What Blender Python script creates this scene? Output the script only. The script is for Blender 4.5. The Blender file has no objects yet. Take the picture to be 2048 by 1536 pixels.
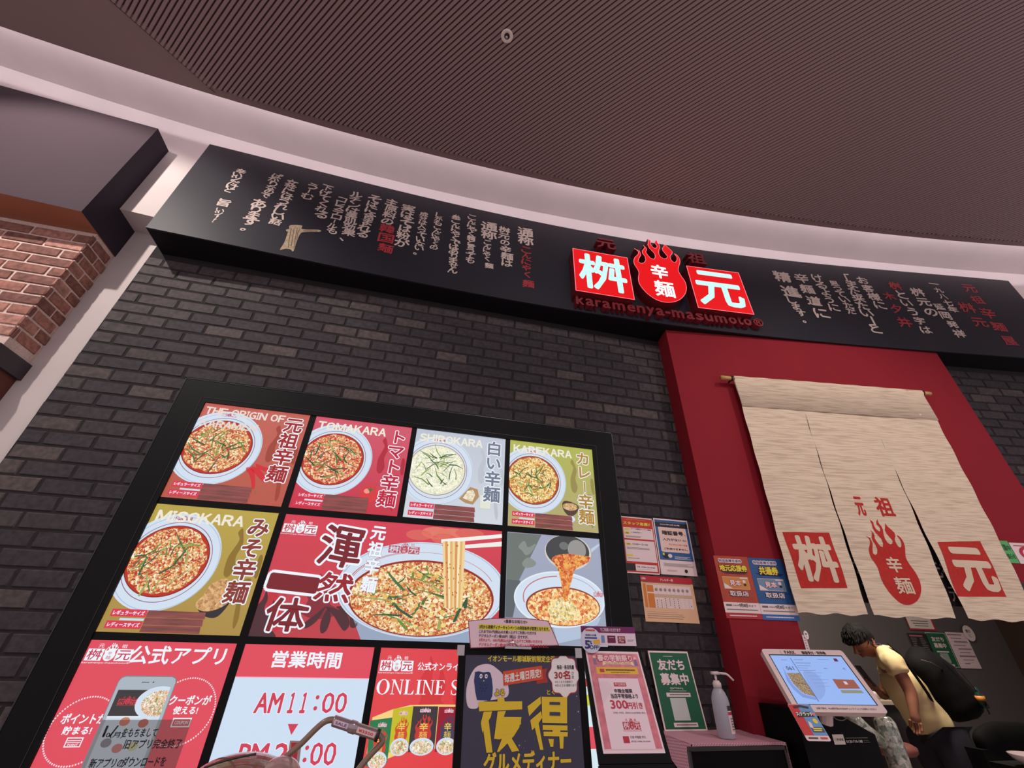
import bpy, math, random
import numpy as np
from mathutils import Vector
from mathutils.geometry import tessellate_polygon
random.seed(7)
SC = bpy.context.scene
COL = SC.collection
# ------------------------------------------------------------------ camera
FPX, PITCH, YAW, ROLL = 823.554, math.radians(31.9502), math.radians(12.2338), math.radians(1.80743)
CAM = np.array([0.0, -2.5, 1.45])
cy, sy, cp, sp, cr, sr = math.cos(YAW), math.sin(YAW), math.cos(PITCH), math.sin(PITCH), math.cos(ROLL), math.sin(ROLL)
FWD = np.array([sy*cp, cy*cp, sp]); _r = np.array([cy, -sy, 0.0]); _u = np.cross(_r, FWD)
RGT = cr*_r + sr*_u; UP = -sr*_r + cr*_u
cd = bpy.data.cameras.new('camera'); cam = bpy.data.objects.new('camera', cd); COL.objects.link(cam)
cd.sensor_fit = 'HORIZONTAL'; cd.sensor_width = 36.0; cd.lens = FPX*36.0/2048.0; cd.clip_start = 0.02
from mathutils import Matrix
cam.matrix_world = Matrix(((RGT[0], UP[0], -FWD[0], CAM[0]), (RGT[1], UP[1], -FWD[1], CAM[1]), (RGT[2], UP[2], -FWD[2], CAM[2]), (0, 0, 0, 1)))
SC.camera = cam
SC.view_settings.view_transform = 'Standard'; SC.view_settings.look = 'None'
SC.view_settings.exposure = 0.0; SC.view_settings.gamma = 1.0; SC.view_settings.use_curve_mapping = False
# ------------------------------------------------------------------ world and large lights
def lin(c): return tuple(((x/255)/12.92 if x/255 <= .04045 else ((x/255+.055)/1.055)**2.4) for x in c)
wd = bpy.data.worlds.new('hall'); SC.world = wd; wd.use_nodes = True
wd.node_tree.nodes['Background'].inputs[0].default_value = (0.485, 0.42, 0.445, 1)
wd.node_tree.nodes['Background'].inputs[1].default_value = 1.15
def light(name, kind, loc, target, power, color, size=0.3, sizey=None, angle=None, blend=0.3):
    l = bpy.data.lights.new(name, kind); l.energy = power; l.color = color
    if kind == 'AREA':
        l.size = size
        if sizey: l.shape = 'RECTANGLE'; l.size_y = sizey
    else: l.shadow_soft_size = size
    if kind == 'SPOT': l.spot_size = math.radians(angle); l.spot_blend = blend
    o = bpy.data.objects.new(name, l); COL.objects.link(o); o.location = loc
    d = Vector(target)-Vector(loc); o.rotation_euler = d.to_track_quat('-Z', 'Y').to_euler()
    return o
light('ceiling_spot_left', 'SPOT', (-2.95, -1.75, 4.86), (-2.5, 0, 2.9), 225, (1.0, .90, .84), .035, angle=92, blend=.4)
light('ceiling_spot_menu', 'SPOT', (1.0, -3.2, 4.80), (1.1, 0, 1.3), 75, (1.0, .90, .88), .15, angle=100)
light('ceiling_spot_entrance', 'SPOT', (3.0, -3.0, 4.80), (3.1, -.3, 2.0), 120, (1.0, .87, .80), .06, angle=75, blend=.8)
light('interior_light', 'AREA', (3.6, .25, 2.75), (3.9, .9, 1.2), 42, (1.0, .88, .70), .5)
# ------------------------------------------------------------------ back projection onto real planes
def ray(px, py): return RGT*(px-1024)/FPX + UP*(768-py)/FPX + FWD
def onY(px, py, Y=0.0):
    d = ray(px, py); return CAM + d*(Y-CAM[1])/d[1]
def onZ(px, py, Z):
    d = ray(px, py); return CAM + d*(Z-CAM[2])/d[2]
def onP(px, py, o, n):
    d = ray(px, py); return CAM + d*(np.dot(np.array(o)-CAM, n)/np.dot(d, n))
def crop(x, y, s): return lambda X, Y: (x+X*s, y+Y*s)
# ------------------------------------------------------------------ materials
MATS = {}
def nodes(name):
    m = bpy.data.materials.new(name); m.use_nodes = True; nt = m.node_tree
    return m, nt, nt.nodes['Principled BSDF']
def mat(name, rgb, rough=0.6, metal=0.0, noise=0.0, scale=30, bump=0.0, spec=0.5, alpha=1.0, trans=0.0, coat=0.0, raw=False):
    if name in MATS: return MATS[name]
    m, nt, b = nodes(name)
    c = rgb if raw else lin(rgb)
    b.inputs['Base Color'].default_value = (*c, 1); b.inputs['Roughness'].default_value = rough
    b.inputs['Metallic'].default_value = metal; b.inputs['Specular IOR Level'].default_value = spec
    b.inputs['Alpha'].default_value = alpha; b.inputs['Transmission Weight'].default_value = trans
    b.inputs['Coat Weight'].default_value = coat
    tc = nt.nodes.new('ShaderNodeTexCoord')
    n = nt.nodes.new('ShaderNodeTexNoise'); n.inputs['Scale'].default_value = scale; n.inputs['Detail'].default_value = 5
    nt.links.new(tc.outputs['Object'], n.inputs['Vector'])
    if noise > 0:
        r = nt.nodes.new('ShaderNodeValToRGB')
        r.color_ramp.elements[0].color = (*[x*(1-noise) for x in c], 1); r.color_ramp.elements[0].position = .3
        r.color_ramp.elements[1].color = (*[min(1, x*(1+noise)) for x in c], 1); r.color_ramp.elements[1].position = .7
        nt.links.new(n.outputs['Fac'], r.inputs['Fac']); nt.links.new(r.outputs['Color'], b.inputs['Base Color'])
    if bump > 0:
        bp = nt.nodes.new('ShaderNodeBump'); bp.inputs['Strength'].default_value = bump; bp.inputs['Distance'].default_value = .01
        nt.links.new(n.outputs['Fac'], bp.inputs['Height']); nt.links.new(bp.outputs['Normal'], b.inputs['Normal'])
    MATS[name] = m; return m
def glow(rgb, strength=1.0, sample=False):
    """backlit film or screen of one colour (it gives off light)"""
    k = 'glow_%d_%d_%d_%.2f%d' % (*rgb, strength, sample)
    if k in MATS: return MATS[k]
    m, nt, b = nodes(k)
    b.inputs['Base Color'].default_value = (.02, .02, .02, 1); b.inputs['Roughness'].default_value = .35
    b.inputs['Specular IOR Level'].default_value = .25
    b.inputs['Emission Color'].default_value = (*lin(rgb), 1); b.inputs['Emission Strength'].default_value = strength
    try: m.cycles.emission_sampling = 'AUTO' if sample else 'NONE'
    except Exception: pass
    MATS[k] = m; return m
def glow_grad(name, c0, c1, z0, z1, sample=True):
    """printed backlit film whose own colour runs from c0 (low) to c1 (high)"""
    if name in MATS: return MATS[name]
    m, nt, b = nodes(name); b.inputs['Base Color'].default_value = (.02, .02, .02, 1); b.inputs['Roughness'].default_value = .35
    tc = nt.nodes.new('ShaderNodeTexCoord'); s = nt.nodes.new('ShaderNodeSeparateXYZ'); mr = nt.nodes.new('ShaderNodeMapRange')
    nt.links.new(tc.outputs['Object'], s.inputs[0]); nt.links.new(s.outputs[2], mr.inputs[0])
    mr.inputs[1].default_value = z0; mr.inputs[2].default_value = z1
    r = nt.nodes.new('ShaderNodeValToRGB'); nt.links.new(mr.outputs[0], r.inputs[0])
    r.color_ramp.elements[0].color = (*lin(c0), 1); r.color_ramp.elements[1].color = (*lin(c1), 1)
    nt.links.new(r.outputs[0], b.inputs['Emission Color']); b.inputs['Emission Strength'].default_value = 1
    try: m.cycles.emission_sampling = 'AUTO' if sample else 'NONE'
    except Exception: pass
    MATS[name] = m; return m
def food(name, cols, scale=60, lit=True, bright=1.0):
    """printed picture of soup, noodles and minced meat"""
    if name in MATS: return MATS[name]
    m, nt, b = nodes(name)
    tc = nt.nodes.new('ShaderNodeTexCoord'); n = nt.nodes.new('ShaderNodeTexNoise'); n.inputs['Scale'].default_value = scale*.8
    n.inputs['Detail'].default_value = 3; n.inputs['Distortion'].default_value = 2.2
    nt.links.new(tc.outputs['Object'], n.inputs['Vector'])
    v = nt.nodes.new('ShaderNodeTexVoronoi'); v.inputs['Scale'].default_value = scale*1.5; v.inputs['Randomness'].default_value = 1
    mx = nt.nodes.new('ShaderNodeVectorMath'); mx.operation = 'ADD'
    sc = nt.nodes.new('ShaderNodeVectorMath'); sc.operation = 'SCALE'; sc.inputs['Scale'].default_value = .02
    nt.links.new(n.outputs['Color'], sc.inputs[0]); nt.links.new(tc.outputs['Object'], mx.inputs[0]); nt.links.new(sc.outputs[0], mx.inputs[1])
    nt.links.new(mx.outputs[0], v.inputs['Vector'])
    sep = nt.nodes.new('ShaderNodeSeparateColor'); nt.links.new(v.outputs['Color'], sep.inputs[0])
    mt = nt.nodes.new('ShaderNodeMath'); mt.operation = 'MULTIPLY_ADD'; mt.inputs[1].default_value = .55
    nt.links.new(sep.outputs[0], mt.inputs[0])
    m2 = nt.nodes.new('ShaderNodeMath'); m2.operation = 'MULTIPLY'; m2.inputs[1].default_value = .55
    nt.links.new(n.outputs['Fac'], m2.inputs[0]); nt.links.new(m2.outputs[0], mt.inputs[2])
    r = nt.nodes.new('ShaderNodeValToRGB'); nt.links.new(mt.outputs[0], r.inputs[0])
    els = r.color_ramp.elements
    pos = np.linspace(.18, .78, len(cols))
    els[0].position = pos[0]; els[0].color = (*lin(cols[0]), 1); els[1].position = pos[-1]; els[1].color = (*lin(cols[-1]), 1)
    for p, c in zip(pos[1:-1], cols[1:-1]):
        e = els.new(p); e.color = (*lin(c), 1)
    if lit:
        b.inputs['Base Color'].default_value = (.02, .02, .02, 1)
        nt.links.new(r.outputs[0], b.inputs['Emission Color']); b.inputs['Emission Strength'].default_value = bright
        try: m.cycles.emission_sampling = 'NONE'
        except Exception: pass
    else: nt.links.new(r.outputs[0], b.inputs['Base Color'])
    MATS[name] = m; return m
def paper(rgb, rough=.5):
    rgb = tuple(min(252, int(c*1.09)) for c in rgb)
    return mat('paper_%d_%d_%d' % tuple(rgb), rgb, rough)
# ------------------------------------------------------------------ object helpers
def empty(name, loc=(0, 0, 0), label=None, cat=None, group=None, kind=None):
    o = bpy.data.objects.new(name, None); COL.objects.link(o); o.location = [float(v) for v in loc]; o.empty_display_size = .05
    if label: o['label'] = label
    if cat: o['category'] = cat
    if group: o['group'] = group
    if kind: o['kind'] = kind
    return o
def tag(o, label=None, cat=None, group=None, kind=None):
    if label: o['label'] = label
    if cat: o['category'] = cat
    if group: o['group'] = group
    if kind: o['kind'] = kind
    return o
def world_loc(o):
    v = Vector((0, 0, 0))
    while o: v = v + o.location; o = o.parent
    return v
class MB:
    def __init__(s): s.v = []; s.f = []; s.m = []; s.mats = []
    def mi(s, m):
        if m not in s.mats: s.mats.append(m)
        return s.mats.index(m)
    def add(s, vs, fs, m):
        b = len(s.v); s.v += [tuple(float(c) for c in v) for v in vs]; i = s.mi(m)
        for f in fs: s.f.append([b+k for k in f]); s.m.append(i)
    def poly(s, pts, m):
        """flat, possibly concave polygon of 3D points"""
        if len(pts) < 3: return
        if len(pts) <= 4 and True:
            s.add(pts, [list(range(len(pts)))], m); return
        tri = tessellate_polygon([[Vector(p) for p in pts]]); s.add(pts, [list(t) for t in tri], m)
    def box(s, a, b, m):
        (x0, y0, z0), (x1, y1, z1) = a, b
        v = [(x0, y0, z0), (x1, y0, z0), (x1, y1, z0), (x0, y1, z0), (x0, y0, z1), (x1, y0, z1), (x1, y1, z1), (x0, y1, z1)]
        s.add(v, [(0, 3, 2, 1), (4, 5, 6, 7), (0, 1, 5, 4), (1, 2, 6, 5), (2, 3, 7, 6), (3, 0, 4, 7)], m)
    def hexa(s, p, m):
        """8 corner points: bottom loop of 4, top loop of 4"""
        s.add(p, [(0, 3, 2, 1), (4, 5, 6, 7), (0, 1, 5, 4), (1, 2, 6, 5), (2, 3, 7, 6), (3, 0, 4, 7)], m)
    def slab(s, pts, n, t, m, mside=None):
        """extrude a planar outline pts by thickness t away along -n (n points to the viewer)"""
        n = np.array(n); P = [np.array(p) for p in pts]; B = [p-n*t for p in P]
        s.poly(P, m); s.poly(B[::-1], mside or m)
        k = len(P)
        for i in range(k):
            j = (i+1) % k; s.add([P[i], B[i], B[j], P[j]], [(0, 1, 2, 3)], mside or m)
    def tube(s, pts, r, m, seg=10, caps=True, r2=None):
        pts = [Vector([float(c) for c in p]) for p in pts]; n = len(pts); rs = r if isinstance(r, (list, tuple)) else [r]*n
        rings = []; prev = None
        for i, p in enumerate(pts):
            d = (pts[min(i+1, n-1)]-pts[max(i-1, 0)]).normalized()
            if prev is None: a = d.orthogonal().normalized()
            else: a = (prev - d*prev.dot(d)).normalized()
            prev = a; b = d.cross(a)
            rings.append([p+(a*math.cos(t)+b*math.sin(t))*rs[i] for t in [2*math.pi*k/seg for k in range(seg)]])
        vs = [v for R in rings for v in R]; fs = []
        for i in range(n-1):
            for k in range(seg):
                fs.append((i*seg+k, i*seg+(k+1) % seg, (i+1)*seg+(k+1) % seg, (i+1)*seg+k))
        if caps: fs.append(tuple(range(seg-1, -1, -1))); fs.append(tuple((n-1)*seg+k for k in range(seg)))
        s.add(vs, fs, m)
    def lathe(s, prof, c, m, seg=28, axis=(0, 0, 1)):
        ax = Vector(axis).normalized(); a = ax.orthogonal().normalized(); b = ax.cross(a); c = Vector([float(x) for x in c]); vs = []
        for (r, h) in prof:
            for k in range(seg):
                t = 2*math.pi*k/seg; vs.append(c+ax*h+(a*math.cos(t)+b*math.sin(t))*r)
        fs = []
        for i in range(len(prof)-1):
            for k in range(seg): fs.append((i*seg+k, i*seg+(k+1) % seg, (i+1)*seg+(k+1) % seg, (i+1)*seg+k))
        fs.append(tuple(range(seg-1, -1, -1))); fs.append(tuple((len(prof)-1)*seg+k for k in range(seg)))
        s.add(vs, fs, m)
    def build(s, name, parent=None, smooth=False):
        me = bpy.data.meshes.new(name)
        off = world_loc(parent) if parent else Vector((0, 0, 0))
        if s.v:
            A = np.array(s.v)-np.array(off); me.from_pydata(A.tolist(), [], s.f)
        for m in s.mats: me.materials.append(m)
        if s.m: me.polygons.foreach_set('material_index', s.m)
        if smooth: me.polygons.foreach_set('use_smooth', [True]*len(s.f))
        me.update()
        if name in ('fascia_panel', 'edge_trim'):
            import bmesh
            bm = bmesh.new(); bm.from_mesh(me); bmesh.ops.remove_doubles(bm, verts=bm.verts, dist=.0004); bm.to_mesh(me); bm.free()
        o = bpy.data.objects.new(name, me); COL.objects.link(o)
        if parent: o.parent = parent
        return o
def struct(mb, name, parent=None):
    o = mb.build(name, parent)
    if not parent: o['kind'] = 'structure'
    return o
def catmull(pts, n=6, closed=True):
    P = [np.array(p, float) for p in pts]; k = len(P); out = []
    rng = range(k) if closed else range(k-1)
    for i in rng:
        g = (lambda j: P[j % k]) if closed else (lambda j: P[min(max(j, 0), k-1)])
        p0, p1, p2, p3 = g(i-1), g(i), g(i+1), g(i+2)
        for t in np.linspace(0, 1, n, endpoint=False):
            out.append(.5*((2*p1)+(-p0+p2)*t+(2*p0-5*p1+4*p2-p3)*t*t+(-p0+3*p1-3*p2+p3)*t**3))
    if not closed: out.append(P[-1])
    return out
def clip(pts, x0, y0, x1, y1):
    def cl(P, inside, inter):
        o = []
        for i in range(len(P)):
            a, b = P[i-1], P[i]
            if inside(b):
                if not inside(a): o.append(inter(a, b))
                o.append(b)
            elif inside(a): o.append(inter(a, b))
        return o
    P = [tuple(p) for p in pts]
    for ax, v, sg in ((0, x0, 1), (0, x1, -1), (1, y0, 1), (1, y1, -1)):
        if not P: return P
        ins = lambda p: sg*(p[ax]-v) >= 0
        def it(a, b):
            t = (v-a[ax])/(b[ax]-a[ax]); return (a[0]+(b[0]-a[0])*t, a[1]+(b[1]-a[1])*t)
        P = cl(P, ins, it)
    return P
# ------------------------------------------------------------------ lettering
def wide(s): return ''.join(chr(ord(c)+0xFEE0) if 33 <= ord(c) < 127 else c for c in s)
_G = {}
def strmesh(body):
    if body in _G: return _G[body]
    cu = bpy.data.curves.new('t', 'FONT'); cu.body = body; cu.resolution_u = 2
    o = bpy.data.objects.new('t', cu); COL.objects.link(o)
    dg = bpy.context.evaluated_depsgraph_get(); me = bpy.data.meshes.new_from_object(o.evaluated_get(dg))
    v = np.array([(a.co.x, a.co.y) for a in me.vertices]) if len(me.vertices) else np.zeros((0, 2))
    f = [list(p.vertices) for p in me.polygons]
    bpy.data.meshes.remove(me); bpy.data.objects.remove(o); bpy.data.curves.remove(cu)
    _G[body] = (v, f); return _G[body]
def cellbox():
    v, f = strmesh('国'); a, b = v.min(0), v.max(0); pad = (b-a)*.04; return a-pad, b+pad
def refined(W, f, ml):
    W = [tuple(p) for p in W]; T = [list(t) for t in f]; out = []
    for _ in range(7):
        cache = {}; nxt = []; ch = False
        def mid(a, b):
            k = (min(a, b), max(a, b))
            if k not in cache: cache[k] = len(W); W.append(((W[a][0]+W[b][0])/2, (W[a][1]+W[b][1])/2))
            return cache[k]
        for t in T:
            L = [math.dist(W[t[i]], W[t[(i+1) % 3]]) for i in range(3)]; i = L.index(max(L))
            if L[i] > ml: a, b, c = t[i], t[(i+1) % 3], t[(i+2) % 3]; m_ = mid(a, b); nxt += [[a, m_, c], [m_, b, c]]; ch = True
            else: nxt.append(t)
        T = nxt
        if not ch: break
    return np.array(W), T
DIR8 = [(math.cos(t), math.sin(t)) for t in [k*math.pi/4 for k in range(8)]]
def place_str(mb, mp, body, x0, y0, x1, y1, m, lift=1, bold=0.0, cell=False, shear=0.0, rot=0.0, natural=False, wob=0.0, refine=0):
    """fit a string's outline into the box x0..x1, y0..y1 of a surface; mp maps (x, y, lift) to 3D"""
    v, f = strmesh(body)
    if len(v) == 0: return
    if cell: a, b = cellbox()
    else: a, b = v.min(0), v.max(0)
    if cell == 'fill':
        g0, g1 = v.min(0), v.max(0); cs = b-a; gs = g1-g0; q = min(1.45, .96/max(gs[0]/cs[0], gs[1]/cs[1])); small = max(gs/cs) < .42; q = 1.15 if small else q
        if not small: c_ = (g0+g1)/2; h_ = cs/q/2; a, b = c_-h_, c_+h_
    u = (v-a)/np.maximum(b-a, 1e-6)
    W = np.stack([x0+u[:, 0]*(x1-x0), y0+u[:, 1]*(y1-y0)], 1)
    if wob:
        h = (y1-y0); W = W + wob*h*np.stack([np.sin(W[:, 1]/h*7.0+x0*31), np.sin(W[:, 0]/h*6.0+y0*17)], 1)
    if rot:
        c = np.array([(x0+x1)/2, (y0+y1)/2]); R = np.array([[math.cos(rot), -math.sin(rot)], [math.sin(rot), math.cos(rot)]]); W = (W-c)@R.T+c
    if shear: W[:, 0] += (W[:, 1]-y0)*shear
    h = (y1-y0)
    offs = [(0, 0)] if bold <= 0 else [(dx*bold*h, dy*bold*h) for dx, dy in DIR8]
    if refine: W, f = refined(W, f, refine)
    if bold > .05: offs = [(math.cos(t)*bold*h, math.sin(t)*bold*h) for t in [q_*math.pi/8 for q_ in range(16)]]
    for k, (ox, oy) in enumerate(offs): mb.add([mp(p[0]+ox, p[1]+oy, lift+k*.05) for p in W], f, m)
def outlined(mb, mp, body, x0, y0, x1, y1, m, mo, lift=1, bold=.02, out=.07, **k):
    place_str(mb, mp, body, x0, y0, x1, y1, mo, lift, bold=out, **k); place_str(mb, mp, body, x0, y0, x1, y1, m, lift+1, bold=bold, **k)
LIFT = .0005
def cond(S, mb, word, u0, v0, u1, v1, m, l, bold=.05):
    """condensed bold capitals set letter by letter"""
    wt = {'I': .30, 'M': 1.22, ' ': .40, 'O': 1.05, 'N': 1.05}; ws = [wt.get(c, .95) for c in word]; gap = .16; tot = sum(ws)+gap*(len(word)-1); k = (u1-u0)/tot; x = u0
    for c, w in zip(word, ws):
        if c != ' ': place_str(mb, S.mp, wide(c), x*S.w, v0*S.h, (x+w*k)*S.w, v1*S.h, m, l, bold=bold)
        x += (w+gap)*k
class Sheet:
    """a flat printed surface: origin o (lower left), unit axes ax (right) and az (up), size w x h, facing n"""
    def __init__(s, o, ax, az, w, h):
        s.o = np.array(o, float); s.ax = np.array(ax, float); s.az = np.array(az, float); s.w = w; s.h = h
        s.n = np.cross(s.ax, s.az); s.n /= np.linalg.norm(s.n)
    def mp(s, x, y, l=0): return s.o+s.ax*x+s.az*y+s.n*(l*LIFT)
    def uvmp(s, u, v, l=0): return s.mp(u*s.w, v*s.h, l)
    def loc(s, p):
        q = onP(p[0], p[1], s.o, s.n)-s.o; return (float(np.dot(q, s.ax)), float(np.dot(q, s.az)))
    def box(s, a, b):
        (xa, ya), (xb, yb) = s.loc(a), s.loc(b); return min(xa, xb), min(ya, yb), max(xa, xb), max(ya, yb)
    def rect(s, mb, a, b, m, l=1):
        x0, y0, x1, y1 = s.box(a, b); mb.poly([s.mp(x0, y0, l), s.mp(x1, y0, l), s.mp(x1, y1, l), s.mp(x0, y1, l)], m)
    def urect(s, mb, u0, v0, u1, v1, m, l=1): mb.poly([s.uvmp(u0, v0, l), s.uvmp(u1, v0, l), s.uvmp(u1, v1, l), s.uvmp(u0, v1, l)], m)
    def quad(s, mb, pts, m, l=1): mb.poly([s.mp(*s.loc(p), l) for p in pts], m)
    def shape(s, mb, pts, m, l=1, uv=False, cl=True, smooth=0):
        P = [(p[0]*s.w, p[1]*s.h) if uv else s.loc(p) for p in pts]
        if smooth: P = catmull(P, smooth)
        if cl: P = clip(P, 0, 0, s.w, s.h)
        if len(P) > 2: mb.poly([s.mp(x, y, l) for x, y in P], m)
    def ell(s, mb, u, v, ru, rv, m, l=1, n=40, cl=True):
        s.shape(mb, [(u+ru*math.cos(t), v+rv*math.sin(t)) for t in np.linspace(0, 2*math.pi, n, endpoint=False)], m, l, True, cl)
    def ring(s, mb, u, v, ru, rv, wd, m, l=1, n=40, a0=0, a1=2*math.pi, cl=True):
        T = np.linspace(a0, a1, n)
        for i in range(n-1):
            a, b = T[i], T[i+1]
            s.shape(mb, [(u+ru*math.cos(a), v+rv*math.sin(a)), (u+ru*math.cos(b), v+rv*math.sin(b)), (u+(ru-wd)*math.cos(b), v+(rv-wd)*math.sin(b)), (u+(ru-wd)*math.cos(a), v+(rv-wd)*math.sin(a))], m, l, True, cl)
    def text(s, mb, body, a, b, m, l=2, out=None, outw=.07, **k):
        x0, y0, x1, y1 = s.box(a, b)
        if out: outlined(mb, s.mp, body, x0, y0, x1, y1, m, out, l, k.pop('bold', .02), outw, **k)
        else: place_str(mb, s.mp, body, x0, y0, x1, y1, m, l, **k)
    def utext(s, mb, body, u0, v0, u1, v1, m, l=2, out=None, outw=.07, **k):
        a = (u0*s.w, v0*s.h, u1*s.w, v1*s.h)
        if out: outlined(mb, s.mp, body, *a, m, out, l, k.pop('bold', .02), outw, **k)
        else: place_str(mb, s.mp, body, *a, m, l, **k)
    def vtext(s, mb, body, u0, v1, u1, v0, m, l=2, **k):
        """vertical writing from the top v1 down to v0"""
        n = len(body); st = (v1-v0)/n
        for i, ch in enumerate(body):
            t = v1-st*i
            if ch == 'ー':
                w = (u1-u0); s.urect(mb, u0+w*.42, t-st*.9, u0+w*.58, t-st*.1, k.get('out') or m, l); s.urect(mb, u0+w*.45, t-st*.86, u0+w*.55, t-st*.14, m, l+1); continue
            s.utext(mb, ch, u0, t-st*.97, u1, t-st*.03, m, l, cell=True, **k)
    def lines(s, mb, a, b, n, m, l=2, frac=.45, seed=0):
        """rows of print too small to read"""
        x0, y0, x1, y1 = s.box(a, b); rs = random.Random(seed); st = (y1-y0)/n
        for i in range(n):
            y = y1-st*(i+.5); x = x0; e = x0+(x1-x0)*rs.uniform(.7, 1)
            while x < e:
                w = min(e-x, st*rs.uniform(.8, 2.2)); mb.poly([s.mp(x, y-st*frac/2, l), s.mp(x+w, y-st*frac/2, l), s.mp(x+w, y+st*frac/2, l), s.mp(x, y+st*frac/2, l)], m); x += w+st*.18
def ysheet(p0, p1, Y):
    a, b = onY(*p0, Y), onY(*p1, Y)
    return Sheet((min(a[0], b[0]), Y, min(a[2], b[2])), (1, 0, 0), (0, 0, 1), abs(a[0]-b[0]), abs(a[2]-b[2]))
# the flaming gourd outline, normalised to its own box
cE = crop(1100, 450, .24414)
GOURD = [(688,182),(735,205),(745,238),(727,268),(722,290),(745,305),(770,300),(783,280),(775,250),(755,225),(752,205),(765,190),(775,178),(765,160),(790,185),(793,200),(785,215),(800,240),(825,268),(850,278),(862,262),(858,235),(835,210),(812,185),(800,160),(805,135),(800,108),(828,130),(824,150),(835,172),(855,188),(870,190),(878,175),(868,160),(855,148),(862,133),(880,122),(880,137),(885,150),(900,170),(902,190),(893,215),(895,240),(910,265),(935,280),(955,278),(965,265),(945,240),(925,215),(920,195),(930,183),(945,160),(957,180),(985,205),(1006,228),(1005,245),(990,260),(990,280),(1005,305),(1025,315),(1040,300),(1040,275),(1020,245),(1047,260),(1066,290),(1070,320),(1060,350),(1056,385),(1080,430),(1110,475),(1124,530),(1110,580),(1070,620),(1010,638),(940,635),(870,610),(800,560),(750,505),(725,460),(720,420),(725,380),(710,345),(690,315),(682,285),(690,255),(718,230),(718,205)]
_g = np.array([onY(*cE(*p), -.3)[[0, 2]] for p in GOURD]); _a, _b = _g.min(0), _g.max(0)
GN = (_g-_a)/(_b-_a); GN = np.array([GN[0]]+[p for i in range(len(GN)) for p in ([GN[i]] if i < 55 else list(catmull([GN[(i-1) % len(GN)], GN[i], GN[(i+1) % len(GN)], GN[(i+2) % len(GN)]], 3, False))[3:6])][1:])
def gourd(mb, mp, x0, y0, x1, y1, m, l=1, refine=0):
    P = [(x0+u*(x1-x0), y0+v*(y1-y0)) for u, v in GN]; tri = [list(t) for t in tessellate_polygon([[Vector((x, y, 0)) for x, y in P]])]
    if refine: P, tri = refined(P, tri, refine)
    mb.add([mp(x, y, l) for x, y in P], tri, m)
def logo(mb, mp, x0, y0, x1, y1, mA, mB, l=2, sub=True):
    """the shop's mark: two squares with a flaming gourd between, small characters above, romaji beneath. mA ground, mB characters"""
    w, h = x1-x0, y1-y0; X = lambda u: x0+u*w; Y = lambda v: y0+v*h
    def r(u0, v0, u1, v1, m, q): mb.poly([mp(X(u0), Y(v0), q), mp(X(u1), Y(v0), q), mp(X(u1), Y(v1), q), mp(X(u0), Y(v1), q)], m)
    r(.02, .15, .36, .70, mA, l); r(.64, .15, .98, .70, mA, l)
    place_str(mb, mp, '桝', X(.05), Y(.19), X(.33), Y(.66), mB, l+1, bold=.02); place_str(mb, mp, '元', X(.67), Y(.20), X(.95), Y(.64), mB, l+1, bold=.02)
    gourd(mb, mp, X(.375), Y(.14), X(.625), Y(1.0), mA, l)
    place_str(mb, mp, '辛', X(.455), Y(.43), X(.545), Y(.58), mB, l+1); place_str(mb, mp, '麺', X(.45), Y(.22), X(.55), Y(.39), mB, l+1)
    place_str(mb, mp, '元', X(.20), Y(.75), X(.32), Y(.93), mA, l); place_str(mb, mp, '祖', X(.69), Y(.75), X(.81), Y(.93), mA, l)
    if sub: place_str(mb, mp, 'karamenya-masumoto®', X(0), Y(0), X(1), Y(.11), mA, l)
# ================================================================== LARGE STRUCTURE
def km(px, py):
    d = ray(px, py); return d[2]/d[1], d[0]/d[1]
def plan(pts, H, deg=4):
    """plan curve Y(X) of a horizontal edge at height H, with straight run-out at both ends"""
    X, Y = [], []
    for p in pts:
        k, m = km(*p); D = (H-1.45)/k; X.append(m*D); Y.append(D-2.5)
    c = np.polyfit(X, Y, deg); a, b = min(X), max(X); dc = np.polyder(c)
    def f(x):
        if x < a: return float(np.polyval(c, a)+np.polyval(dc, a)*(x-a))
        if x > b: return float(np.polyval(c, b)+np.polyval(dc, b)*(x-b))
        return float(np.polyval(c, x))
    return f
FB = [(290,455),(400,478),(500,497),(600,518),(700,539),(800,558),(900,578),(1000,597),(1100,614),(1200,629),(1300,645),(1400,657),(1500,668.6),(1600,680),(1800,697),(2048,717)]
FT = [(422,289),(500,307),(600,333),(700,357),(800,381),(900,407),(1000,429),(1100,450),(1200,466),(1350,492),(1500,512),(1700,533),(1850,547),(2019,561)]
def plan2():
    X, Y = [], []
    for L, H in ((FB, 3.71), (FT, 4.732)):
        for p in L:
            k, m = km(*p); D = (H-1.45)/k; X.append(m*D); Y.append(D-2.5)
    c = np.polyfit(X, Y, 4); dc = np.polyder(c)
    return lambda x: float(np.polyval(c, min(x, 5.6))+(np.polyval(dc, 5.6)*(x-5.6) if x > 5.6 else 0))
fF = plan2()
fW = plan([(0,132),(150,178),(350,243),(500,288),(700,338),(900,387),(1200,449),(1500,494),(1800,529),(2020,547)], 5.13, 3)
fC = plan([(0,56),(200,118),(400,178),(600,236),(800,297),(1000,343),(1200,386),(1400,418),(1600,446),(1800,470),(2048,494)], 4.95, 3)
ZF0, ZF1, ZT, ZC = 3.71, 4.732, 5.13, 4.95
cream = mat('cream_paint', (212, 200, 198), .8, noise=.04, scale=3)
darkceil = mat('brown_ceiling_paint', (148, 124, 121), .7)
darkgap = mat('ceiling_backing', (80, 60, 58), .9)
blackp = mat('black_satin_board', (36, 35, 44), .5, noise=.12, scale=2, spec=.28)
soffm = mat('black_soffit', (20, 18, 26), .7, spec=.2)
# floor
mb = MB(); mb.box((-8, -4.2, -.1), (9, 3, 0), mat('floor_tile', (190, 172, 160), .35, noise=.1, scale=2)); struct(mb, 'floor')
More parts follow.
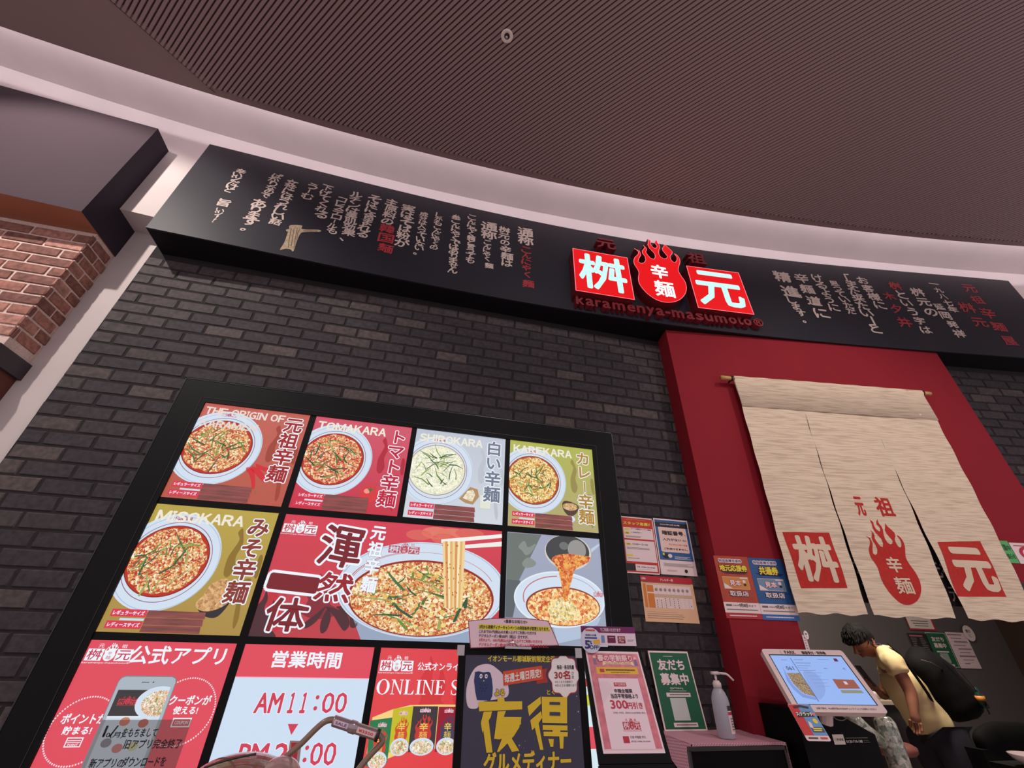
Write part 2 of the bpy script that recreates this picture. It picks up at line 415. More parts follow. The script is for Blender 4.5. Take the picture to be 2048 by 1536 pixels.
# wall above the shop signs: curved in plan
xs = np.linspace(-6, 8.5, 90)
mb = MB()
for a, b in zip(xs[:-1], xs[1:]):
    z0 = 3.985; ya, yb = fW(a), fW(b)
    mb.add([(a, ya, z0), (b, yb, z0), (b, yb, ZT), (a, ya, ZT), (a, .5, z0), (b, .5, z0)], [(0, 1, 2, 3), (0, 4, 5, 1)], cream)
struct(mb, 'wall_upper')
# cream soffit between that wall and the lowered dark ceiling
mb = MB()
for a, b in zip(xs[:-1], xs[1:]):
    mb.add([(a, fW(a), ZT), (b, fW(b), ZT), (b, fC(b)-.5, ZT), (a, fC(a)-.5, ZT)], [(0, 3, 2, 1)], cream)
struct(mb, 'trim_1')
# lowered ceiling with its plain border, upstand and the closely set slats
mb = MB()
for a, b in zip(xs[:-1], xs[1:]):
    ya, yb = fC(a), fC(b)
    mb.add([(a, ya, ZC), (b, yb, ZC), (b, -3.4, ZC), (a, -3.4, ZC)], [(0, 3, 2, 1)], darkceil)
    mb.add([(a, ya, ZC), (b, yb, ZC), (b, yb, ZC+.035), (a, ya, ZC+.035), (a, ya-.06, ZC+.035), (b, yb-.06, ZC+.035)], [(0, 1, 2, 3), (3, 2, 5, 4)], darkceil)
ceil_o = struct(mb, 'ceiling')
RA = math.radians(-47.3); rd = np.array([math.cos(RA), math.sin(RA)]); rn = np.array([-rd[1], rd[0]])
if rn[0] < 0: rn = -rn
PIT = .0278
seamA, seamB = np.array([-2.444, -.942]), np.array([-1.965, -.506]); sdir = (seamB-seamA)/np.linalg.norm(seamB-seamA)
sn = np.array([-sdir[1], sdir[0]])                       # towards +y / -x side = plain border
def inside(p):
    if p[1] > fC(p[0])-.052: return False
    if np.dot(p-seamA, sn) > 0 and p[0] < -1.9: return False
    return -3.3 < p[1] and p[0] < 6.6
ns = 0; rest = MB()
slat_m = mat('ceiling_slat_paint', (162, 137, 136), .55)
for i in range(int(-3.6/PIT), int(5.2/PIT)):
    c = rn*(i*PIT); ts = np.arange(-5, 9, .012); ok = [t for t in ts if inside(c+rd*t)]
    if not ok: continue
    t0, t1 = min(ok), max(ok)
    if t1-t0 < .02: continue
    A, B = c+rd*t0, c+rd*t1; w = PIT*.385
    pa = [A-rn*w, B-rn*w, B+rn*w, A+rn*w]; wi = PIT*.32
    pb = [A-rn*wi, B-rn*wi, B+rn*wi, A+rn*wi]
    k = MB() if ns < 296 else rest
    k.add([(*p, ZC-.0005) for p in pa]+[(*p, ZC-.010) for p in pb], [(4, 5, 6, 7), (0, 1, 5, 4), (1, 2, 6, 5), (2, 3, 7, 6), (3, 0, 4, 7)], slat_m)
    if ns < 296: k.build('ceiling_slat', ceil_o)
    ns += 1
if rest.v: tag(rest.build('ceiling_slats', ceil_o), kind='stuff')
# dark backing seen in the gaps between the slats
mb = MB(); BK = []
for x in np.linspace(-1.93, 6.5, 60): BK.append((x, fC(x)-.056, ZC-.0003))
mb.poly([(-1.93, -3.2, ZC-.0003)]+[(6.5, -3.2, ZC-.0003)]+BK[::-1], darkgap)
e0 = seamA-sdir*3.2
mb.poly([(seamB[0]+.035, seamB[1]-.03, ZC-.0003), (e0[0], e0[1], ZC-.0003), (-1.93, e0[1], ZC-.0003)], darkgap)
mb.build('backing_board', ceil_o)
mb = MB(); q = seamA-sdir*2; mb.add([(*(q+sn*.004), ZC-.0012), (*(q-sn*.003), ZC-.0012), (*(seamB-sn*.003), ZC-.0012), (*(seamB+sn*.004), ZC-.0012)], [(0, 1, 2, 3)], darkgap); mb.build('seam', ceil_o)
# hidden cove light lying on the edge of the lowered ceiling
for a, b in ((-4.2, -1.4), (-1.4, 1.6), (1.6, 4.4), (4.4, 7.2)):
    pa = Vector((a, fC(a)-.16, ZC+.05)); pb = Vector((b, fC(b)-.16, ZC+.05)); md = (pa+pb)/2
    l = bpy.data.lights.new('cove_light', 'AREA'); l.shape = 'RECTANGLE'; l.size = (pb-pa).length; l.size_y = .05; l.energy = 12; l.color = (1.0, .90, .98)
    o = bpy.data.objects.new('cove_light', l); COL.objects.link(o); o.location = md
    X = (pb-pa).normalized(); Zl = Vector((0, -.45, -1)).normalized(); Yv = Zl.cross(X).normalized(); Zl = X.cross(Yv)
    o.rotation_euler = Matrix((X, Yv, Zl)).transposed().to_euler()
# pilaster left of the shop, end wall behind
mb = MB(); mb.box((-2.9, .135, 0), (-2.05, .5, 3.985), cream); struct(mb, 'wall_left')
# ------------------------------------------------------------------ dark brick front
BX0, BX1 = -2.082, 1.86
def brick_mat(name, c0, c1, c2, scale=35):
    m, nt, b = nodes(name); oi = nt.nodes.new('ShaderNodeObjectInfo'); tc = nt.nodes.new('ShaderNodeTexCoord')
    r = nt.nodes.new('ShaderNodeValToRGB'); nt.links.new(oi.outputs['Random'], r.inputs[0]); e = r.color_ramp.elements
    e[0].color = (*lin(c0), 1); e[0].position = .15; e[1].color = (*lin(c2), 1); e[1].position = .97; k = e.new(.78); k.color = (*lin(c1), 1)
    n = nt.nodes.new('ShaderNodeTexNoise'); n.inputs['Scale'].default_value = scale; n.inputs['Detail'].default_value = 6; nt.links.new(tc.outputs['Object'], n.inputs['Vector'])
    ad = nt.nodes.new('ShaderNodeVectorMath'); ad.operation = 'ADD'; nt.links.new(tc.outputs['Object'], ad.inputs[0])
    cmb = nt.nodes.new('ShaderNodeCombineXYZ'); mu = nt.nodes.new('ShaderNodeMath'); mu.operation = 'MULTIPLY'; mu.inputs[1].default_value = 40
    nt.links.new(oi.outputs['Random'], mu.inputs[0]); nt.links.new(mu.outputs[0], cmb.inputs[0]); nt.links.new(cmb.outputs[0], ad.inputs[1]); nt.links.new(ad.outputs[0], n.inputs['Vector'])
    rr = nt.nodes.new('ShaderNodeMapRange'); rr.inputs[1].default_value = .3; rr.inputs[2].default_value = .7; rr.inputs[3].default_value = .62; rr.inputs[4].default_value = 1.35
    nt.links.new(n.outputs['Fac'], rr.inputs[0]); mx = nt.nodes.new('ShaderNodeVectorMath'); mx.operation = 'SCALE'
    nt.links.new(r.outputs[0], mx.inputs[0]); nt.links.new(rr.outputs[0], mx.inputs['Scale']); nt.links.new(mx.outputs[0], b.inputs['Base Color'])
    bp = nt.nodes.new('ShaderNodeBump'); bp.inputs['Strength'].default_value = .5; bp.inputs['Distance'].default_value = .004
    nt.links.new(n.outputs['Fac'], bp.inputs['Height']); nt.links.new(bp.outputs[0], b.inputs['Normal']); b.inputs['Roughness'].default_value = .75
    return m
dbm = brick_mat('dark_brick', (50, 44, 49), (57, 50, 54), (82, 72, 71)); dmort = mat('dark_mortar', (35, 30, 33), .9, noise=.2, scale=60)
rbm = brick_mat('red_brick', (126, 82, 72), (166, 112, 98), (186, 136, 122)); rmort = mat('pale_mortar', (220, 196, 186), .9, noise=.15, scale=80)
MENU = (-1.47, 1.289, .69, 2.745)
mb = MB(); mb.box((BX0, .016, 0), (BX1, .12, ZF0+.2), dmort); wall_front = struct(mb, 'wall_front')
def brick_mesh(L, H, T, m, rs, axis='x'):
    """a worn brick: back rim, bevelled face with uneven corners (face towards -y, or +x when axis is y)"""
    j = lambda s=.0022: rs.uniform(-s, s); L2, H2 = L/2, H/2; bv = .004; k = MB(); out = []
    for (sx, sz) in ((-1, -1), (1, -1), (1, 1), (-1, 1)):
        out.append((sx*L2+j(), 0, sz*H2+j()))
    ring = []
    for (sx, sz) in ((-1, -1), (1, -1), (1, 1), (-1, 1)):
        for q in (0, 1):
            big_ = q == (1 if sx*sz > 0 else 0); a = .010 if big_ else bv; b_ = .0035 if big_ else .008
            ring.append((sx*(L2-a)+j(.001), -T, sz*(H2-b_)+j(.001)))
    v = out+ring; f = [tuple(range(4, 12))]
    for i in range(4):
        f.append((i, 4+2*i, 5+2*i)); n_ = (i+1) % 4; f.append((i, 5+2*i, 4+2*n_, n_))
    if axis == 'y': v = [(-y, x, z) for x, y, z in v]
    k.add(v, f, m); return k
def lay(parent, x0, x1, z0, z1, L, g, H, gz, T, yface, m, skip, phase=0.0, axis='x', xc=0, seed=1, cap=300, zref=0.0, jit=.012):
    rs = random.Random(seed); cand = []; P = H+gz; PL = L+g
    for i in range(int((z0-zref)/P)-1, int((z1-zref)/P)+2):
        zc = zref+i*P+H/2
        if zc-H/2 < z0-.02 or zc+H/2 > z1+.03: continue
        off = phase+(PL/2 if i % 2 else 0)+rs.uniform(-jit, jit)
        for jx in range(int((x0-off)/PL)-2, int((x1-off)/PL)+2):
            a = max(off+jx*PL, x0); b = min(off+jx*PL+L, x1)
            if b-a < .02: continue
            s = skip((a+b)/2, zc, a, b)
            if s == 2: continue
            cand.append((s, zc, a, b))
    vis = [c for c in cand if c[0] == 0]; hid = [c for c in cand if c[0] == 1]
    vis.sort(key=lambda c: (c[1]-1.45)**2+((c[2]+c[3])/2)**2)
    ind, more = vis[:cap], vis[cap:]+hid
    full = [brick_mesh(L, H, T, m, rs, axis) for _ in range(6)]; cache = {}
    for (s, zc, a, b) in ind:
        if b-a > L-.002:
            q = rs.randrange(6)
            if q not in cache: cache[q] = full[q].build('brick'); o = cache[q]
            else: o = cache[q].copy(); COL.objects.link(o)
        else: o = brick_mesh(b-a, H, T, m, rs, axis).build('brick')
        o.parent = parent
        o.location = ((a+b)/2, yface, zc) if axis == 'x' else (xc, (a+b)/2, zc)
        o.location = Vector(o.location)-world_loc(parent)
    st = MB()
    for (s, zc, a, b) in more:
        k = brick_mesh(b-a, H, T, m, rs, axis); c = ((a+b)/2, yface, zc) if axis == 'x' else (xc, (a+b)/2, zc)
        st.add([(v[0]+c[0], v[1]+c[1], v[2]+c[2]) for v in k.v], k.f, m)
    if st.v: tag(st.build('bricks', parent), kind='stuff')
    return len(ind)
def skip_dark(x, z, a, b):
    if MENU[0]+.03 < a and b < MENU[1]-.03 and MENU[2]+.03 < z < MENU[3]-.05: return 2
    if z < 1.0 and x > -1.4: return 1
    if z < 1.9 and x < -1.9: return 1
    if z < .9: return 1
    if z > 3.62: return 1
    return 0
lay(wall_front, BX0, BX1, 0, ZF0-.02, .217, .013, .071, .012, .0045, .016, dbm, skip_dark, phase=-.933, zref=3.2575-.083*39, seed=3)
# dark brick return beyond the entrance, farther right
mb = MB(); R0 = np.array([4.2, -.30]); R1 = np.array([6.6, -.62])
def yr(x): return R0[1]+(x-R0[0])*(R1[1]-R0[1])/(R1[0]-R0[0])
mb.hexa([(4.2, yr(4.2), 0), (6.6, yr(6.6), 0), (6.6, yr(6.6)+.2, 0), (4.2, yr(4.2)+.2, 0), (4.2, yr(4.2), ZF0), (6.6, yr(6.6), ZF0), (6.6, yr(6.6)+.2, ZF0), (4.2, yr(4.2)+.2, ZF0)], dmort)
wall_right = struct(mb, 'wall_right'); rs = random.Random(5)
for i in range(19, 44):
    z = 3.2575-.083*39+i*.083+.034
    if z > ZF0-.03: continue
    for j in range(0, 11):
        x = 4.25+j*.23+(.115 if i % 2 else 0)
        k = brick_mesh(.217, .071, .006, dbm, rs).build('brick'); k.parent = wall_right; k.location = (x, yr(x), z); k.rotation_euler = (0, 0, math.atan2(R1[1]-R0[1], R1[0]-R0[0]))
# ------------------------------------------------------------------ red entrance surround
RP0 = np.array([1.8207, -.1461, 0]); RP1 = np.array([4.2686, -.4768, 0]); RD = (RP1-RP0)/np.linalg.norm(RP1-RP0); RN = np.array([RD[1], -RD[0], 0])
def rx(X, off=0.0, z=0.0):
    p = RP0+RD*((X-RP0[0])/RD[0])+RN*off; return (p[0], p[1], z)
def onR(px, py, off=0.0): return onP(px, py, RP0+RN*off, RN)
redm = mat('red_wall_paint', (146, 32, 44), .75, noise=.04, scale=4, spec=.2)
redd = mat('red_wall_paint_inside', (96, 26, 32), .6)
OX0, OX1, OZ = 2.23, 3.95, 1.80
mb = MB()
def rblock(Xa, Xb, z0, z1, t=.16):
    A, B = rx(Xa), rx(Xb); C, D = rx(Xb, -t), rx(Xa, -t)
    mb.hexa([(*A[:2], z0), (*B[:2], z0), (*C[:2], z0), (*D[:2], z0), (*A[:2], z1), (*B[:2], z1), (*C[:2], z1), (*D[:2], z1)], redm)
rblock(RP0[0], OX0, 0, ZF0+.01); rblock(OX0, OX1, OZ, ZF0+.01); rblock(OX1, RP1[0], 0, ZF0+.01)
mb.hexa([(RP0[0], RP0[1], 0), (2.0, RP0[1]-.02, 0), (2.0, .1, 0), (1.862, .1, 0), (RP0[0], RP0[1], ZF0), (2.0, RP0[1]-.02, ZF0), (2.0, .1, ZF0), (1.862, .1, ZF0)], redm)
struct(mb, 'trim_2')
# vestibule behind the curtain
greyw = mat('grey_vestibule_wall', (98, 92, 94), .7, noise=.05, scale=3)
mb = MB(); mb.box((2.0, 2.0, 0), (7.383, 2.1, 3.0), greyw); struct(mb, 'wall_back')
mb = MB(); mb.box((7.383, .4, 0), (7.5, 2.1, 3.0), mat('brown_inner_wall', (70, 50, 46), .8)); struct(mb, 'wall_inner')
mb = MB(); mb.box((2.0, -.0, 2.95), (7.5, 2.1, 3.05), mat('vestibule_ceiling', (70, 66, 66), .8)); mb.box((1.9, .0, 0), (2.0, 2.1, 3.0), mat('vestibule_side', (50, 34, 36), .8)); struct(mb, 'wall_passage')
# ------------------------------------------------------------------ neighbouring shop front (left)
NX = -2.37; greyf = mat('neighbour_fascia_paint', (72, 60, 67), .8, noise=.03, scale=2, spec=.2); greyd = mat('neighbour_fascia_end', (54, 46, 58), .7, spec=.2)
brownb = mat('soffit_warm_bounce', (158, 96, 70), .5)  # underside of the fascia, warm bounce light from the bricks put into its colour
mb = MB(); xs2 = np.linspace(-6, NX, 24)
for a, b in zip(xs2[:-1], xs2[1:]):
    ya, yb = -.246+(a-NX)*-.062*-1, -.246+(b-NX)*-.062*-1
    mb.add([(a, ya, ZF0), (b, yb, ZF0), (b, yb, 4.732), (a, ya, 4.732)], [(0, 1, 2, 3)], greyf)
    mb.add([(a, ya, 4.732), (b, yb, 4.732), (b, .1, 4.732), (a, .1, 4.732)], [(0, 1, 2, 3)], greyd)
    mb.add([(a, ya, ZF0), (b, yb, ZF0), (b, .14, ZF0-.0), (a, .14, ZF0-.0)], [(0, 3, 2, 1)], brownb)
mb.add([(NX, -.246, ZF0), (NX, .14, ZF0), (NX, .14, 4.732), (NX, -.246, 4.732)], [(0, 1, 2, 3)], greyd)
struct(mb, 'trim_3')
mb = MB(); mb.box((-6, -.064, 2.76), (NX-.007, .16, ZF0), rmort); wn = struct(mb, 'wall_neighbour')
lay(wn, -3.6, NX, 2.775, ZF0-.005, .220, .012, .0655, .0125, .007, -.064, rbm, lambda x, z, a, b: 0, phase=-2.703, zref=3.4555-.078*20, seed=8, cap=150, jit=.02)
lay(wn, -.08, .135, 2.775, ZF0-.005, .150, .012, .0655, .0125, .007, 0, rbm, lambda x, z, a, b: 0, phase=-.03, zref=3.4555-.078*20, seed=9, axis='y', xc=NX-.007, jit=.005)
dk = mat('dark_steel_band', (52, 42, 52), .5)
mb = MB(); mb.box((-6, -.10, 2.66), (NX+.012, .14, 2.765), dk); struct(mb, 'trim_4')
mb = MB(); mb.box((-6, .02, 0), (NX-.01, .15, 2.665), mat('brown_lower_wall', (96, 46, 32), .6, noise=.1, scale=5)); struct(mb, 'wall_neighbour_lower')
# ================================================================== SIGN FASCIA
cB = crop(400, 300, .24414); cC = crop(800, 420, .1953); cD = crop(1500, 500, .26758)
FX0, FX1 = -2.02, 5.585
fa = empty('sign_fascia', (0, -.2, ZF0), 'long curved black sign fascia with brush-written columns above the brick front', 'sign board')
mb = MB(); xs = np.linspace(FX0, FX1, 70)
for i, (a, b) in enumerate(zip(xs[:-1], xs[1:])):
    ya, yb = fF(a), fF(b)
    mb.add([(a, ya, ZF0), (b, yb, ZF0), (b, yb, ZF1), (a, ya, ZF1), (a, .012, ZF0), (b, min(.012, yb+.3), ZF0), (b, yb+.10, ZF1), (a, ya+.10, ZF1)], [(0, 1, 2, 3), (3, 2, 6, 7)], blackp)
    ra = .014 if a < 4.2 else yr(a)+.02; rb = .014 if b < 4.2 else yr(b)+.02
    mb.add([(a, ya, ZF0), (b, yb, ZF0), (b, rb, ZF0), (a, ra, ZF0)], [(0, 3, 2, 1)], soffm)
for x, s in ((FX0, 1), (FX1, -1)):
    y = fF(x); yb = .014 if x < 4 else yr(x)+.02
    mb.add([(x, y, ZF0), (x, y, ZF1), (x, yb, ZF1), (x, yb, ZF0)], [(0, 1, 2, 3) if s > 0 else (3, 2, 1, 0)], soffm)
mb.build('fascia_panel', fa)
mb = MB()
for a, b in zip(xs[:-1], xs[1:]):
    mb.add([(a, fF(a)-.004, ZF0-.002), (b, fF(b)-.004, ZF0-.002), (b, fF(b)-.004, ZF0+.006), (a, fF(a)-.004, ZF0+.006), (a, fF(a)+.01, ZF0-.002), (b, fF(b)+.01, ZF0-.002)], [(0, 1, 2, 3), (0, 4, 5, 1)], blackp)
mb.build('edge_trim', fa)
def fmp(x, z, l=0): return np.array([x, fF(x)-.0012-l*LIFT, z])
def onF(px, py, off=0.0):
    Y = -.2
    for _ in range(12): p = onY(px, py, Y); Y = fF(p[0])-off
    return p
ivory = mat('ivory_lettering', (216, 196, 186), .6); redl = mat('red_lettering', (176, 50, 58), .6)
COLS = [(cB, '辛いッだけど', (330,175), (243,330), 1, 0), (cB, '旨', (215,415), (195,455), 1.8, 0), (cB, 'いッ!!', (165,495), (118,578), 1.0, 0),
 (cB, 'ばかりなので', (630,215), (540,375), 1, 0), (cB, 'あります。', (485,440), (395,640), 1.0, 0), (cB, '女性にはうれしい話', (758,268), (622,590), 1, 0), (cB, 'うーむ', (922,300), (876,380), 1, 0),
 (cB, '下げてくれる', (1045,312), (990,530), 1, 0), (cB, 'コレステロールも', (1160,408), (1080,662), 1, 0), (cB, 'ルチンは美肌効果、', (1282,368), (1205,725), 1.05, 0),
 (cB, 'そばに含まれる', (1430,400), (1335,690), 1, 0), (cB, '主原料の', (1575,432), (1540,588), .92, 0), (cB, '韓国麺', (1535,645), (1515,805), .88, 1),
 (cB, '実はそば粉が', (1712,480), (1655,762), .9, 0), (cC, '成分は入っていない。', (240,45), (195,440), 1.15, 0), (cC, 'しかもこんにゃくの', (400,55), (350,385), 1.1, 0),
 (cC, '糸こんにゃくではありません', (578,75), (540,618), 1.25, 0), (cC, 'こんにゃく麺と言っても', (740,78), (715,515), 1.2, 0), (cC, '通称', (918,170), (905,255), 1.0, 0), (cC, 'こんにゃく', (895,335), (890,500), 1.1, 0), (cC, '麺', (905,555), (905,585), 2.4, 0),
 (cC, '桝元の辛麺は', (1062,205), (1095,545), 1.0, 0), (cC, '通称', (1290,230), (1285,312), 1.2, 0), (cC, 'こんにゃく', (1292,412), (1300,660), 1.0, 1), (cC, '麺', (1318,740), (1320,775), 2.9, 1),
 (cD, '精進', (235,200), (300,310), .78, 0), (cD, 'します。', (310,375), (422,525), 1, 0), (cD, '辛麺道に', (380,210), (530,472), .78, 0), (cD, 'けるように', (502,210), (628,430), .95, 0),
 (cD, '思っていただ', (625,250), (760,458), 1.15, 0), (cD, '「また来たい」と', (728,205), (930,590), 1.1, 0), (cD, 'お客様に', (842,228), (965,412), .95, 0),
 (cD, '桝', (1080,248), (1085,290), 1.7, 1), (cD, 'という字は', (1130,335), (1312,598), .86, 0), (cD, '木夕井', (1035,345), (1150,540), .66, 1), (cD, '桝元の', (1245,315), (1352,465), .82, 0),
 (cD, '一九八七年', (1375,255), (1520,445), .95, 0), (cD, '延岡発祥', (1415,425), (1565,625), .85, 0), (cD, '元祖', (1640,288), (1700,372), .74, 1), (cD, '辛麺屋', (1775,472), (1940,680), .74, 1), (cD, '桝元', (1620,430), (1712,540), .72, 1)]
rs = random.Random(11)
for cc, body, a, b, kk, red in COLS:
    if cc is cB and not red and len(body) > 1: kk *= 1.22 if a[0] < 1000 else 1.12
    A, B = onF(*cc(*a)), onF(*cc(*b)); n = len(body); xm = (A[0]+B[0])/2
    st = (A[2]-B[2])/(n-1) if n > 1 else (A[2]-B[2])*1.6
    if n == 1: zc0 = (A[2]+B[2])/2
    mb = MB()
    for i, ch in enumerate(body):
        z = zc0 if n == 1 else A[2]-st*i
        x = xm if n == 1 else A[0]+(B[0]-A[0])*i/(n-1)
        h = (st*.5 if n > 1 else st*.5)*kk*rs.uniform(.92, 1.1); w = h*rs.uniform(1.08, 1.22); x += rs.uniform(-.006, .006)
        if n == 1: h = abs(A[2]-B[2])*.8*kk*.5; w = h*1.1
        if ch == 'ー': mb.add([fmp(x-h*.16, z-h*.6, 1), fmp(x+h*.1, z-h*.6, 1), fmp(x+h*.16, z+h*.6, 1), fmp(x-h*.1, z+h*.6, 1)], [(0, 1, 2, 3)], redl if red else ivory); continue
        place_str(mb, fmp, ch, x-w, z-h, x+w, z+h, redl if red else ivory, 1, bold=.020 if (red and kk < 1) else .030, cell='fill', rot=rs.uniform(-.09, .05), wob=.03)
    tag(mb.build('lettering_column', fa), 'red brush lettering' if red else None)
# printed picture of folded noodles
mb = MB(); nood_b = mat('print_noodle', (176, 156, 128), .6, noise=.25, scale=60); nd = mat('print_noodle_line', (96, 80, 62), .6)
def fshape(pts, m, l=1, sm=5):
    P = [onF(*cB(*p)) for p in pts]; Q = catmull([(p[0], p[2]) for p in P], sm) if sm else [(p[0], p[2]) for p in P]
    tri = tessellate_polygon([[Vector((x, y, 0)) for x, y in Q]]); mb.add([fmp(x, z, l) for x, z in Q], [list(t) for t in tri], m)
fshape([(740,618),(835,620),(840,650),(975,655),(980,672),(850,675),(815,700),(790,760),(765,830),(740,815),(700,810),(655,820),(690,760),(715,690),(730,650)], nood_b)
fshape([(705,655),(735,650),(735,672),(712,668)], nood_b)
for q in ((745,640,720,800),(770,640,745,790),(795,640,768,800),(815,650,790,740)):
    fshape([(q[0], q[1]), (q[0]+5, q[1]), (q[2]+14, q[3]-60), (q[2]+5, q[3]), (q[2], q[3]), (q[2]+8, q[3]-60)], nd, 2, 0)
for y in (658, 666): fshape([(845,y),(965,y+4),(965,y+7),(845,y+3)], nd, 2, 0)
mb.build('noodle_picture', fa)
# ------------------------------------------------------------------ illuminated boxes and channel letters
DEP = .10
def boxface(pts, off=DEP):
    P = [onF(*cE(*p), off) for p in pts]; return P
sidem = mat('sign_side_dark_red', (112, 26, 36), .45)
facel = glow((234, 0, 10), 1.0, True); edgel = glow((255, 120, 130), 1.3); cyan = glow((196, 255, 250), 1.15)
sign_defs = [('left', [(183,192),(635,265),(692,610),(212,540)], '桝', (232,228), (625,562), 'square red illuminated sign box with a white tree-like character, left of the flame sign'),
             ('right', [(1115,335),(1545,388),(1672,733),(1215,680)], '元', (1200,388), (1605,688), 'square red illuminated sign box with a four-stroke white character, right of the flame sign')]
def rectsign(pts, ch, ga, gb, label):
    P = boxface(pts); x0 = (P[0][0]+P[3][0])/2; x1 = (P[1][0]+P[2][0])/2; z0 = (P[2][2]+P[3][2])/2; z1 = (P[0][2]+P[1][2])/2
    ya, yb = fF(x0)-DEP, fF(x1)-DEP; dx = np.array([x1-x0, yb-ya, 0]); L = np.linalg.norm(dx)
    S = Sheet((x0, ya, z0), dx/L, (0, 0, 1), L, z1-z0)
    e = empty('illuminated_sign', (x0, ya, z0), label, 'sign', 'illuminated sign boxes')
    m = MB(); c = [S.uvmp(0, 0), S.uvmp(1, 0), S.uvmp(1, 1), S.uvmp(0, 1)]; bk = [p-S.n*(DEP-.004) for p in c]
    for i in range(4): j = (i+1) % 4; m.add([c[i], bk[i], bk[j], c[j]], [(0, 1, 2, 3)], sidem)
    m.build('box_side', e)
    m = MB(); m.poly([S.mp(0, 0, 0), S.mp(L, 0, 0), S.mp(L, S.h, 0), S.mp(0, S.h, 0)], facel); m.build('lit_face', e)
    m = MB(); t = .006
    for (a, b, c_, d) in ((0, 0, L, t), (0, S.h-t, L, S.h), (0, t, t, S.h-t), (L-t, t, L, S.h-t)): m.poly([S.mp(a, b, 1), S.mp(c_, b, 1), S.mp(c_, d, 1), S.mp(a, d, 1)], edgel)
    m.build('lit_rim', e)
    m = MB(); x0, y0, x1, y1 = S.box(cE(*ga), cE(*gb)); sz = S.h
    place_str(m, S.mp, ch, S.w*.10, sz*.12, S.w*.90, sz*.90, cyan, 2, bold=.026); m.build('lit_character', e)
for nm, pts, ch, ga, gb, lb in sign_defs: rectsign(pts, ch, ga, gb, lb)
# the flaming gourd between them
P = np.array([onF(*cE(*p), DEP) for p in GOURD]); xm = P[:, 0].mean(); x0, x1 = P[:, 0].min(), P[:, 0].max(); z0, z1 = P[:, 2].min(), P[:, 2].max()
ya, yb = fF(x0)-DEP, fF(x1)-DEP; dx = np.array([x1-x0, yb-ya, 0]); L = np.linalg.norm(dx)
S = Sheet((x0, ya, z0), dx/L, (0, 0, 1), L, z1-z0)
e = empty('illuminated_sign', (x0, ya, z0), 'red illuminated sign shaped like a gourd topped by flames', 'sign', 'illuminated sign boxes')
Q = [(u*S.w, v*S.h) for u, v in GN]
tri = tessellate_polygon([[Vector((a, b, 0)) for a, b in Q]])
m = MB(); m.add([S.mp(a, b, 0) for a, b in Q], [list(t) for t in tri], facel); m.build('lit_face', e)
m = MB(); n = len(Q)
for i in range(n):
    a, b = Q[i], Q[(i+1) % n]; A, B = S.mp(*a, 0), S.mp(*b, 0); m.add([A, B, B-S.n*(DEP-.004), A-S.n*(DEP-.004)], [(0, 1, 2, 3)], sidem)
m.build('box_side', e)
m = MB(); area = sum(Q[i][0]*Q[(i+1) % n][1]-Q[(i+1) % n][0]*Q[i][1] for i in range(n)); sg = 1 if area > 0 else -1
for i in range(n):
    a, b = np.array(Q[i]), np.array(Q[(i+1) % n]); d = b-a; d = d/(np.linalg.norm(d)+1e-9); nn = np.array([-d[1], d[0]])*sg*.0045
    m.add([S.mp(*a, 1), S.mp(*b, 1), S.mp(*(b+nn), 1), S.mp(*(a+nn), 1)], [(0, 1, 2, 3)], edgel)
m.build('lit_rim', e)
m = MB(); wl = glow((245, 252, 252), 1.6)
S.text(m, '辛', cE(818,320), cE(975,445), wl, 2, bold=.03); S.text(m, '麺', cE(845,450), cE(1033,598), wl, 2, bold=.02)
m.build('lit_character', e)
# small unlit channel letters
chm = mat('channel_letter_face', (136, 34, 44), .5); chs = mat('channel_letter_side', (122, 30, 40), .5)
def channel(par, ch, x0, z0, x1, z1, depth, bold=0.0, name='letter'):
    m = MB(); v, f = strmesh(ch); a, b = v.min(0), v.max(0); u = (v-a)/np.maximum(b-a, 1e-6); W = np.stack([x0+u[:, 0]*(x1-x0), z0+u[:, 1]*(z1-z0)], 1)
    from collections import Counter
    ed = Counter()
    for t in f:
        for i in range(len(t)):
            p, q = t[i], t[(i+1) % len(t)]; ed[(p, q)] += 1
    rim = [k for k in ed if (k[1], k[0]) not in ed]
    for ox, oz in ([(0, 0)] if not bold else [(d[0]*bold, d[1]*bold) for d in DIR8[::2]]):
        F = [np.array([x+ox, fF(x)-depth, z+oz]) for x, z in W]; B = [np.array([x+ox, fF(x)-.001, z+oz]) for x, z in W]
        m.add(F, f, chm)
        for p, q in rim: m.add([F[p], F[q], B[q], B[p]], [(0, 3, 2, 1)], chs)
    return m.build(name, par)
for ch, a, b, lb in (('元', (382,115), (545,215), 'small dark red raised character above the left illuminated square'), ('祖', (1120,230), (1290,335), 'small dark red raised character above the right illuminated square')):
    A, B = onF(*cE(*a), .07), onF(*cE(*b), .07); x0, x1 = sorted((A[0], B[0])); z0, z1 = sorted((A[2], B[2])); e = empty('raised_character', (x0, fF(x0), z0), lb, 'sign letter', 'small raised characters over the logo')
    channel(e, ch, x0, z0+.02, x1, z1+.02, .07, .004, 'character')
e = empty('raised_lettering', (1.2, fF(1.2), 3.8), 'row of dark red raised round romaji letters under the illuminated signs', 'sign lettering')
A, B = onF(*cE(208,575), .05), onF(*cE(1680,835), .05)
word = 'karamenya-masumoto'; zb0 = onF(*cE(208,640), .05)[2]; zb1 = onF(*cE(1660,822), .05)[2]
xk0 = onF(*cE(212,640), .05)[0]; xk1 = onF(*cE(1668,822), .05)[0]
wd_ = {'m': 1.55, '-': .62, 't': .62, 'r': .68, 'k': .95}; ws = [wd_.get(c, 1.0) for c in word]; tot = sum(ws); xx = xk0; xh = .072
ht = {'k': 1.45, 't': 1.3, 'y': 1.0}
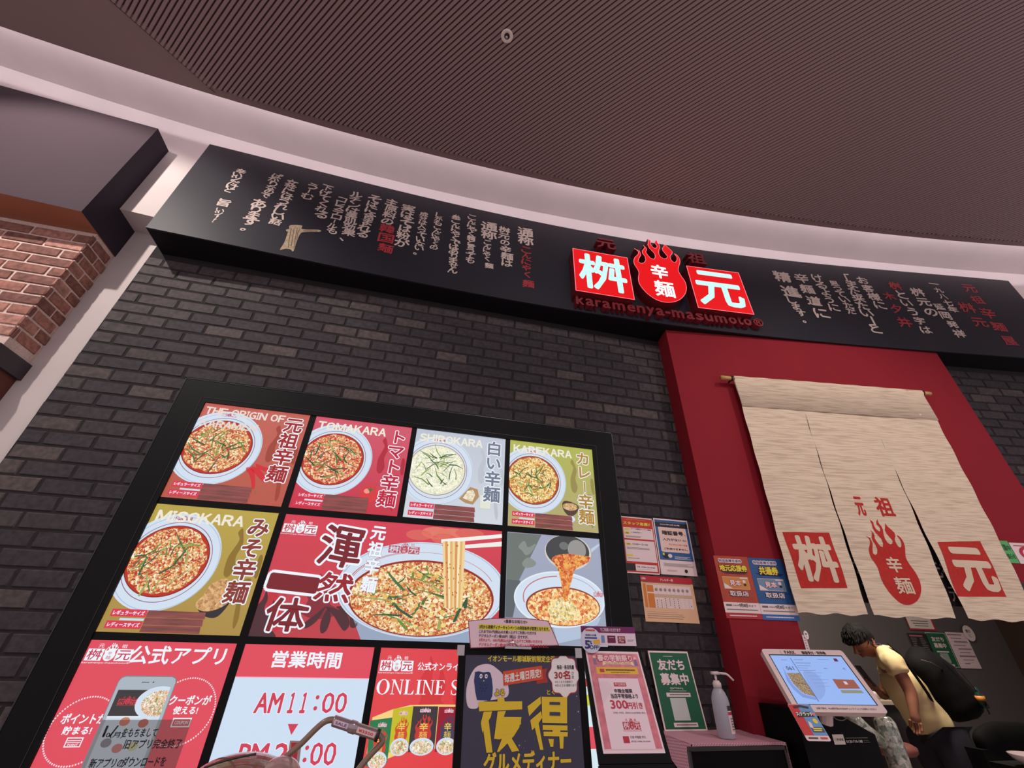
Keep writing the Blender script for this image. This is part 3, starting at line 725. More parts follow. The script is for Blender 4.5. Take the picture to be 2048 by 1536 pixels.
for c, w in zip(word, ws):
    cw = (xk1-xk0)*w/tot; zb = zb0+(zb1-zb0)*(xx-xk0)/(xk1-xk0); z0 = zb; h = xh*ht.get(c, 1)
    if c == 'y': z0 = zb-xh*.35; h = xh*1.35
    if c == '-': z0 = zb+xh*.4; h = xh*.25
    channel(e, c, xx+cw*.1, z0, xx+cw*.86, z0+h, .05, .004); xx += cw
channel(e, '®', xx+.012, zb1, xx+.10, zb1+.085, .05, .002)
# ================================================================== MENU LIGHT BOX
PX = dict(a=-1.314, b=-.7275, c=-.692, j=-.109, e=-.0767, f=.5097, g=.5414, h=1.1294)
Z0_, Z1_, Z2_, Z3_, Z4_, Z5_ = 2.601, 2.0377, 2.0036, 1.4358, 1.405, .842
fr = empty('menu_board', (-.09, 0, .69), 'large black board with dividing bars holding the lit menu posters', 'menu board')
bf = mat('black_frame_metal', (14, 14, 17), .55, noise=.1, scale=3, spec=.18); bfl = mat('black_frame_edge', (52, 50, 54), .3)
mb = MB(); x0, x1, z0, z1 = MENU; YF = -.012
def slabxz(a, b, c, d, m=bf, y0=YF, y1=.016): mb.box((a, y0, c), (b, y1, d), m)
slabxz(x0, PX['a'], z0, z1); slabxz(PX['h'], x1, z0, z1); slabxz(PX['a'], PX['h'], Z0_, z1); slabxz(PX['a'], PX['h'], z0, Z5_)
mb.build('outer_frame', fr)
def bar(a, b, c, d):
    global mb
    mb = MB(); slabxz(a, b, c, d, bf, -.006); mb.build('mullion', fr)
bar(PX['a'], PX['h'], Z1_, Z2_) if False else None
bar(PX['a'], PX['h'], Z2_, Z1_); bar(PX['a'], PX['h'], Z4_, Z3_)
for (za, zb, cols) in ((Z1_, Z0_, (('b', 'c'), ('j', 'e'), ('f', 'g'))), (Z3_, Z2_, (('b', 'c'), ('f', 'g'))), (Z5_, Z4_, (('b', 'c'), ('j', 'e'), ('f', 'g')))):
    for p, q in cols: bar(PX[p], PX[q], za, zb)
mb = MB()
for (a, b, c, d) in ((x0, x1, z1-.004, z1), (x0, x0+.004, z0, z1), (x1-.004, x1, z0, z1), (PX['a']-.028, PX['h']+.028, Z0_+.026, Z0_+.028), (PX['a']-.028, PX['a']-.026, Z5_, Z0_+.028), (PX['h']+.026, PX['h']+.028, Z5_, Z0_+.028)): mb.box((a, YF-.002, c), (b, YF+.002, d), bfl)
mb.build('edge_bead', fr)
mb = MB(); mb.box((x0+.01, .006, z0+.01), (x1-.01, .015, z1-.01), bf); mb.build('back_panel', fr)
white = glow((236, 243, 250)); wsoft = glow((205, 218, 232)); REDP = glow((222, 76, 92), 1, True); tagred = glow((218, 52, 78)); 
bowlw = glow((208, 222, 238)); bowls = glow((176, 192, 214)); rimr = glow((150, 110, 130)); GREEN = [glow((110, 140, 60)), glow((74, 112, 66)), glow((150, 168, 90)), glow((52, 88, 60))]
tape = mat('brown_packing_tape', (122, 66, 58), .35, noise=.12, scale=18)
tapeg = None
def glow_tape():
    k = 'lit_tape'
    if k in MATS: return MATS[k]
    m, nt, b = nodes(k); tc = nt.nodes.new('ShaderNodeTexCoord'); n = nt.nodes.new('ShaderNodeTexNoise'); mp_ = nt.nodes.new('ShaderNodeMapping')
    mp_.inputs['Scale'].default_value = (1, 1, 14); nt.links.new(tc.outputs['Object'], mp_.inputs[0]); nt.links.new(mp_.outputs[0], n.inputs['Vector']); n.inputs['Scale'].default_value = 6; n.inputs['Detail'].default_value = 6
    r = nt.nodes.new('ShaderNodeValToRGB'); r.color_ramp.elements[0].color = (*lin((104, 56, 52)), 1); r.color_ramp.elements[0].position = .35
    r.color_ramp.elements[1].color = (*lin((146, 74, 70)), 1); r.color_ramp.elements[1].position = .65; nt.links.new(n.outputs['Fac'], r.inputs[0]); nt.links.new(r.outputs[0], b.inputs['Emission Color'])
    b.inputs['Base Color'].default_value = (.05, .03, .03, 1); b.inputs['Emission Strength'].default_value = .95; b.inputs['Roughness'].default_value = .3
    MATS[k] = m; return m
TAPE = glow_tape()
SOUP = {'red': food('print_red_soup', [(126, 24, 16), (172, 40, 22), (190, 66, 34), (214, 132, 64), (234, 196, 120), (248, 240, 208)], 88),
        'tomato': food('print_tomato_soup', [(136, 18, 26), (180, 28, 34), (196, 50, 40), (214, 112, 62), (232, 184, 110), (246, 232, 200)], 88),
        'white': food('print_white_soup', [(150, 160, 120), (200, 206, 178), (222, 224, 200), (236, 236, 214), (248, 240, 190), (255, 255, 246)], 88),
        'curry': food('print_curry_soup', [(120, 44, 16), (176, 84, 24), (206, 134, 48), (226, 180, 84), (242, 224, 140), (250, 244, 206)], 88)}
def strips(mb, S, u, v, ru, rv, n, seed, mats_=None, long=.3):
    rs = random.Random(seed); mats_ = mats_ or GREEN
    for _ in range(n):
        t = rs.uniform(0, 2*math.pi); q = math.sqrt(rs.random())*.8; cx = u+ru*q*math.cos(t); cy_ = v+rv*q*math.sin(t); a = rs.uniform(0, math.pi); L = rs.uniform(.3, 1)*long*ru; w = rs.uniform(.009, .021)*ru*1.3
        b = a+rs.uniform(-.5, .5); p0 = (cx-L*math.cos(a), cy_-L*math.sin(a)); p2 = (cx+L*math.cos(b), cy_+L*math.sin(b)); nx, ny = -math.sin(a)*w, math.cos(a)*w
        if min(p0[0], p2[0]) < .01: continue
        S.shape(mb, [(p0[0]+nx, p0[1]+ny), (cx+nx, cy_+ny), (p2[0]+nx*.5, p2[1]+ny*.5), (p2[0]-nx*.5, p2[1]-ny*.5), (cx-nx, cy_-ny), (p0[0]-nx, p0[1]-ny)], mats_[rs.randrange(len(mats_))], 6, True)
def menu_panel(x0, x1, z0, z1, label, bgm):
    e = empty('menu_poster', (x0, 0, z0), label, 'menu poster', 'backlit posters in the menu frame')
    S = Sheet((x0, 0.0, z0), (1, 0, 0), (0, 0, 1), x1-x0, z1-z0)
    m = MB(); m.slab([S.uvmp(0, 0, 0), S.uvmp(1, 0, 0), S.uvmp(1, 1, 0), S.uvmp(0, 1, 0)], (0, -1, 0), .004, bgm); m.build('lit_film', e)
    return e, S
def drip(S, mb, pts, m, l=1): S.shape(mb, pts, m, l, True, True, 5)
def bowl_panel(x0, x1, z0, z1, label, bg, drp, soup, name_en, name_jp, jpcol, seed, green_n=38):
    e, S = menu_panel(x0, x1, z0, z1, label, bg)
    m = MB(); m_ = glow(drp)
    drip(S, m, [(.72,.80),(.75,.74),(.73,.66),(.71,.58),(.72,.46),(.76,.43),(.79,.50),(.77,.60),(.79,.70),(.77,.78),(.745,.84)], m_)
    drip(S, m, [(.86,.34),(.89,.30),(.90,.20),(.92,.08),(.94,.05),(.95,.12),(.93,.24),(.92,.34),(.95,.42),(.90,.42)], m_)
    drip(S, m, [(.955,.62),(.985,.60),(.99,.45),(.965,.44),(.95,.52)], m_)
    m.build('drip_motif', e)
    m = MB(); u, v = .268, .538
    S.ell(m, u, v, .387, .392, bowlw, 2, 56); S.ring(m, u+.012, v-.008, .372, .377, .006, bowls, 3, 56); S.ring(m, u+.006, v-.004, .318, .322, .006, rimr, 3, 56); S.ell(m, u+.005, v, .300, .288, glow((150, 130, 110) if soup == 'white' else (122, 34, 26)), 4, 48); S.ell(m, u+.004, v, .293, .281, glow({'white': (226, 226, 206), 'curry': (176, 78, 30)}.get(soup, (184, 46, 28))), 4.5, 48)
    m.build('bowl_picture', e)
    m = MB(); S.shape(m, [(u+.003+.276*(1+.025*math.sin(7*t)+.02*math.sin(13*t+seed))*math.cos(t), v+.001+.265*(1+.025*math.sin(6*t+seed)+.02*math.sin(15*t))*math.sin(t)) for t in np.linspace(0, 2*math.pi, 90, endpoint=False)], SOUP[soup], 5, True); m.build('soup_picture', e)
    m = MB(); strips(m, S, u, v, .27, .26, green_n, seed, None, .36); m.build('chive_picture', e)
    m = MB(); rr_ = S.mp; logo(m, S.mp, .19*S.w, .865*S.h, .325*S.w, .915*S.h, glow((176, 60, 84)), bowlw, 4, False); m.build('bowl_mark', e)
    m = MB()
    if len(name_en) == 2:
        cond(S, m, name_en[0], .035, .878, .770, .955, glow((232, 214, 206)), 7); cond(S, m, name_en[1], .038, .740, .550, .812, glow((226, 212, 206)), 7)
    else: cond(S, m, name_en[0], .045, .855, .735, .943, glow((236, 230, 214)), 7)
    m.build('english_title', e)
    m = MB(); S.vtext(m, name_jp, .79, .945, .955, .08 if name_jp[0] in 'カト' else .225, jpcol, 8, out=white, outw=.085, bold=.03); m.build('vertical_title', e)
    m = MB(); S.urect(m, .045, .108, .287, .160, tagred, 8); S.urect(m, .042, .026, .285, .078, tagred, 8); S.urect(m, .12, .082, .285, .098, wsoft, 7)
    S.utext(m, 'レギュラーサイズ', .06, .119, .272, .149, white, 9, bold=.03); S.utext(m, 'レディースサイズ', .057, .037, .270, .067, white, 9, bold=.03); m.build('size_label', e)
    m = MB()
    for a, b in ((.004, .054), (.056, .106), (.108, .158)): m.poly([S.uvmp(.292, a, 12), S.uvmp(.708, a, 12), S.uvmp(.700, b, 12), S.uvmp(.292, b, 12)], TAPE)
    tag(m.build('price_tape', e), 'brown tape strips covering the price')
    return e, S
R1_ = (Z1_, Z0_); 
e1, S1 = bowl_panel(PX['a'], PX['b'], *R1_, 'brick-red lit noodle bowl poster with a two-line title, top left of the frame', glow_grad('bg_origin', (180, 84, 66), (190, 92, 80), 0, .56), (160, 66, 52), 'red', ['THE ORIGIN OF', 'KARAMEN'], '元祖辛麺', glow((160, 36, 38)), 3)
m = MB()
for pts in ([(.60,.36),(.66,.33),(.70,.24),(.72,.16),(.70,.15),(.67,.22),(.63,.29),(.59,.33)], [(.64,.37),(.70,.35),(.76,.30),(.80,.24),(.79,.22),(.74,.25),(.68,.30),(.63,.34)], [(.66,.40),(.73,.38),(.82,.36),(.86,.33),(.84,.31),(.76,.33),(.68,.36)]): S1.shape(m, pts, glow((206, 44, 52)), 3, True, True, 5)
S1.shape(m, [(.715,.165),(.72,.16),(.745,.11),(.74,.105)], glow((90, 120, 60)), 3, True); m.build('chilli_picture', e1)
e2, S2 = bowl_panel(PX['c'], PX['j'], *R1_, 'crimson lit poster of a tomato noodle bowl beside a whole tomato', glow_grad('bg_toma', (196, 40, 62), (206, 84, 104), 0, .56), (176, 40, 58), 'tomato', ['TOMAKARA'], 'トマト辛麺', glow((190, 30, 60)), 4)
m = MB(); S2.ell(m, .70, .20, .085, .088, glow((214, 56, 60)), 3); S2.ell(m, .67, .23, .03, .025, glow((240, 150, 140)), 4); S2.shape(m, [(.66,.265),(.69,.25),(.70,.275),(.715,.25),(.75,.26),(.71,.235),(.70,.21),(.69,.235)], glow((70, 110, 60)), 5, True); S2.ell(m, .79, .245, .05, .055, glow((200, 70, 84)), 2); m.build('tomato_picture', e2)
e3, S3 = bowl_panel(PX['e'], PX['f'], *R1_, 'pale grey lit poster of a white soup bowl with green chives', glow_grad('bg_shiro', (206, 212, 220), (184, 192, 206), 0, .56), (186, 192, 202), 'white', ['SHIROKARA'], '白い辛麺', glow((110, 120, 140)), 5, 34)
m = MB(); S3.shape(m, [(.53,.24),(.60,.20),(.68,.19),(.74,.28),(.72,.36),(.64,.38),(.60,.33)], glow((176, 140, 96)), 3, True); S3.shape(m, [(.57,.25),(.67,.22),(.70,.30),(.67,.35),(.61,.33)], food('print_seeds', [(150, 120, 80), (226, 214, 180), (246, 240, 220)], 120), 4, True)
S3.shape(m, [(.74,.36),(.88,.36),(.865,.15),(.755,.15)], glow((196, 206, 204)), 3, True); S3.shape(m, [(.75,.30),(.87,.30),(.862,.16),(.758,.16)], glow((224, 226, 212)), 4, True); m.build('ingredient_picture', e3)
e4, S4 = bowl_panel(PX['g'], PX['h'], *R1_, 'yellow-green lit poster of a curry noodle bowl, right end of the top row', glow_grad('bg_kare', (176, 164, 112), (172, 176, 74), 0, .56), (150, 138, 76), 'curry', ['KAREKARA'], 'カレー辛麺', glow((176, 132, 50)), 6)
m = MB(); S4.shape(m, [(.60,.29),(.64,.33),(.74,.31),(.79,.27),(.75,.19),(.68,.16),(.62,.21)], glow((80, 60, 50)), 3, True, True, 4); S4.ell(m, .69, .265, .085, .042, food('print_curry_powder', [(150, 96, 50), (196, 150, 96), (230, 200, 150)], 90), 4); S4.ell(m, .69, .13, .05, .035, bowlw, 3); m.build('ingredient_picture', e4)
e5, S5 = bowl_panel(PX['a'], PX['b'], Z3_, Z2_, 'mustard-yellow lit poster of a miso noodle bowl below the brick-red one', glow_grad('bg_miso', (168, 136, 66), (182, 160, 66), 0, .56), (140, 110, 44), 'red', ['MISOKARA'], 'みそ辛麺', glow((136, 56, 46)), 7, 30)
m = MB(); S5.shape(m, [(.60,.22),(.66,.15),(.74,.12),(.80,.14),(.845,.24),(.80,.25),(.66,.22)], glow((48, 44, 50)), 3, True, True, 4); S5.shape(m, [(.60,.225),(.63,.28),(.66,.37),(.735,.415),(.79,.40),(.83,.30),(.835,.24),(.78,.19),(.70,.165),(.63,.18)], food('print_miso_paste', [(150, 96, 50), (200, 150, 96), (226, 184, 130)], 60), 4, True, True, 4); m.build('miso_picture', e5)
def flame(S, mb, u, v, su, sv, m, l=1, flip=1):
    pts = [(0,0),(.10,.10),(.16,.28),(.08,.42),(.10,.60),(.26,.80),(.30,1.0),(.42,.82),(.40,.62),(.50,.50),(.60,.62),(.62,.80),(.76,.60),(.78,.38),(.70,.22),(.86,.12),(1,0),(.8,-.14),(.5,-.2),(.2,-.14)]
    S.shape(mb, [(u+flip*a*su, v+b*sv) for a, b in pts], m, l, True, True, 4)
# ---- the wide poster in the middle
eb, SB = menu_panel(PX['c'], PX['f'], Z3_, Z2_, 'wide red lit poster with brush slogan and lifted noodles over a big bowl', glow_grad('bg_big', (186, 58, 66), (210, 58, 78), 0, .56))
m = MB(); fl = glow((192, 50, 62)); flk = glow((78, 44, 50)); fld = glow((134, 44, 56))
flame(SB, m, .12, .45, .16, .42, glow((204, 66, 78)), 1); flame(SB, m, .02, .10, .10, .38, fl, 1); flame(SB, m, -.02, .0, .12, .34, flk, 2); flame(SB, m, .16, .20, .16, .3, fld, 1)
for pts in ([(.26,.24),(.34,.20),(.37,.12),(.355,.06),(.33,.10),(.30,.17)], [(.27,.22),(.29,.16),(.285,.06),(.265,.04),(.255,.12)], [(.26,.24),(.23,.18),(.19,.10),(.205,.07),(.24,.13)], [(.30,.24),(.36,.24),(.39,.20),(.40,.10),(.375,.09),(.36,.17)]): SB.shape(m, pts, flk, 2, True, True, 4)
m.build('flame_motif', eb)
m = MB(); cBg = crop(500, 1000, .2539)
SB.shape(m, [(.36,.22),(.44,-.05),(.95,-.05),(1.0,.2)], glow((150, 166, 190)), 2, True)
SB.ell(m, .655, .428, .372, .408, bowlw, 3, 64); SB.ring(m, .655, .428, .366, .400, .006, bowls, 4, 64); SB.ring(m, .655, .40, .334, .35, .004, glow((196, 70, 84)), 4, 60, math.radians(100), math.radians(235)); SB.ring(m, .655, .40, .326, .342, .003, glow((196, 70, 84)), 4, 60, math.radians(20), math.radians(235)); SB.ell(m, .655, .352, .318, .318, glow((150, 40, 28)), 5, 60)
m.build('bowl_picture', eb)
m = MB(); SB.ell(m, .655, .347, .308, .305, food('print_big_soup', [(126, 30, 18), (178, 58, 30), (204, 104, 52), (220, 160, 90), (236, 206, 132), (250, 240, 206)], 74), 5.5, 60)
m.build('soup_picture', eb)
m = MB(); strips(m, SB, .655, .34, .28, .28, 40, 21, None, .34)
rs = random.Random(77)
for _ in range(46):
    t = rs.uniform(0, 6.28); q = math.sqrt(rs.random())*.88; SB.ell(m, .655+.29*q*math.cos(t), .345+.28*q*math.sin(t), rs.uniform(.006, .014), rs.uniform(.009, .018), glow(rs.choice([(240, 214, 130), (248, 236, 190), (232, 190, 96), (222, 160, 96)])), 7, 9)
m.build('topping_picture', eb)
m = MB(); steam = glow((222, 120, 104)); steam2 = glow((216, 98, 92))
for (u, v, a, b, mm) in ((.60, .90, .06, .05, steam2), (.68, .93, .07, .06, steam), (.76, .92, .08, .07, steam), (.84, .95, .07, .05, steam2), (.72, .88, .06, .05, steam2)): SB.ell(m, u, v, a, b, mm, 1, 24)
m.build('steam_picture', eb)
m = MB(); SB.quad(m, [(882.3,1079),(1003.4,1068.5),(1003.6,1076),(882.4,1086.5)], glow((240, 240, 234)), 8); SB.quad(m, [(930,1090),(1003.4,1083.5),(1003.4,1093),(930,1097)], glow((236, 236, 230)), 8); SB.quad(m, [(884,1089.5),(930,1088.5),(930,1090.5),(884,1092)], glow((150, 60, 60)), 8)
m.build('chopstick_picture', eb)
m = MB(); nmat = [glow((238, 208, 150)), glow((224, 180, 112)), glow((246, 228, 180)), glow((216, 150, 90))]
for i in range(9):
    a = 885+i*5.0; b_ = 888.5+i*3.9; SB.quad(m, [(a, 1083), (a+5.2, 1083), (b_+4.3, 1216+2*math.sin(i)), (b_, 1216)], nmat[(i*7) % 4], 9)
for i in range(26):
    x = 889+rs.uniform(0, 34); y = 1088+rs.uniform(0, 110); SB.quad(m, [(x, y), (x+1.6, y), (x+1.2, y+3.5), (x, y+3)], glow((176, 70, 36)), 10)
m.build('noodle_picture', eb)
m = MB(); logo(m, SB.mp, .002*SB.w, .815*SB.h, .150*SB.w, .955*SB.h, white, glow((200, 50, 66)), 3); m.build('shop_mark', eb)
m = MB(); logo(m, SB.mp, .470*SB.w, .70*SB.h, .615*SB.w, .82*SB.h, glow((190, 84, 96)), bowlw, 6, False); m.build('bowl_mark', eb)
m = MB(); bk = glow((92, 34, 38))
for ch, a, b in (('渾', (600,205), (850,530)), ('然', (555,570), (780,805)), ('一', (175,600), (515,710)), ('体', (165,770), (415,1040))):
    x0, y0, x1, y1 = SB.box(cBg(*a), cBg(*b)); mt = glow((122, 34, 42)) if ch != '然' else glow((150, 36, 46))
    outlined(m, SB.mp, ch, x0, y0, x1, y1, mt, white, 11, .022 if ch != '一' else .2, .075 if ch != '一' else .45, rot=-.06, wob=.02)
m.build('brush_slogan', eb)
m = MB(); 
for i, ch in enumerate('元祖辛麺'):
    v = .955-i*.153; u = .385-.0*i; SB.utext(m, ch, u, v-.135, u+.062, v, white, 12, out=glow((120, 60, 70)), outw=.05, bold=.035, cell=True, rot=-.05)
m.build('vertical_title', eb)
# ---- soup being poured
ep, SPo = menu_panel(PX['g'], PX['h'], Z3_, Z2_, 'grey-blue lit poster of soup poured from a ladle into a bowl', glow_grad('bg_pour', (150, 160, 178), (158, 164, 188), 0, .56))
cP = crop(1000, 1040, .16927)
m = MB(); SPo.shape(m, [cP(90,145), cP(490,175), cP(230,700), cP(85,1150), cP(60,1150)], glow((108, 116, 112)), 1); SPo.shape(m, [cP(75,700), cP(240,715), cP(150,1150), cP(60,1150)], glow((92, 100, 104)), 2)
for pts in ([(.12,.86),(.18,.92),(.22,.86),(.30,.90),(.26,.82),(.20,.78),(.16,.82)], [(.16,.70),(.22,.76),(.30,.72),(.28,.68),(.20,.66)]): SPo.shape(m, pts, glow((134, 142, 138)), 3, True, True, 5)
m.build('kitchen_picture', ep)
m = MB(); SPo.shape(m, [cP(620,1230), cP(1190,1150), cP(1150,1240), cP(960,1300), cP(950,1400), cP(680,1460)], bowls, 3)
SPo.ell(m, .545, .395, .462, .252, bowlw, 4, 60); SPo.ring(m, .545, .395, .46, .25, .012, glow((228, 236, 242)), 5, 60); SPo.ring(m, .55, .40, .38, .205, .010, glow((196, 110, 116)), 5, 50, math.radians(95), math.radians(195)); SPo.ring(m, .545, .40, .40, .21, .006, glow((170, 160, 176)), 5, 50, math.radians(20), math.radians(80))
SPo.ell(m, .575, .332, .375, .172, glow((140, 60, 46)), 6, 50); logo(m, SPo.mp, .89*SPo.w, .42*SPo.h, .99*SPo.w, .49*SPo.h, glow((200, 90, 96)), bowlw, 6, False)
m.build('bowl_picture', ep)
m = MB(); SPo.ell(m, .578, .328, .362, .162, food('print_pour_soup', [(170, 50, 24), (200, 80, 40), (220, 130, 66), (240, 196, 110), (250, 240, 190), (240, 150, 90)], 50), 7, 50); SPo.ell(m, .56, .30, .15, .10, food('print_egg', [(220, 160, 80), (240, 214, 130), (252, 246, 210), (180, 150, 70)], 60), 8, 30); m.build('soup_picture', ep)
m = MB(); SPo.ell(m, .645, .84, .25, .175, glow((212, 206, 196)), 4, 44); SPo.ell(m, .64, .85, .235, .16, glow((66, 68, 70)), 5, 44); SPo.ell(m, .74, .87, .10, .10, glow((150, 148, 146)), 6, 26); SPo.ell(m, .60, .90, .05, .04, glow((110, 112, 112)), 6, 20)
SPo.quad(m, [cP(1070,345), cP(1172,275), cP(1175,302), cP(1080,385)], glow((190, 204, 220)), 4); m.build('ladle_picture', ep)
m = MB(); sm_ = food('print_pour_stream', [(150, 36, 20), (196, 70, 34), (214, 110, 50), (240, 190, 90), (226, 130, 70)], 60)
SPo.shape(m, [cP(610,470), cP(660,420), cP(800,400), cP(950,420), cP(1060,440), cP(1040,500), cP(960,540), cP(880,590), cP(850,700), cP(815,820), cP(790,960), cP(745,950), cP(735,820), cP(700,660), cP(670,560)], sm_, 9, False, True, 3); m.build('pouring_soup_picture', ep)
# ---- app poster
ea, SA = menu_panel(PX['a'], PX['b'], Z5_, Z4_, 'red lit poster showing a smartphone between two dotted circles, bottom left of the frame', REDP)
cA = crop(50, 1270, .2197)
m = MB(); logo(m, SA.mp, .005*SA.w, .845*SA.h, .312*SA.w, .985*SA.h, white, glow((196, 50, 84)), 2); m.build('shop_mark', ea)
m = MB(); SA.text(m, '公式アプリ', cA(1000,95), cA(1795,275), white, 2, bold=.022); m.build('title_lettering', ea)
m = MB()
for (u, v, R, a0, a1) in ((.192, .45, .195, 35, 325), (.782, .56, .205, -140, 142)):
    for k in range(64):
        t = math.radians(a0+(a1-a0)*k/63) if a0 >= 0 else math.radians(a0+(a1-a0)*k/63)
        SA.ell(m, u+R*math.cos(t), v+R*math.sin(t), .0055, .006, glow((250, 214, 224)), 2, 6)
m.build('dotted_circle', ea)
m = MB()
SA.text(m, 'ポイントが', cA(362,715), cA(722,805), white, 3, bold=.03, shear=0); SA.text(m, '貯まる!', cA(365,832), cA(590,905), white, 3, bold=.03)
SA.text(m, 'クーポンが', cA(1338,548), cA(1680,635), white, 3, bold=.03); SA.text(m, '使える!', cA(1365,650), cA(1562,720), white, 3, bold=.03)
SA.urect(m, .135, .358, .232, .412, white, 3); SA.urect(m, .142, .364, .226, .406, REDP, 4); SA.urect(m, .145, .392, .223, .397, white, 5); SA.urect(m, .145, .382, .223, .386, white, 5); SA.utext(m, 'POINT', .155, .366, .215, .377, white, 5, bold=.03)
SA.urect(m, .738, .465, .86, .520, white, 3); SA.urect(m, .746, .472, .852, .513, REDP, 4); SA.utext(m, 'COUPON', .757, .482, .842, .503, white, 5, bold=.02)
m.build('lettering', ea)
m = MB(); phg = glow((168, 180, 190)); phe = glow((120, 126, 134))
SA.shape(m, [(.292,0),(.292,.74),(.302,.765),(.33,.776),(.635,.776),(.662,.765),(.672,.74),(.672,0)], phe, 5, True); SA.shape(m, [(.297,0),(.297,.738),(.307,.76),(.332,.770),(.633,.770),(.657,.76),(.667,.738),(.667,0)], phg, 6, True)
SA.urect(m, .445, .733, .495, .738, glow((70, 70, 74)), 7); SA.ell(m, .522, .736, .005, .005, glow((50, 50, 54)), 7, 10)
SA.urect(m, .318, 0, .648, .688, glow((206, 220, 232)), 7); SA.urect(m, .318, .532, .648, .688, glow((58, 54, 56)), 8); SA.urect(m, .318, .525, .648, .532, white, 8)
for (u, v, c) in ((.44, .50, (200, 120, 96)), (.56, .49, (190, 96, 70)), (.38, .38, (120, 130, 140)), (.46, .35, (200, 120, 120)), (.55, .36, (200, 200, 150))): SA.ell(m, u, v, .032, .026, glow(c), 8, 16)
m.build('phone_picture', ea)
m = MB(); SA.shape(m, [(.60+.14*math.cos(t), .612+.10*math.sin(t)) for t in np.linspace(math.radians(70), math.radians(290), 30)]+[(.648,.52),(.648,.70)], bowlw, 9, True); SA.shape(m, [(.61+.11*math.cos(t), .608+.078*math.sin(t)) for t in np.linspace(math.radians(70), math.radians(290), 26)], food('print_phone_bowl', [(170, 60, 40), (120, 150, 70), (240, 230, 200), (210, 120, 60), (250, 250, 240)], 110), 10, True)
logo(m, SA.mp, .345*SA.w, .590*SA.h, .468*SA.w, .652*SA.h, glow((206, 60, 74)), glow((60, 50, 54)), 9); m.build('phone_screen_picture', ea)
# clear sheet with a handwritten note taped over the lower part
e = empty('handwritten_note', (-1.13, -.006, .95), 'translucent film with handwritten black note over the phone picture', 'notice', None)
nf = Sheet((-1.314+.30*SA.w, -.007, .842), (1, 0, 0), (0, 0, 1), .565*SA.w, .511*SA.h)
fm, nt, b = nodes('smoky_clear_film'); b.inputs['Base Color'].default_value = (*lin((120, 104, 100)), 1); b.inputs['Alpha'].default_value = .42; b.inputs['Roughness'].default_value = .25; MATS['film'] = fm
m = MB(); m.slab([nf.uvmp(0, 0), nf.uvmp(1, 0), nf.uvmp(1, 1), nf.uvmp(0, 1)], (0, -1, 0), .0008, fm); m.build('clear_film', e)
m = MB(); ink = mat('black_marker', (26, 24, 34), .5)
nf.text(m, '1/', cA(745,825), cA(815,925), ink, 2, bold=.012); nf.text(m, '10(月)', cA(725,885), cA(885,940), ink, 2, bold=.02); nf.text(m, 'をもちまして', cA(905,852), cA(1190,925), ink, 2, bold=.02, wob=.02)
nf.text(m, '旧アプリ完全終了', cA(925,950), cA(1410,1030), ink, 2, bold=.02, wob=.02); nf.text(m, '新アプリの', cA(610,1125), cA(880,1205), ink, 2, bold=.02, wob=.02); nf.text(m, 'ダウンロードを', cA(905,1110), cA(1265,1195), ink, 2, bold=.02, wob=.02)
m.build('handwriting', e)
# ---- opening hours
eh, SH = menu_panel(PX['c'], PX['j'], Z5_, Z4_, 'white lit poster with red opening hours under a red header', glow((205, 222, 242), 1, True))
cH = crop(400, 1270, .26855); hr = glow((206, 62, 86))
m = MB(); SH.urect(m, 0, .776, 1, 1, REDP, 1); SH.urect(m, 0, .772, 1, .779, glow((244, 180, 200)), 2); m.build('header_band', eh)
def digits(S, m, L, ya, yb):
    for ch, xa, xb in L:
        x0, y0, x1, y1 = S.box(cH(xa, ya), cH(xb, yb)); sk = .0; cxm = (S.loc(cH((xa+xb)/2, (ya+yb)/2))[0]); w2 = abs(S.loc(cH(xb, (ya+yb)/2))[0]-S.loc(cH(xa, (ya+yb)/2))[0])/2
        if ch == ':':
            for yy in (.30, .86): m.poly([S.mp(cxm+w2*.62*math.cos(t), y0+(y1-y0)*(yy-.08)+w2*.62*math.sin(t), 3) for t in np.linspace(0, 6.28, 13)[:-1]], hr)
            continue
        outlined(m, S.mp, wide(ch), cxm-w2, y0, cxm+w2, y1, hr, white, 3, .036, .065)
m = MB(); SH.text(m, '営業時間', cH(556,118), cH(1038,248), white, 3, bold=.028)
SH.text(m, 'AM', cH(440,432), cH(592,578), hr, 3, out=white, outw=.065, bold=.030); digits(SH, m, [('1', 668, 700), ('1', 758, 790), (':', 845, 890), ('0', 915, 995), ('0', 1012, 1090)], 432, 578)
SH.quad(m, [cH(655,662), cH(733,662), cH(680,745)], hr, 3)
SH.text(m, 'PM', cH(310,812), cH(480,965), hr, 3, out=white, outw=.065, bold=.030); SH.text(m, '2', cH(575,808), cH(635,965), hr, 3, bold=.030, out=white, outw=.065); digits(SH, m, [(':', 765, 812), ('0', 828, 910), ('0', 928, 1010)], 805, 965)
m.build('hours_lettering', eh)
m = MB(); SH.quad(m, [cH(672,785), cH(760,788), cH(735,990), cH(640,990)], glow((126, 108, 104)), 6); SH.quad(m, [cH(682,800), cH(738,800), cH(712,990), cH(668,990)], glow((150, 26, 34)), 7)
tag(m.build('corrected_digit', eh), 'brown card with a dark red digit pasted over the hour')
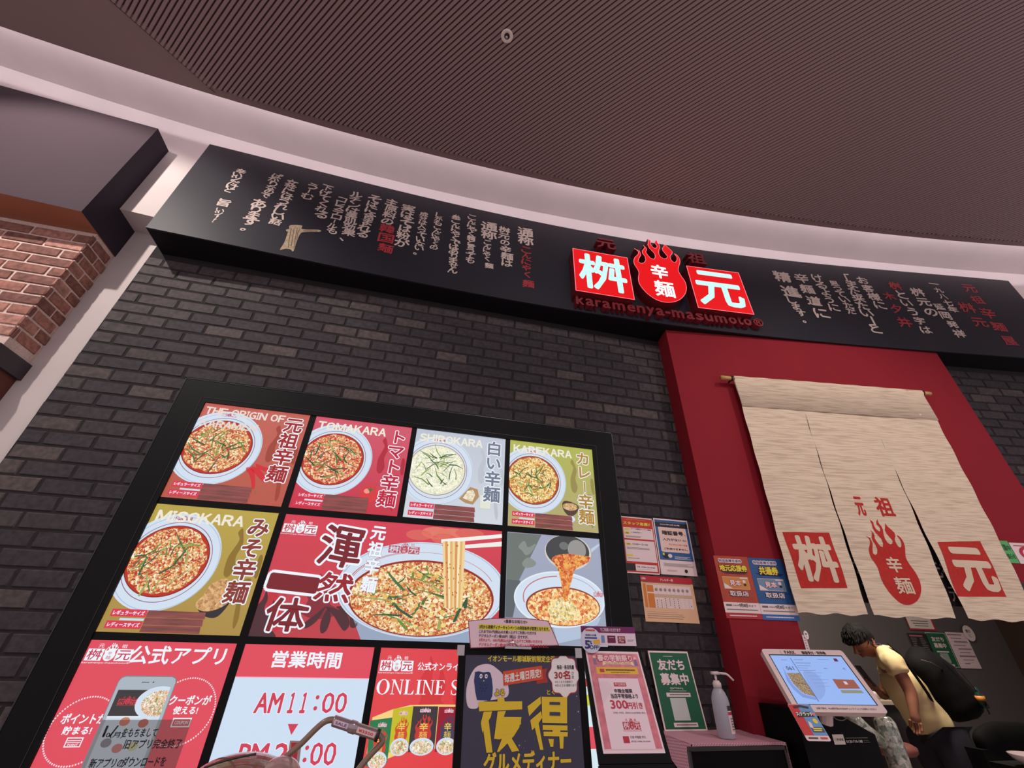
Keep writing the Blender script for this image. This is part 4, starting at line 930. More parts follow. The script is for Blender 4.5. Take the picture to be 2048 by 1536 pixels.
# ---- online shop
eo, SO = menu_panel(PX['e'], PX['f'], Z5_, Z4_, 'red lit poster with serif headline above a row of noodle packets', glow_grad('bg_online', (226, 64, 66), (220, 66, 74), 0, .56))
m = MB(); flame(SO, m, .33, .55, .3, .40, glow((210, 56, 60)), 1); flame(SO, m, .62, .50, .22, .35, glow((208, 54, 58)), 1); m.build('flame_motif', eo)
m = MB(); logo(m, SO.mp, .01*SO.w, .812*SO.h, .288*SO.w, .950*SO.h, white, glow((200, 44, 56)), 2); m.build('shop_mark', eo)
m = MB(); SO.text(m, '公式オンライ', cH(1625,203), cH(1922,268), white, 2, bold=.02); SO.utext(m, 'ンショップ', .675, .846, .97, .893, white, 2, bold=.02)
# headline letters with slab serifs
def serif(S, mb, ch, x0, y0, w, h, mt, l):
    R = lambda a, b, c, d: mb.poly([S.mp(x0+a*w, y0+b*h, l), S.mp(x0+c*w, y0+b*h, l), S.mp(x0+c*w, y0+d*h, l), S.mp(x0+a*w, y0+d*h, l)], mt)
    Pq = lambda *p: mb.poly([S.mp(x0+a*w, y0+b*h, l) for a, b in p], mt)
    sv = .045
    if ch == 'O':
        n = 36; T = np.linspace(0, 2*math.pi, n+1)
        for i in range(n):
            a, b = T[i], T[i+1]; Pq((.5+.5*math.cos(a), .5+.52*math.sin(a)), (.5+.5*math.cos(b), .5+.52*math.sin(b)), (.5+.29*math.cos(b), .5+.475*math.sin(b)), (.5+.29*math.cos(a), .5+.475*math.sin(a)))
    if ch == 'N': R(.12, 0, .19, 1); R(0, 0, .33, sv); R(0, 1-sv, .25, 1); Pq((.08, 1), (.28, 1), (.90, 0), (.82, 0)); R(.82, 0, .90, 1); R(.68, 1-sv, 1, 1)
    if ch == 'L': R(.12, 0, .36, 1); R(0, 0, .9, sv); R(0, 1-sv, .5, 1); Pq((.72, sv), (.93, sv), (.96, .28), (.92, .28))
    if ch == 'I': R(.3, 0, .7, 1); R(.05, 0, .95, sv); R(.05, 1-sv, .95, 1)
    if ch == 'E': R(.12, 0, .36, 1); R(0, 0, .9, sv); R(0, 1-sv, .88, 1); R(.3, .50, .66, .545); R(.62, .40, .67, .65); Pq((.74, sv), (.90, sv), (.96, .26), (.92, .26)); Pq((.74, 1-sv), (.88, 1-sv), (.9, .78), (.87, .78))
    if ch == 'S':
        C = catmull([(.82,.74), (.74,.95), (.5,1.01), (.24,.93), (.15,.74), (.30,.58), (.60,.45), (.80,.30), (.74,.10), (.48,.0), (.2,.06), (.10,.28)], 6, False); n = len(C)
        for i in range(n-1):
            a, b = C[i], C[i+1]; t = i/(n-1); wd2 = .035+.10*math.exp(-((t-.5)/.22)**2); d = (b-a)/(np.linalg.norm(b-a)+1e-9); nn = np.array([-d[1], d[0]*.6])*wd2; Pq(tuple(a+nn), tuple(b+nn), tuple(b-nn), tuple(a-nn))
        R(.80, .68, .84, 1); R(.08, 0, .12, .32)
x0, y0, x1, y1 = SO.box(cH(1325,330), cH(1925,445)); ux = x0
for ch, w in zip('ONLINE SHOP', (1.05, 1.0, .85, .5, 1.0, .85, .35, .72, 0, 0, 0)):
    cw = (x1-x0)*w/6.25
    if ch in 'ONLIES' and w: serif(SO, m, ch, ux, y0, cw*.90, y1-y0, white, 3)
    ux += cw
m.build('headline_lettering', eo)
packs = [((.03,.18), .50, (40, 120, 74), (206, 66, 50), -.12), ((.18,.33), .575, (196, 186, 40), (206, 76, 44), -.05), ((.325,.525), .593, (62, 54, 58), (196, 56, 50), 0), ((.53,.70), .590, (150, 30, 50), (70, 66, 88), .0), ((.70,.86), .585, (200, 190, 60), (206, 66, 50), .03)]
m = MB(); SO.shape(m, [(.02,.52),(.02,.30),(.06,.22),(.30,.305),(.55,.32),(.9,.31),(.9,.60),(.55,.605),(.30,.60),(.16,.57)], glow((248, 208, 130)), 2, True); m.build('packet_glow', eo)
for i, ((ua, ub), vt, cbg, cg, sk) in enumerate(packs):
    m = MB(); vb = .30 if i else .22
    SO.shape(m, [(ua+sk*.2, vt), (ub, vt+(.02 if i < 2 else 0)), (ub, vb+.02), (ua, vb)], glow(cbg), 4+i, True)
    uc = (ua+ub)/2; w = (ub-ua); gourd(m, SO.mp, (uc-w*.33)*SO.w, (vb+.05)*SO.h, (uc+w*.33)*SO.w, (vt-.05)*SO.h, glow(cg), 9+i)
    SO.utext(m, '辛', uc-w*.16, vb+.135, uc+w*.16, vb+.185, glow((232, 196, 90)), 15, bold=.02); SO.utext(m, '麺', uc-w*.16, vb+.08, uc+w*.16, vb+.13, glow((232, 196, 90)), 15)
    SO.ell(m, uc, vb+.035, w*.46, .055, bowlw, 16, 26); SO.ell(m, uc, vb+.032, w*.38, .043, food('print_packet_bowl', [(190, 90, 50), (130, 160, 70), (246, 236, 206), (214, 130, 70), (250, 250, 240)], 120), 17, 24)
    logo(m, SO.mp, (uc-w*.22)*SO.w, (vt-.045)*SO.h, (uc+w*.22)*SO.w, (vt-.008)*SO.h, glow((236, 206, 216)), glow((190, 60, 90)), 15, False)
    m.build('packet_picture', eo)
# ---- the poster behind the stands
e, SX = menu_panel(PX['g'], PX['h'], Z5_, Z4_, 'bottom right lit poster, almost wholly hidden behind the dark poster stand', glow((212, 232, 240), 1, True))
m = MB(); SX.urect(m, 0, .74, 1, .80, glow((214, 60, 76)), 1); SX.urect(m, 0, .60, 1, .68, glow((196, 206, 60)), 1); SX.urect(m, .0, .30, 1, .45, REDP, 1); SX.ell(m, .97, .25, .06, .05, glow((230, 216, 60)), 2); m.build('colour_bands', e)
# ================================================================== WALL NOTICES
def notice(name, S, label, cat, bg, group=None, thick=.0012):
    e = empty(name, S.mp(0, 0, 0), label, cat, group)
    m = MB(); m.slab([S.uvmp(0, 0), S.uvmp(1, 0), S.uvmp(1, 1), S.uvmp(0, 1)], S.n, thick, bg); m.build('sheet', e)
    return e
YB = .007
pw = paper((226, 206, 204)); pk = paper((34, 30, 34)); py_ = paper((226, 204, 60)); pr = paper((190, 52, 40)); pg = paper((110, 100, 100)); pblue = paper((44, 92, 146))
def wsheet(a, b, c, d, Y=YB): return Sheet((a, Y, c), (1, 0, 0), (0, 0, 1), b-a, d-c)
cN = crop(1200, 1000, .17578)
S = wsheet(1.291, 1.523, 1.821, 2.161); e = notice('recruitment_notice', S, 'red and white recruitment sheet with yellow heading on the dark bricks', 'notice', pr)
m = MB()
for (a, b, c, d) in ((0, 0, 1, .02), (0, .98, 1, 1), (0, 0, .025, 1), (.975, 0, 1, 1)): S.urect(m, a, b, c, d, pw, 1)
S.urect(m, .06, .60, .95, .80, pw, 1); S.urect(m, .06, .20, .95, .57, pw, 1); S.urect(m, .30, .045, .93, .155, pw, 1); S.urect(m, .04, .045, .29, .165, pk, 1); m.build('printed_panel', e)
m = MB(); S.text(m, 'パート・アルバイト', cN(300,212), cN(515,242), py_, 2, bold=.01); S.text(m, 'スタッフ急募!!', cN(262,240), cN(568,300), py_, 2, bold=.05)
for q in ((272,315,338,340), (275,358,345,388), (288,485,358,512), (302,612,375,640)): S.rect(m, cN(q[0], q[1]), cN(q[2], q[3]), py_, 2)
S.text(m, '時給', cN(292,362), cN(326,384), pk, 3); S.text(m, '時間', cN(305,490), cN(342,508), pk, 3)
S.text(m, 'ホール接客/キッチン調理', cN(352,318), cN(578,352), pk, 2, bold=.02); S.text(m, '1,000円〜', cN(355,358), cN(480,384), pk, 2, bold=.02); S.text(m, '10:00〜21:30', cN(370,490), cN(545,522), pk, 2, bold=.02)
S.text(m, 'TEL 0986-36-6366', cN(418,752), cN(628,780), pk, 2, bold=.02); S.lines(m, cN(290,400), cN(530,440), 2, pg, 2, seed=1); S.lines(m, cN(305,530), cN(570,575), 2, pg, 2, seed=2); S.lines(m, cN(318,650), cN(490,676), 1, pg, 2, seed=3); S.lines(m, cN(420,782), cN(628,800), 1, pk, 2, seed=4); m.build('lettering', e)
S = wsheet(1.529, 1.781, 1.826, 2.168); e = notice('payment_notice', S, 'blue and white notice about card payment, right of the red recruitment sheet', 'notice', pw)
m = MB(); S.urect(m, .03, .25, .97, .975, pblue, 1); S.urect(m, .03, .845, .97, .93, pk, 2); S.shape(m, [(.10,.41),(.10,.83),(.12,.84),(.88,.84),(.90,.83),(.90,.41),(.88,.39),(.12,.39)], paper((226, 196, 184)), 3, True); S.ell(m, .22, .32, .10, .045, pk, 3, 18); S.ell(m, .32, .325, .06, .035, pw, 4, 16)
S.urect(m, .12, .33, .17, .37, py_, 5); m.build('printed_panel', e)
m = MB(); S.text(m, '2025年4月以降', cN(678,266), cN(905,302), pw, 4, bold=.03); S.text(m, '暗証番号', cN(702,345), cN(945,412), pk, 5, bold=.045); S.text(m, 'の', cN(950,398), cN(972,416), pk, 5); S.text(m, '入力がない', cN(712,430), cN(922,475), pk, 5, bold=.035); S.text(m, '場合、', cN(935,455), cN(985,478), pk, 5)
S.text(m, 'クレジットカードは', cN(780,495), cN(992,532), pr, 5, bold=.03); S.text(m, 'ご利用できません。', cN(728,540), cN(1000,582), pk, 5, bold=.035)
S.lines(m, cN(845,640), cN(1050,690), 3, pw, 5, seed=5); S.lines(m, cN(722,712), cN(1065,775), 4, pg, 5, .3, seed=6); S.lines(m, cN(760,790), cN(915,822), 2, pr, 5, .25, seed=7); S.ell(m, .70, .075, .045, .03, pk, 5, 10); m.build('lettering', e)
S = wsheet(1.382, 1.734, 1.567, 1.812); po = paper((222, 178, 140)); por = paper((208, 120, 44)); e = notice('allergy_table', S, 'pale orange allergy table with a red heading strip, below the two notices', 'notice', po)
m = MB(); S.urect(m, 0, .86, 1, 1, paper((178, 34, 44)), 1); S.urect(m, .03, .30, .08, .82, por, 1); S.urect(m, .10, .30, .94, .80, pw, 1); S.urect(m, .10, .64, .22, .79, por, 2); S.urect(m, .10, .30, .22, .61, por, 2); S.urect(m, .22, .53, .94, .60, paper((200, 172, 140)), 2)
for k in range(1, 9): S.urect(m, .22+k*.08, .30, .2225+k*.08, .80, po, 3)
for k in range(5): S.urect(m, .22, .345+k*.046, .94, .348+k*.046, po, 3)
m.build('printed_table', e)
m = MB(); S.utext(m, 'アレルギー表', .37, .895, .62, .955, pw, 2, bold=.03); rs = random.Random(2)
for r_ in range(5):
    for c in range(9):
        if rs.random() < (.9 if c < 6 else .25): S.ell(m, .26+c*.08, .505-r_*.046, .008, .011, pk, 4, 6)
for c in range(8): S.ell(m, .27+c*.085, .70, .026, .035, paper((150, 130, 124)), 4, 10)
for k in range(5): S.lines(m, tuple(S_ for S_ in cN(528+k*4, 1245+k*24)), cN(900+60*k if k < 4 else 1090, 1262+k*24), 1, pg, 3, .5, seed=10+k)
S.lines(m, cN(485,938), cN(1040,955), 1, pg, 3, .4, seed=20); logo(m, S.mp, .01*S.w, .90*S.h, .10*S.w, .97*S.h, pw, pr, 2, False); m.build('lettering', e)
# two gift certificate posters on the red surround
cK = crop(1400, 1080, .1172)
def rsheet(a, b, c, d, off=.004):
    P = [onR(*p, off) for p in (a, b, c, d)]; q = lambda p: float(np.dot(np.array(p)-RP0, RD)); xa = (q(P[0])+q(P[3]))/2; xb = (q(P[1])+q(P[2]))/2; za = (P[2][2]+P[3][2])/2; zb = (P[0][2]+P[1][2])/2
    return Sheet(RP0+RD*xa+RN*off+np.array([0, 0, za]), RD, (0, 0, 1), xb-xa, zb-za)
for (cs, bg, lo, cd_, tx, tb, lb) in (([(258,258),(830,300),(1050,1360),(420,1325)], (186, 72, 48), (176, 40, 50), (200, 132, 62), '地元応援券', ((318,420),(806,545)), 'orange-red voucher poster on the red wall, left one of the pair'),
                                      ([(835,300),(1420,330),(1690,1385),(1050,1355)], (40, 92, 150), (44, 100, 168), (108, 136, 166), '共通券', ((988,455),(1338,600)), 'blue voucher poster on the red wall, beside the curtain')):
    S = rsheet(*[cK(*p) for p in cs]); e = notice('voucher_poster', S, lb, 'poster', mat('voucher_%d' % bg[0], bg, .5, noise=.12, scale=14), 'voucher posters on the red wall')
    m = MB(); S.urect(m, 0, .085, 1, .245, pw, 1); S.urect(m, 0, 0, 1, .085, paper(lo), 1)
    S.urect(m, .12, .455, .86, .655, paper((220, 186, 150)), 2); S.urect(m, .13, .463, .85, .647, paper(cd_), 3); S.shape(m, [(.13,.463),(.36,.463),(.13,.55)], pw, 4, True); S.urect(m, .62, .625, .84, .645, pw, 4); S.shape(m, [(.10,.74),(.92,.74),(.80,.70),(.25,.70)], paper((90, 24, 50) if bg[0] > 100 else (24, 26, 90)), 1, True)
    S.ell(m, .72, .58, .045, .028, pw, 5, 14); S.ell(m, .73, .53, .04, .02, pk, 5, 12); m.build('printed_panel', e)
    m = MB(); mk = pw; S.utext(m, '物価高騰支援券', .12, .895, .78, .945, paper((70, 60, 110)), 5, out=pw, outw=.25, bold=.02)
    x0, y0, x1, y1 = S.box(cK(*tb[0]), cK(*tb[1])); outlined(m, S.mp, tx, x0 if tx[0] != '地' else max(x0, .05*S.w), y0, min(x1, .97*S.w), y1, py_, paper((60, 24, 40)), 6, .045, .11)
    outlined(m, S.mp, '見本', .30*S.w, .51*S.h, .62*S.w, .60*S.h, pw, paper((190, 70, 90)), 6, .03, .09); outlined(m, S.mp, '取扱店', .24*S.w, .345*S.h, .76*S.w, .425*S.h, pw, paper((60, 34, 60)), 6, .03, .10)
    S.urect(m, .06, .185, .22, .215, pg, 3); S.utext(m, '令和6年', .24, .185, .42, .212, pk, 3); S.utext(m, '9月30日', .43, .175, .66, .228, pk, 3, bold=.03); S.utext(m, '月まで', .68, .182, .90, .212, pk, 3)
    for yy, sd in ((.155, 1), (.13, 2)): 
        pass
    x = .06; rs = random.Random(4)
    while x < .9: S.urect(m, x, .128, x+.03, .142, pg, 3); x += .036
    x = .1
    while x < .85: S.urect(m, x, .035, x+.035, .052, pw, 3); x += .042
    m.build('lettering', e)
# papers at the right edge of the red surround
cR = crop(1780, 1000, .1953)
S = rsheet(cR(985,408), cR(1205,420), cR(1325,650), cR(1175,640)); e = notice('green_paper', S, 'green paper with dark handwriting at the right edge of the red wall', 'notice', paper((84, 168, 96)))
m = MB(); dg_ = paper((20, 80, 50)); S.utext(m, '営業中', .38, .55, .95, .80, dg_, 2, bold=.02); S.utext(m, 'お知らせ', .40, .18, .95, .42, dg_, 2, bold=.02); S.lines(m, cR(1095,448), cR(1200,470), 1, dg_, 2, seed=3); m.build('lettering', e)
S = rsheet(cR(1222,435), cR(1500,450), cR(1640,670), cR(1330,650)); e = notice('white_paper', S, 'white paper with a thick red emblem beside the green paper', 'notice', pw)
m = MB(); S.ring(m, .5, .5, .32, .34, .12, paper((180, 30, 60)), 2, 20); S.urect(m, .1, .84, .95, .88, paper((180, 30, 60)), 2); m.build('emblem', e)
S = rsheet(cR(1318,846), cR(1600,860), cR(1690,1080), cR(1420,1070)); e = notice('dark_notice', S, 'black and white notice below the green and white papers', 'notice', pk); m = MB(); S.urect(m, .03, .03, .97, .45, paper((206, 190, 196)), 1); S.lines(m, cR(1380,1000), cR(1600,1050), 3, paper((150, 40, 70)), 2, seed=3); m.build('printed_panel', e)
# ================================================================== DOOR CURTAIN (noren)
cF = crop(1400, 720, .358)
NOFF = .055
bam = mat('bamboo', (206, 164, 104), .45, noise=.15, scale=30)
A = onR(1441, 752, NOFF); B = onR(1850, 790, NOFF); zp = (A[2]+B[2])/2
pole = empty('bamboo_pole', A, 'bamboo pole carrying the linen curtain across the red wall', 'pole')
d = (B-A); L = np.linalg.norm(d[:2])
mb = MB(); N = 40; pts = []; rr = []
for i in range(N+1):
    t = i/N*1.03; p = A+d*t; p[2] = zp+.0; pts.append(p); rr.append(.0165 if i % 7 else .019)
mb.tube(pts, rr, bam, 12); mb.build('cane', pole, True)
mb = MB()
for t in (.045, .985): p = A+d*t; p[2] = zp; q = p+RD*.012; mb.tube([p, q], .0215, mat('black_cord', (24, 20, 22), .8), 12)
mb.build('cord_binding', pole)
mb = MB()
for t in (.055, .97): p = A+d*t; mb.tube([(p[0], p[1], zp), (p[0]-RN[0]*.055, p[1]-RN[1]*.055, zp)], .006, mat('pole_bracket', (60, 50, 50), .4, 1), 8)
mb.build('bracket', pole)
linen, nt, b = nodes('linen_cloth'); tc = nt.nodes.new('ShaderNodeTexCoord'); mp_ = nt.nodes.new('ShaderNodeMapping'); mp_.inputs['Scale'].default_value = (3, 3, 60); n = nt.nodes.new('ShaderNodeTexNoise'); n.inputs['Scale'].default_value = 2.2; n.inputs['Detail'].default_value = 7
nt.links.new(tc.outputs['Object'], mp_.inputs[0]); nt.links.new(mp_.outputs[0], n.inputs['Vector']); r = nt.nodes.new('ShaderNodeValToRGB'); r.color_ramp.elements[0].color = (*lin((210, 188, 162)), 1); r.color_ramp.elements[0].position = .34; r.color_ramp.elements[1].color = (*lin((240, 220, 194)), 1); r.color_ramp.elements[1].position = .56
nt.links.new(n.outputs['Fac'], r.inputs[0]); nt.links.new(r.outputs[0], b.inputs['Base Color']); b.inputs['Roughness'].default_value = .85; bp = nt.nodes.new('ShaderNodeBump'); bp.inputs['Strength'].default_value = .35; bp.inputs['Distance'].default_value = .004; nt.links.new(n.outputs['Fac'], bp.inputs['Height']); nt.links.new(bp.outputs[0], b.inputs['Normal'])
redink = mat('red_fabric_ink', (196, 42, 34), .8, noise=.12, scale=60)
# curtain coordinates: s along the wall from the left edge, z height; shape measured at top and bottom
def sR(px, py): p = onR(px, py, NOFF); return float(np.dot(p-RP0, RD)), p[2]
sTL, zTL = sR(1464, 751); sTR, zTR = sR(1840, 784); sBL, zBL = sR(1597, 1225); s1t, z1t = sR(1605, 814); s2t, z2t = sR(1733, 817)
s1a, z1a = sR(1731, 1232); s1b, _ = sR(1751, 1235); s2a, _ = sR(1911, 1240); s2b, _ = sR(1935, 1244); sBR = sR(2040, 1180)[0]
ZTOP = zp+.014; ZBOT = (zBL+z1a)/2; ZS = (z1t+z2t)/2
cut = empty('door_curtain', rx(2.2, NOFF, ZBOT), 'cream linen three-panel door curtain with red printed squares and gourd', 'curtain')
def wave(s, z, k):
    t = (ZTOP-z)/(ZTOP-ZBOT); return .004*math.sin(s*26+k)*t+.010*math.sin(s*7+1.3*k+z*1.5)*t+.003*math.sin(z*23+k+s*3)
def nmp(k):
    def f(s, z, l=0): p = RP0+RD*s+RN*(NOFF+.006+wave(s, z, k)+l*.0008); return np.array([p[0], p[1], z])
    return f
def panel(k, sa_t, sb_t, sa_b, sb_b, name):
    mp = nmp(k); mb = MB(); nx, nz = 16, 44; vs = []
    for j in range(nz+1):
        t = j/nz; z = ZTOP+(ZBOT-ZTOP)*t; tt = max(0, (ZS-z)/(ZS-ZBOT)) if True else t
        a = sa_t+(sa_b-sa_t)*tt; b_ = sb_t+(sb_b-sb_t)*tt; g1, g2 = (s1b-s1a)/2, (s2b-s2a)/2; dg = tt-tt**2.2
        if k == 0: b_ += g1*dg
        elif k == 1: a -= g1*dg; b_ += g2*dg
        else: a -= g2*dg
        for i in range(nx+1):
            s = a+(b_-a)*i/nx; zz = z+(.006*math.sin(i*.9+k) if j == nz else 0); vs.append(mp(s, zz, 0))
    fs = [(j*(nx+1)+i, (j+1)*(nx+1)+i, (j+1)*(nx+1)+i+1, j*(nx+1)+i+1) for j in range(nz) for i in range(nx)]
    mb.add(vs, fs, linen); return mb.build(name, cut, True), mp
c1, m1 = panel(0, sTL, s1t, sBL, s1a, 'cloth_panel'); c2, m2 = panel(1, s1t, s2t, s1b, s2a, 'cloth_panel'); c3, m3 = panel(2, s2t, sTR, s2b, sBR+.005, 'cloth_panel')
mb = MB(); n_ = 48; vs = []
for i in range(n_+1):
    s = sTL+(sTR-sTL)*i/n_
    for (dz, of) in ((.018, .0), (.014, .020), (-.01, .024), (-.03, .014), (-.25, .016), (-.25, .012)):
        p = RP0+RD*s+RN*(NOFF+of-.002+wave(s, zp+dz, 0)*.3+.002*math.sin(i*1.1)); vs.append((p[0], p[1], zp+dz))
fs = [(i*6+k, i*6+k+1, (i+1)*6+k+1, (i+1)*6+k) for i in range(n_) for k in range(5)]
mb.add(vs, fs, linen); mb.build('rod_pocket', cut, True)
def nb(p, k): q = onR(*p, NOFF+.006); return float(np.dot(q-RP0, RD)), q[2]
def nquad(mb, pts, mp, m, l, nx=16, nz=18):
    P = [np.array(nb(p, 0)) for p in pts]; vs = []
    for j in range(nz+1):
        for i in range(nx+1):
            u, v = i/nx, j/nz; q = (P[0]*(1-u)+P[1]*u)*(1-v)+(P[3]*(1-u)+P[2]*u)*v; vs.append(mp(q[0], q[1], l))
    mb.add(vs, [(j*(nx+1)+i, (j+1)*(nx+1)+i, (j+1)*(nx+1)+i+1, j*(nx+1)+i+1) for j in range(nz) for i in range(nx)], m)
def nbox(a, b): (x0, z0), (x1, z1) = nb(a, 0), nb(b, 0); return min(x0, x1), min(z0, z1), max(x0, x1), max(z0, z1)
lin_l = mat('linen_letter', (232, 210, 184), .85)
mb = MB(); nquad(mb, [cF(462,960), cF(716,966), cF(818,1275), cF(570,1275)], m1, redink, 1); x0, z0, x1, z1 = nbox(cF(470,975), cF(805,1262)); (a0, b0), (a1, b1) = nb(cF(462,960), 0), nb(cF(818,1275), 0); w = nb(cF(716,966), 0)[0]-a0
place_str(mb, m1, '桝', a0+w*.12, b1+(b0-b1)*.11, a0+w*.90, b0-(b0-b1)*.08, lin_l, 3, bold=.03, refine=.02); mb.build('printed_square', c1)
mb = MB(); nquad(mb, [cF(1330,1015), cF(1572,1010), cF(1726,1322), cF(1430,1322)], m3, redink, 1); (a0, b0), (a1, b1) = nb(cF(1330,1015), 0), nb(cF(1726,1322), 0); w = a1-a0+.0; w = nb(cF(1572,1010), 0)[0]-a0
place_str(mb, m3, '元', a0+w*.12, b1+(b0-b1)*.10, a0+w*.90, b0-(b0-b1)*.12, lin_l, 3, bold=.045, refine=.02); mb.build('printed_square', c3)
mb = MB(); x0, z0, x1, z1 = nbox(cF(852,765), cF(938,868)); place_str(mb, m2, '元', x0, z0, x1, z1, redink, 1, bold=.03, refine=.03); x0, z0, x1, z1 = nbox(cF(960,768), cF(1092,875)); place_str(mb, m2, '祖', x0, z0, x1, z1, redink, 1, bold=.03, refine=.03)
gx0 = nb(cF(1010,1200), 0)[0]-.0; t_, b_t = nb(cF(950,885), 0), nb(cF(1160,1368), 0); gl = nb(cF(948,1060), 0)[0]; gr = nb(cF(1228,1240), 0)[0]
GX0, GX1 = min(gl, nb(cF(1000,1200), 0)[0])-.0, gr; gourd(mb, m2, GX0, b_t[1], GX1, t_[1], redink, 1.5, .02)
gw = GX1-GX0; gh = t_[1]-b_t[1]; gc = (GX0+GX1)/2+gw*.04
place_str(mb, m2, '辛', gc-gw*.17, b_t[1]+gh*.36, gc+gw*.17, b_t[1]+gh*.53, lin_l, 4, bold=.03, refine=.02); place_str(mb, m2, '麺', gc-gw*.19, b_t[1]+gh*.12, gc+gw*.21, b_t[1]+gh*.30, lin_l, 4, bold=.02, refine=.02)
mb.build('printed_gourd', c2)
# black banner with white script behind the curtain
hb = Sheet(np.array(rx(OX0+.035, .010, 1.70)), RD, (0, 0, 1), (3.66-OX0), .44)
e = notice('inner_banner', hb, 'black banner with white script, glimpsed through the slits of the curtain', 'banner', mat('black_banner', (34, 30, 36), .7), None, .003)
m = MB(); hb.utext(m, '元祖辛麺屋 延岡発祥 桝元 元祖辛麺屋', .0, .06, 1.0, .26, paper((190, 180, 184)), 2, bold=.01); hb.utext(m, '辛いッだけど旨いッ 元祖辛麺屋', .0, .36, 1.0, .58, paper((190, 180, 184)), 2, bold=.02); m.build('lettering', e)
# ================================================================== TABLE, BOTTLE, GREEN POSTER
TZ = 1.08
def tz(px, py, Z=TZ): p = onZ(px, py, Z); return p
TL, FL, FR_ = tz(1327, 1464.5), tz(1375, 1488), tz(1566, 1487)
X0t, X1t, Yf, Yb_ = 1.345, 1.835, FL[1], -.01
e = empty('counter_table', (X0t, Yf, 0), 'small black reception table under a pink cloth by the red wall', 'table')
blk = mat('black_laminate', (11, 10, 11), .6, spec=.15)
mb = MB(); mb.box((X0t, Yf, TZ-.035), (X1t, Yb_, TZ-.002), blk); mb.build('table_top', e)
mb = MB(); mb.box((X0t+.03, Yf+.015, .75), (X1t-.01, Yf+.03, TZ-.035), blk); mb.build('front_panel', e)
for x in (X0t+.02, X1t-.05):
    for y in (Yf+.02, Yb_-.05): mb = MB(); mb.box((x, y, 0), (x+.03, y+.03, TZ-.035), blk); mb.build('leg', e)
cl, nt, b = nodes('pink_wave_cloth'); tc = nt.nodes.new('ShaderNodeTexCoord'); w_ = nt.nodes.new('ShaderNodeTexWave'); w_.wave_type = 'BANDS'; w_.bands_direction = 'DIAGONAL'; w_.inputs['Scale'].default_value = 16; w_.inputs['Distortion'].default_value = 0
s_ = nt.nodes.new('ShaderNodeSeparateXYZ'); nt.links.new(tc.outputs['Object'], s_.inputs[0])
def mnode(op, a=None, b2=None, va=None, vb=None):
    k = nt.nodes.new('ShaderNodeMath'); k.operation = op
    if a: nt.links.new(a, k.inputs[0])
    if b2: nt.links.new(b2, k.inputs[1])
    if va is not None: k.inputs[0].default_value = va
    if vb is not None: k.inputs[1].default_value = vb
    return k.outputs[0]
xy = mnode('ADD', s_.outputs[0], s_.outputs[1]); zz = mnode('ADD', s_.outputs[2], mnode('MULTIPLY', s_.outputs[1], None, vb=.9))
pp = mnode('PINGPONG', mnode('MULTIPLY', xy, None, vb=1.0), None, vb=.007); ph = mnode('ADD', zz, pp); fr_ = mnode('FRACT', mnode('MULTIPLY', ph, None, vb=90)); gt = mnode('GREATER_THAN', fr_, None, vb=.5)
mx = nt.nodes.new('ShaderNodeMix'); mx.data_type = 'RGBA'; nt.links.new(gt, mx.inputs[0]); mx.inputs[6].default_value = (*lin((222, 182, 192)), 1); mx.inputs[7].default_value = (*lin((200, 120, 142)), 1); nt.links.new(mx.outputs[2], b.inputs['Base Color']); b.inputs['Roughness'].default_value = .8
e = empty('table_cloth', (X0t, Yf, TZ), 'pink wave-patterned cloth draped over the black reception table', 'tablecloth')
mb = MB(); mb.box((X0t-.006, Yf-.002, TZ-.001), (X1t+.004, Yb_, TZ+.001), cl); mb.build('cloth_top', e)
mb = MB(); p1, p2 = onP(1339, 1511, (X0t-.006, 0, 0), np.array([1., 0, 0])), onP(1372, 1527, (X0t-.006, 0, 0), np.array([1., 0, 0]))
zl = TZ-.17
mb.slab([(X0t-.006, Yb_, TZ), (X0t-.006, Yb_, TZ-.02), (X0t-.007, (Yb_+Yf)/2+.03, zl+.09), (X0t-.008, Yf-.002, zl), (X0t-.006, Yf-.002, TZ)], (-1, 0, 0), .0015, cl)
mb.slab([(X1t+.004, Yf-.002, TZ), (X1t+.006, Yf-.003, TZ-.20), (X1t+.006, Yf+.06, TZ-.20), (X1t+.004, Yb_, TZ)], (1, 0, 0), .0015, cl)
vs = []; n_ = 30
for i in range(n_+1):
    x = X0t+(X1t-X0t)*i/n_; vs += [(x, Yf-.002, TZ), (x, Yf-.005, TZ-.006-.005*max(0, math.sin(i*.8))*(i > 9)-.003)]
mb.add(vs, [(2*i, 2*i+1, 2*i+3, 2*i+2) for i in range(n_)], cl); mb.build('cloth_drop', e)
# black board in front of the table
e = empty('black_board', (1.5, Yf-.03, .55), 'blank black board leaning against the front of the pink-covered table', 'board')
A, B = onY(1375, 1491, Yf-.035), onY(1563, 1490, Yf-.035)
mb = MB(); mb.box((A[0], Yf-.045, .02), (B[0], Yf-.035, B[2]-.012), mat('blackboard_face', (8, 8, 10), .7, spec=.1)); mb.build('board_face', e)
mb = MB(); mb.box((A[0]-.004, Yf-.049, B[2]-.014), (B[0]+.004, Yf-.033, B[2]), mat('dark_frame', (34, 28, 28), .4)); mb.box((A[0]-.006, Yf-.049, 0), (A[0]+.004, Yf-.033, B[2]-.012), mat('dark_frame', (34, 28, 28), .4)); mb.box((B[0]-.004, Yf-.049, 0), (B[0]+.006, Yf-.033, B[2]-.012), mat('dark_frame', (34, 28, 28), .4)); mb.build('board_frame', e)
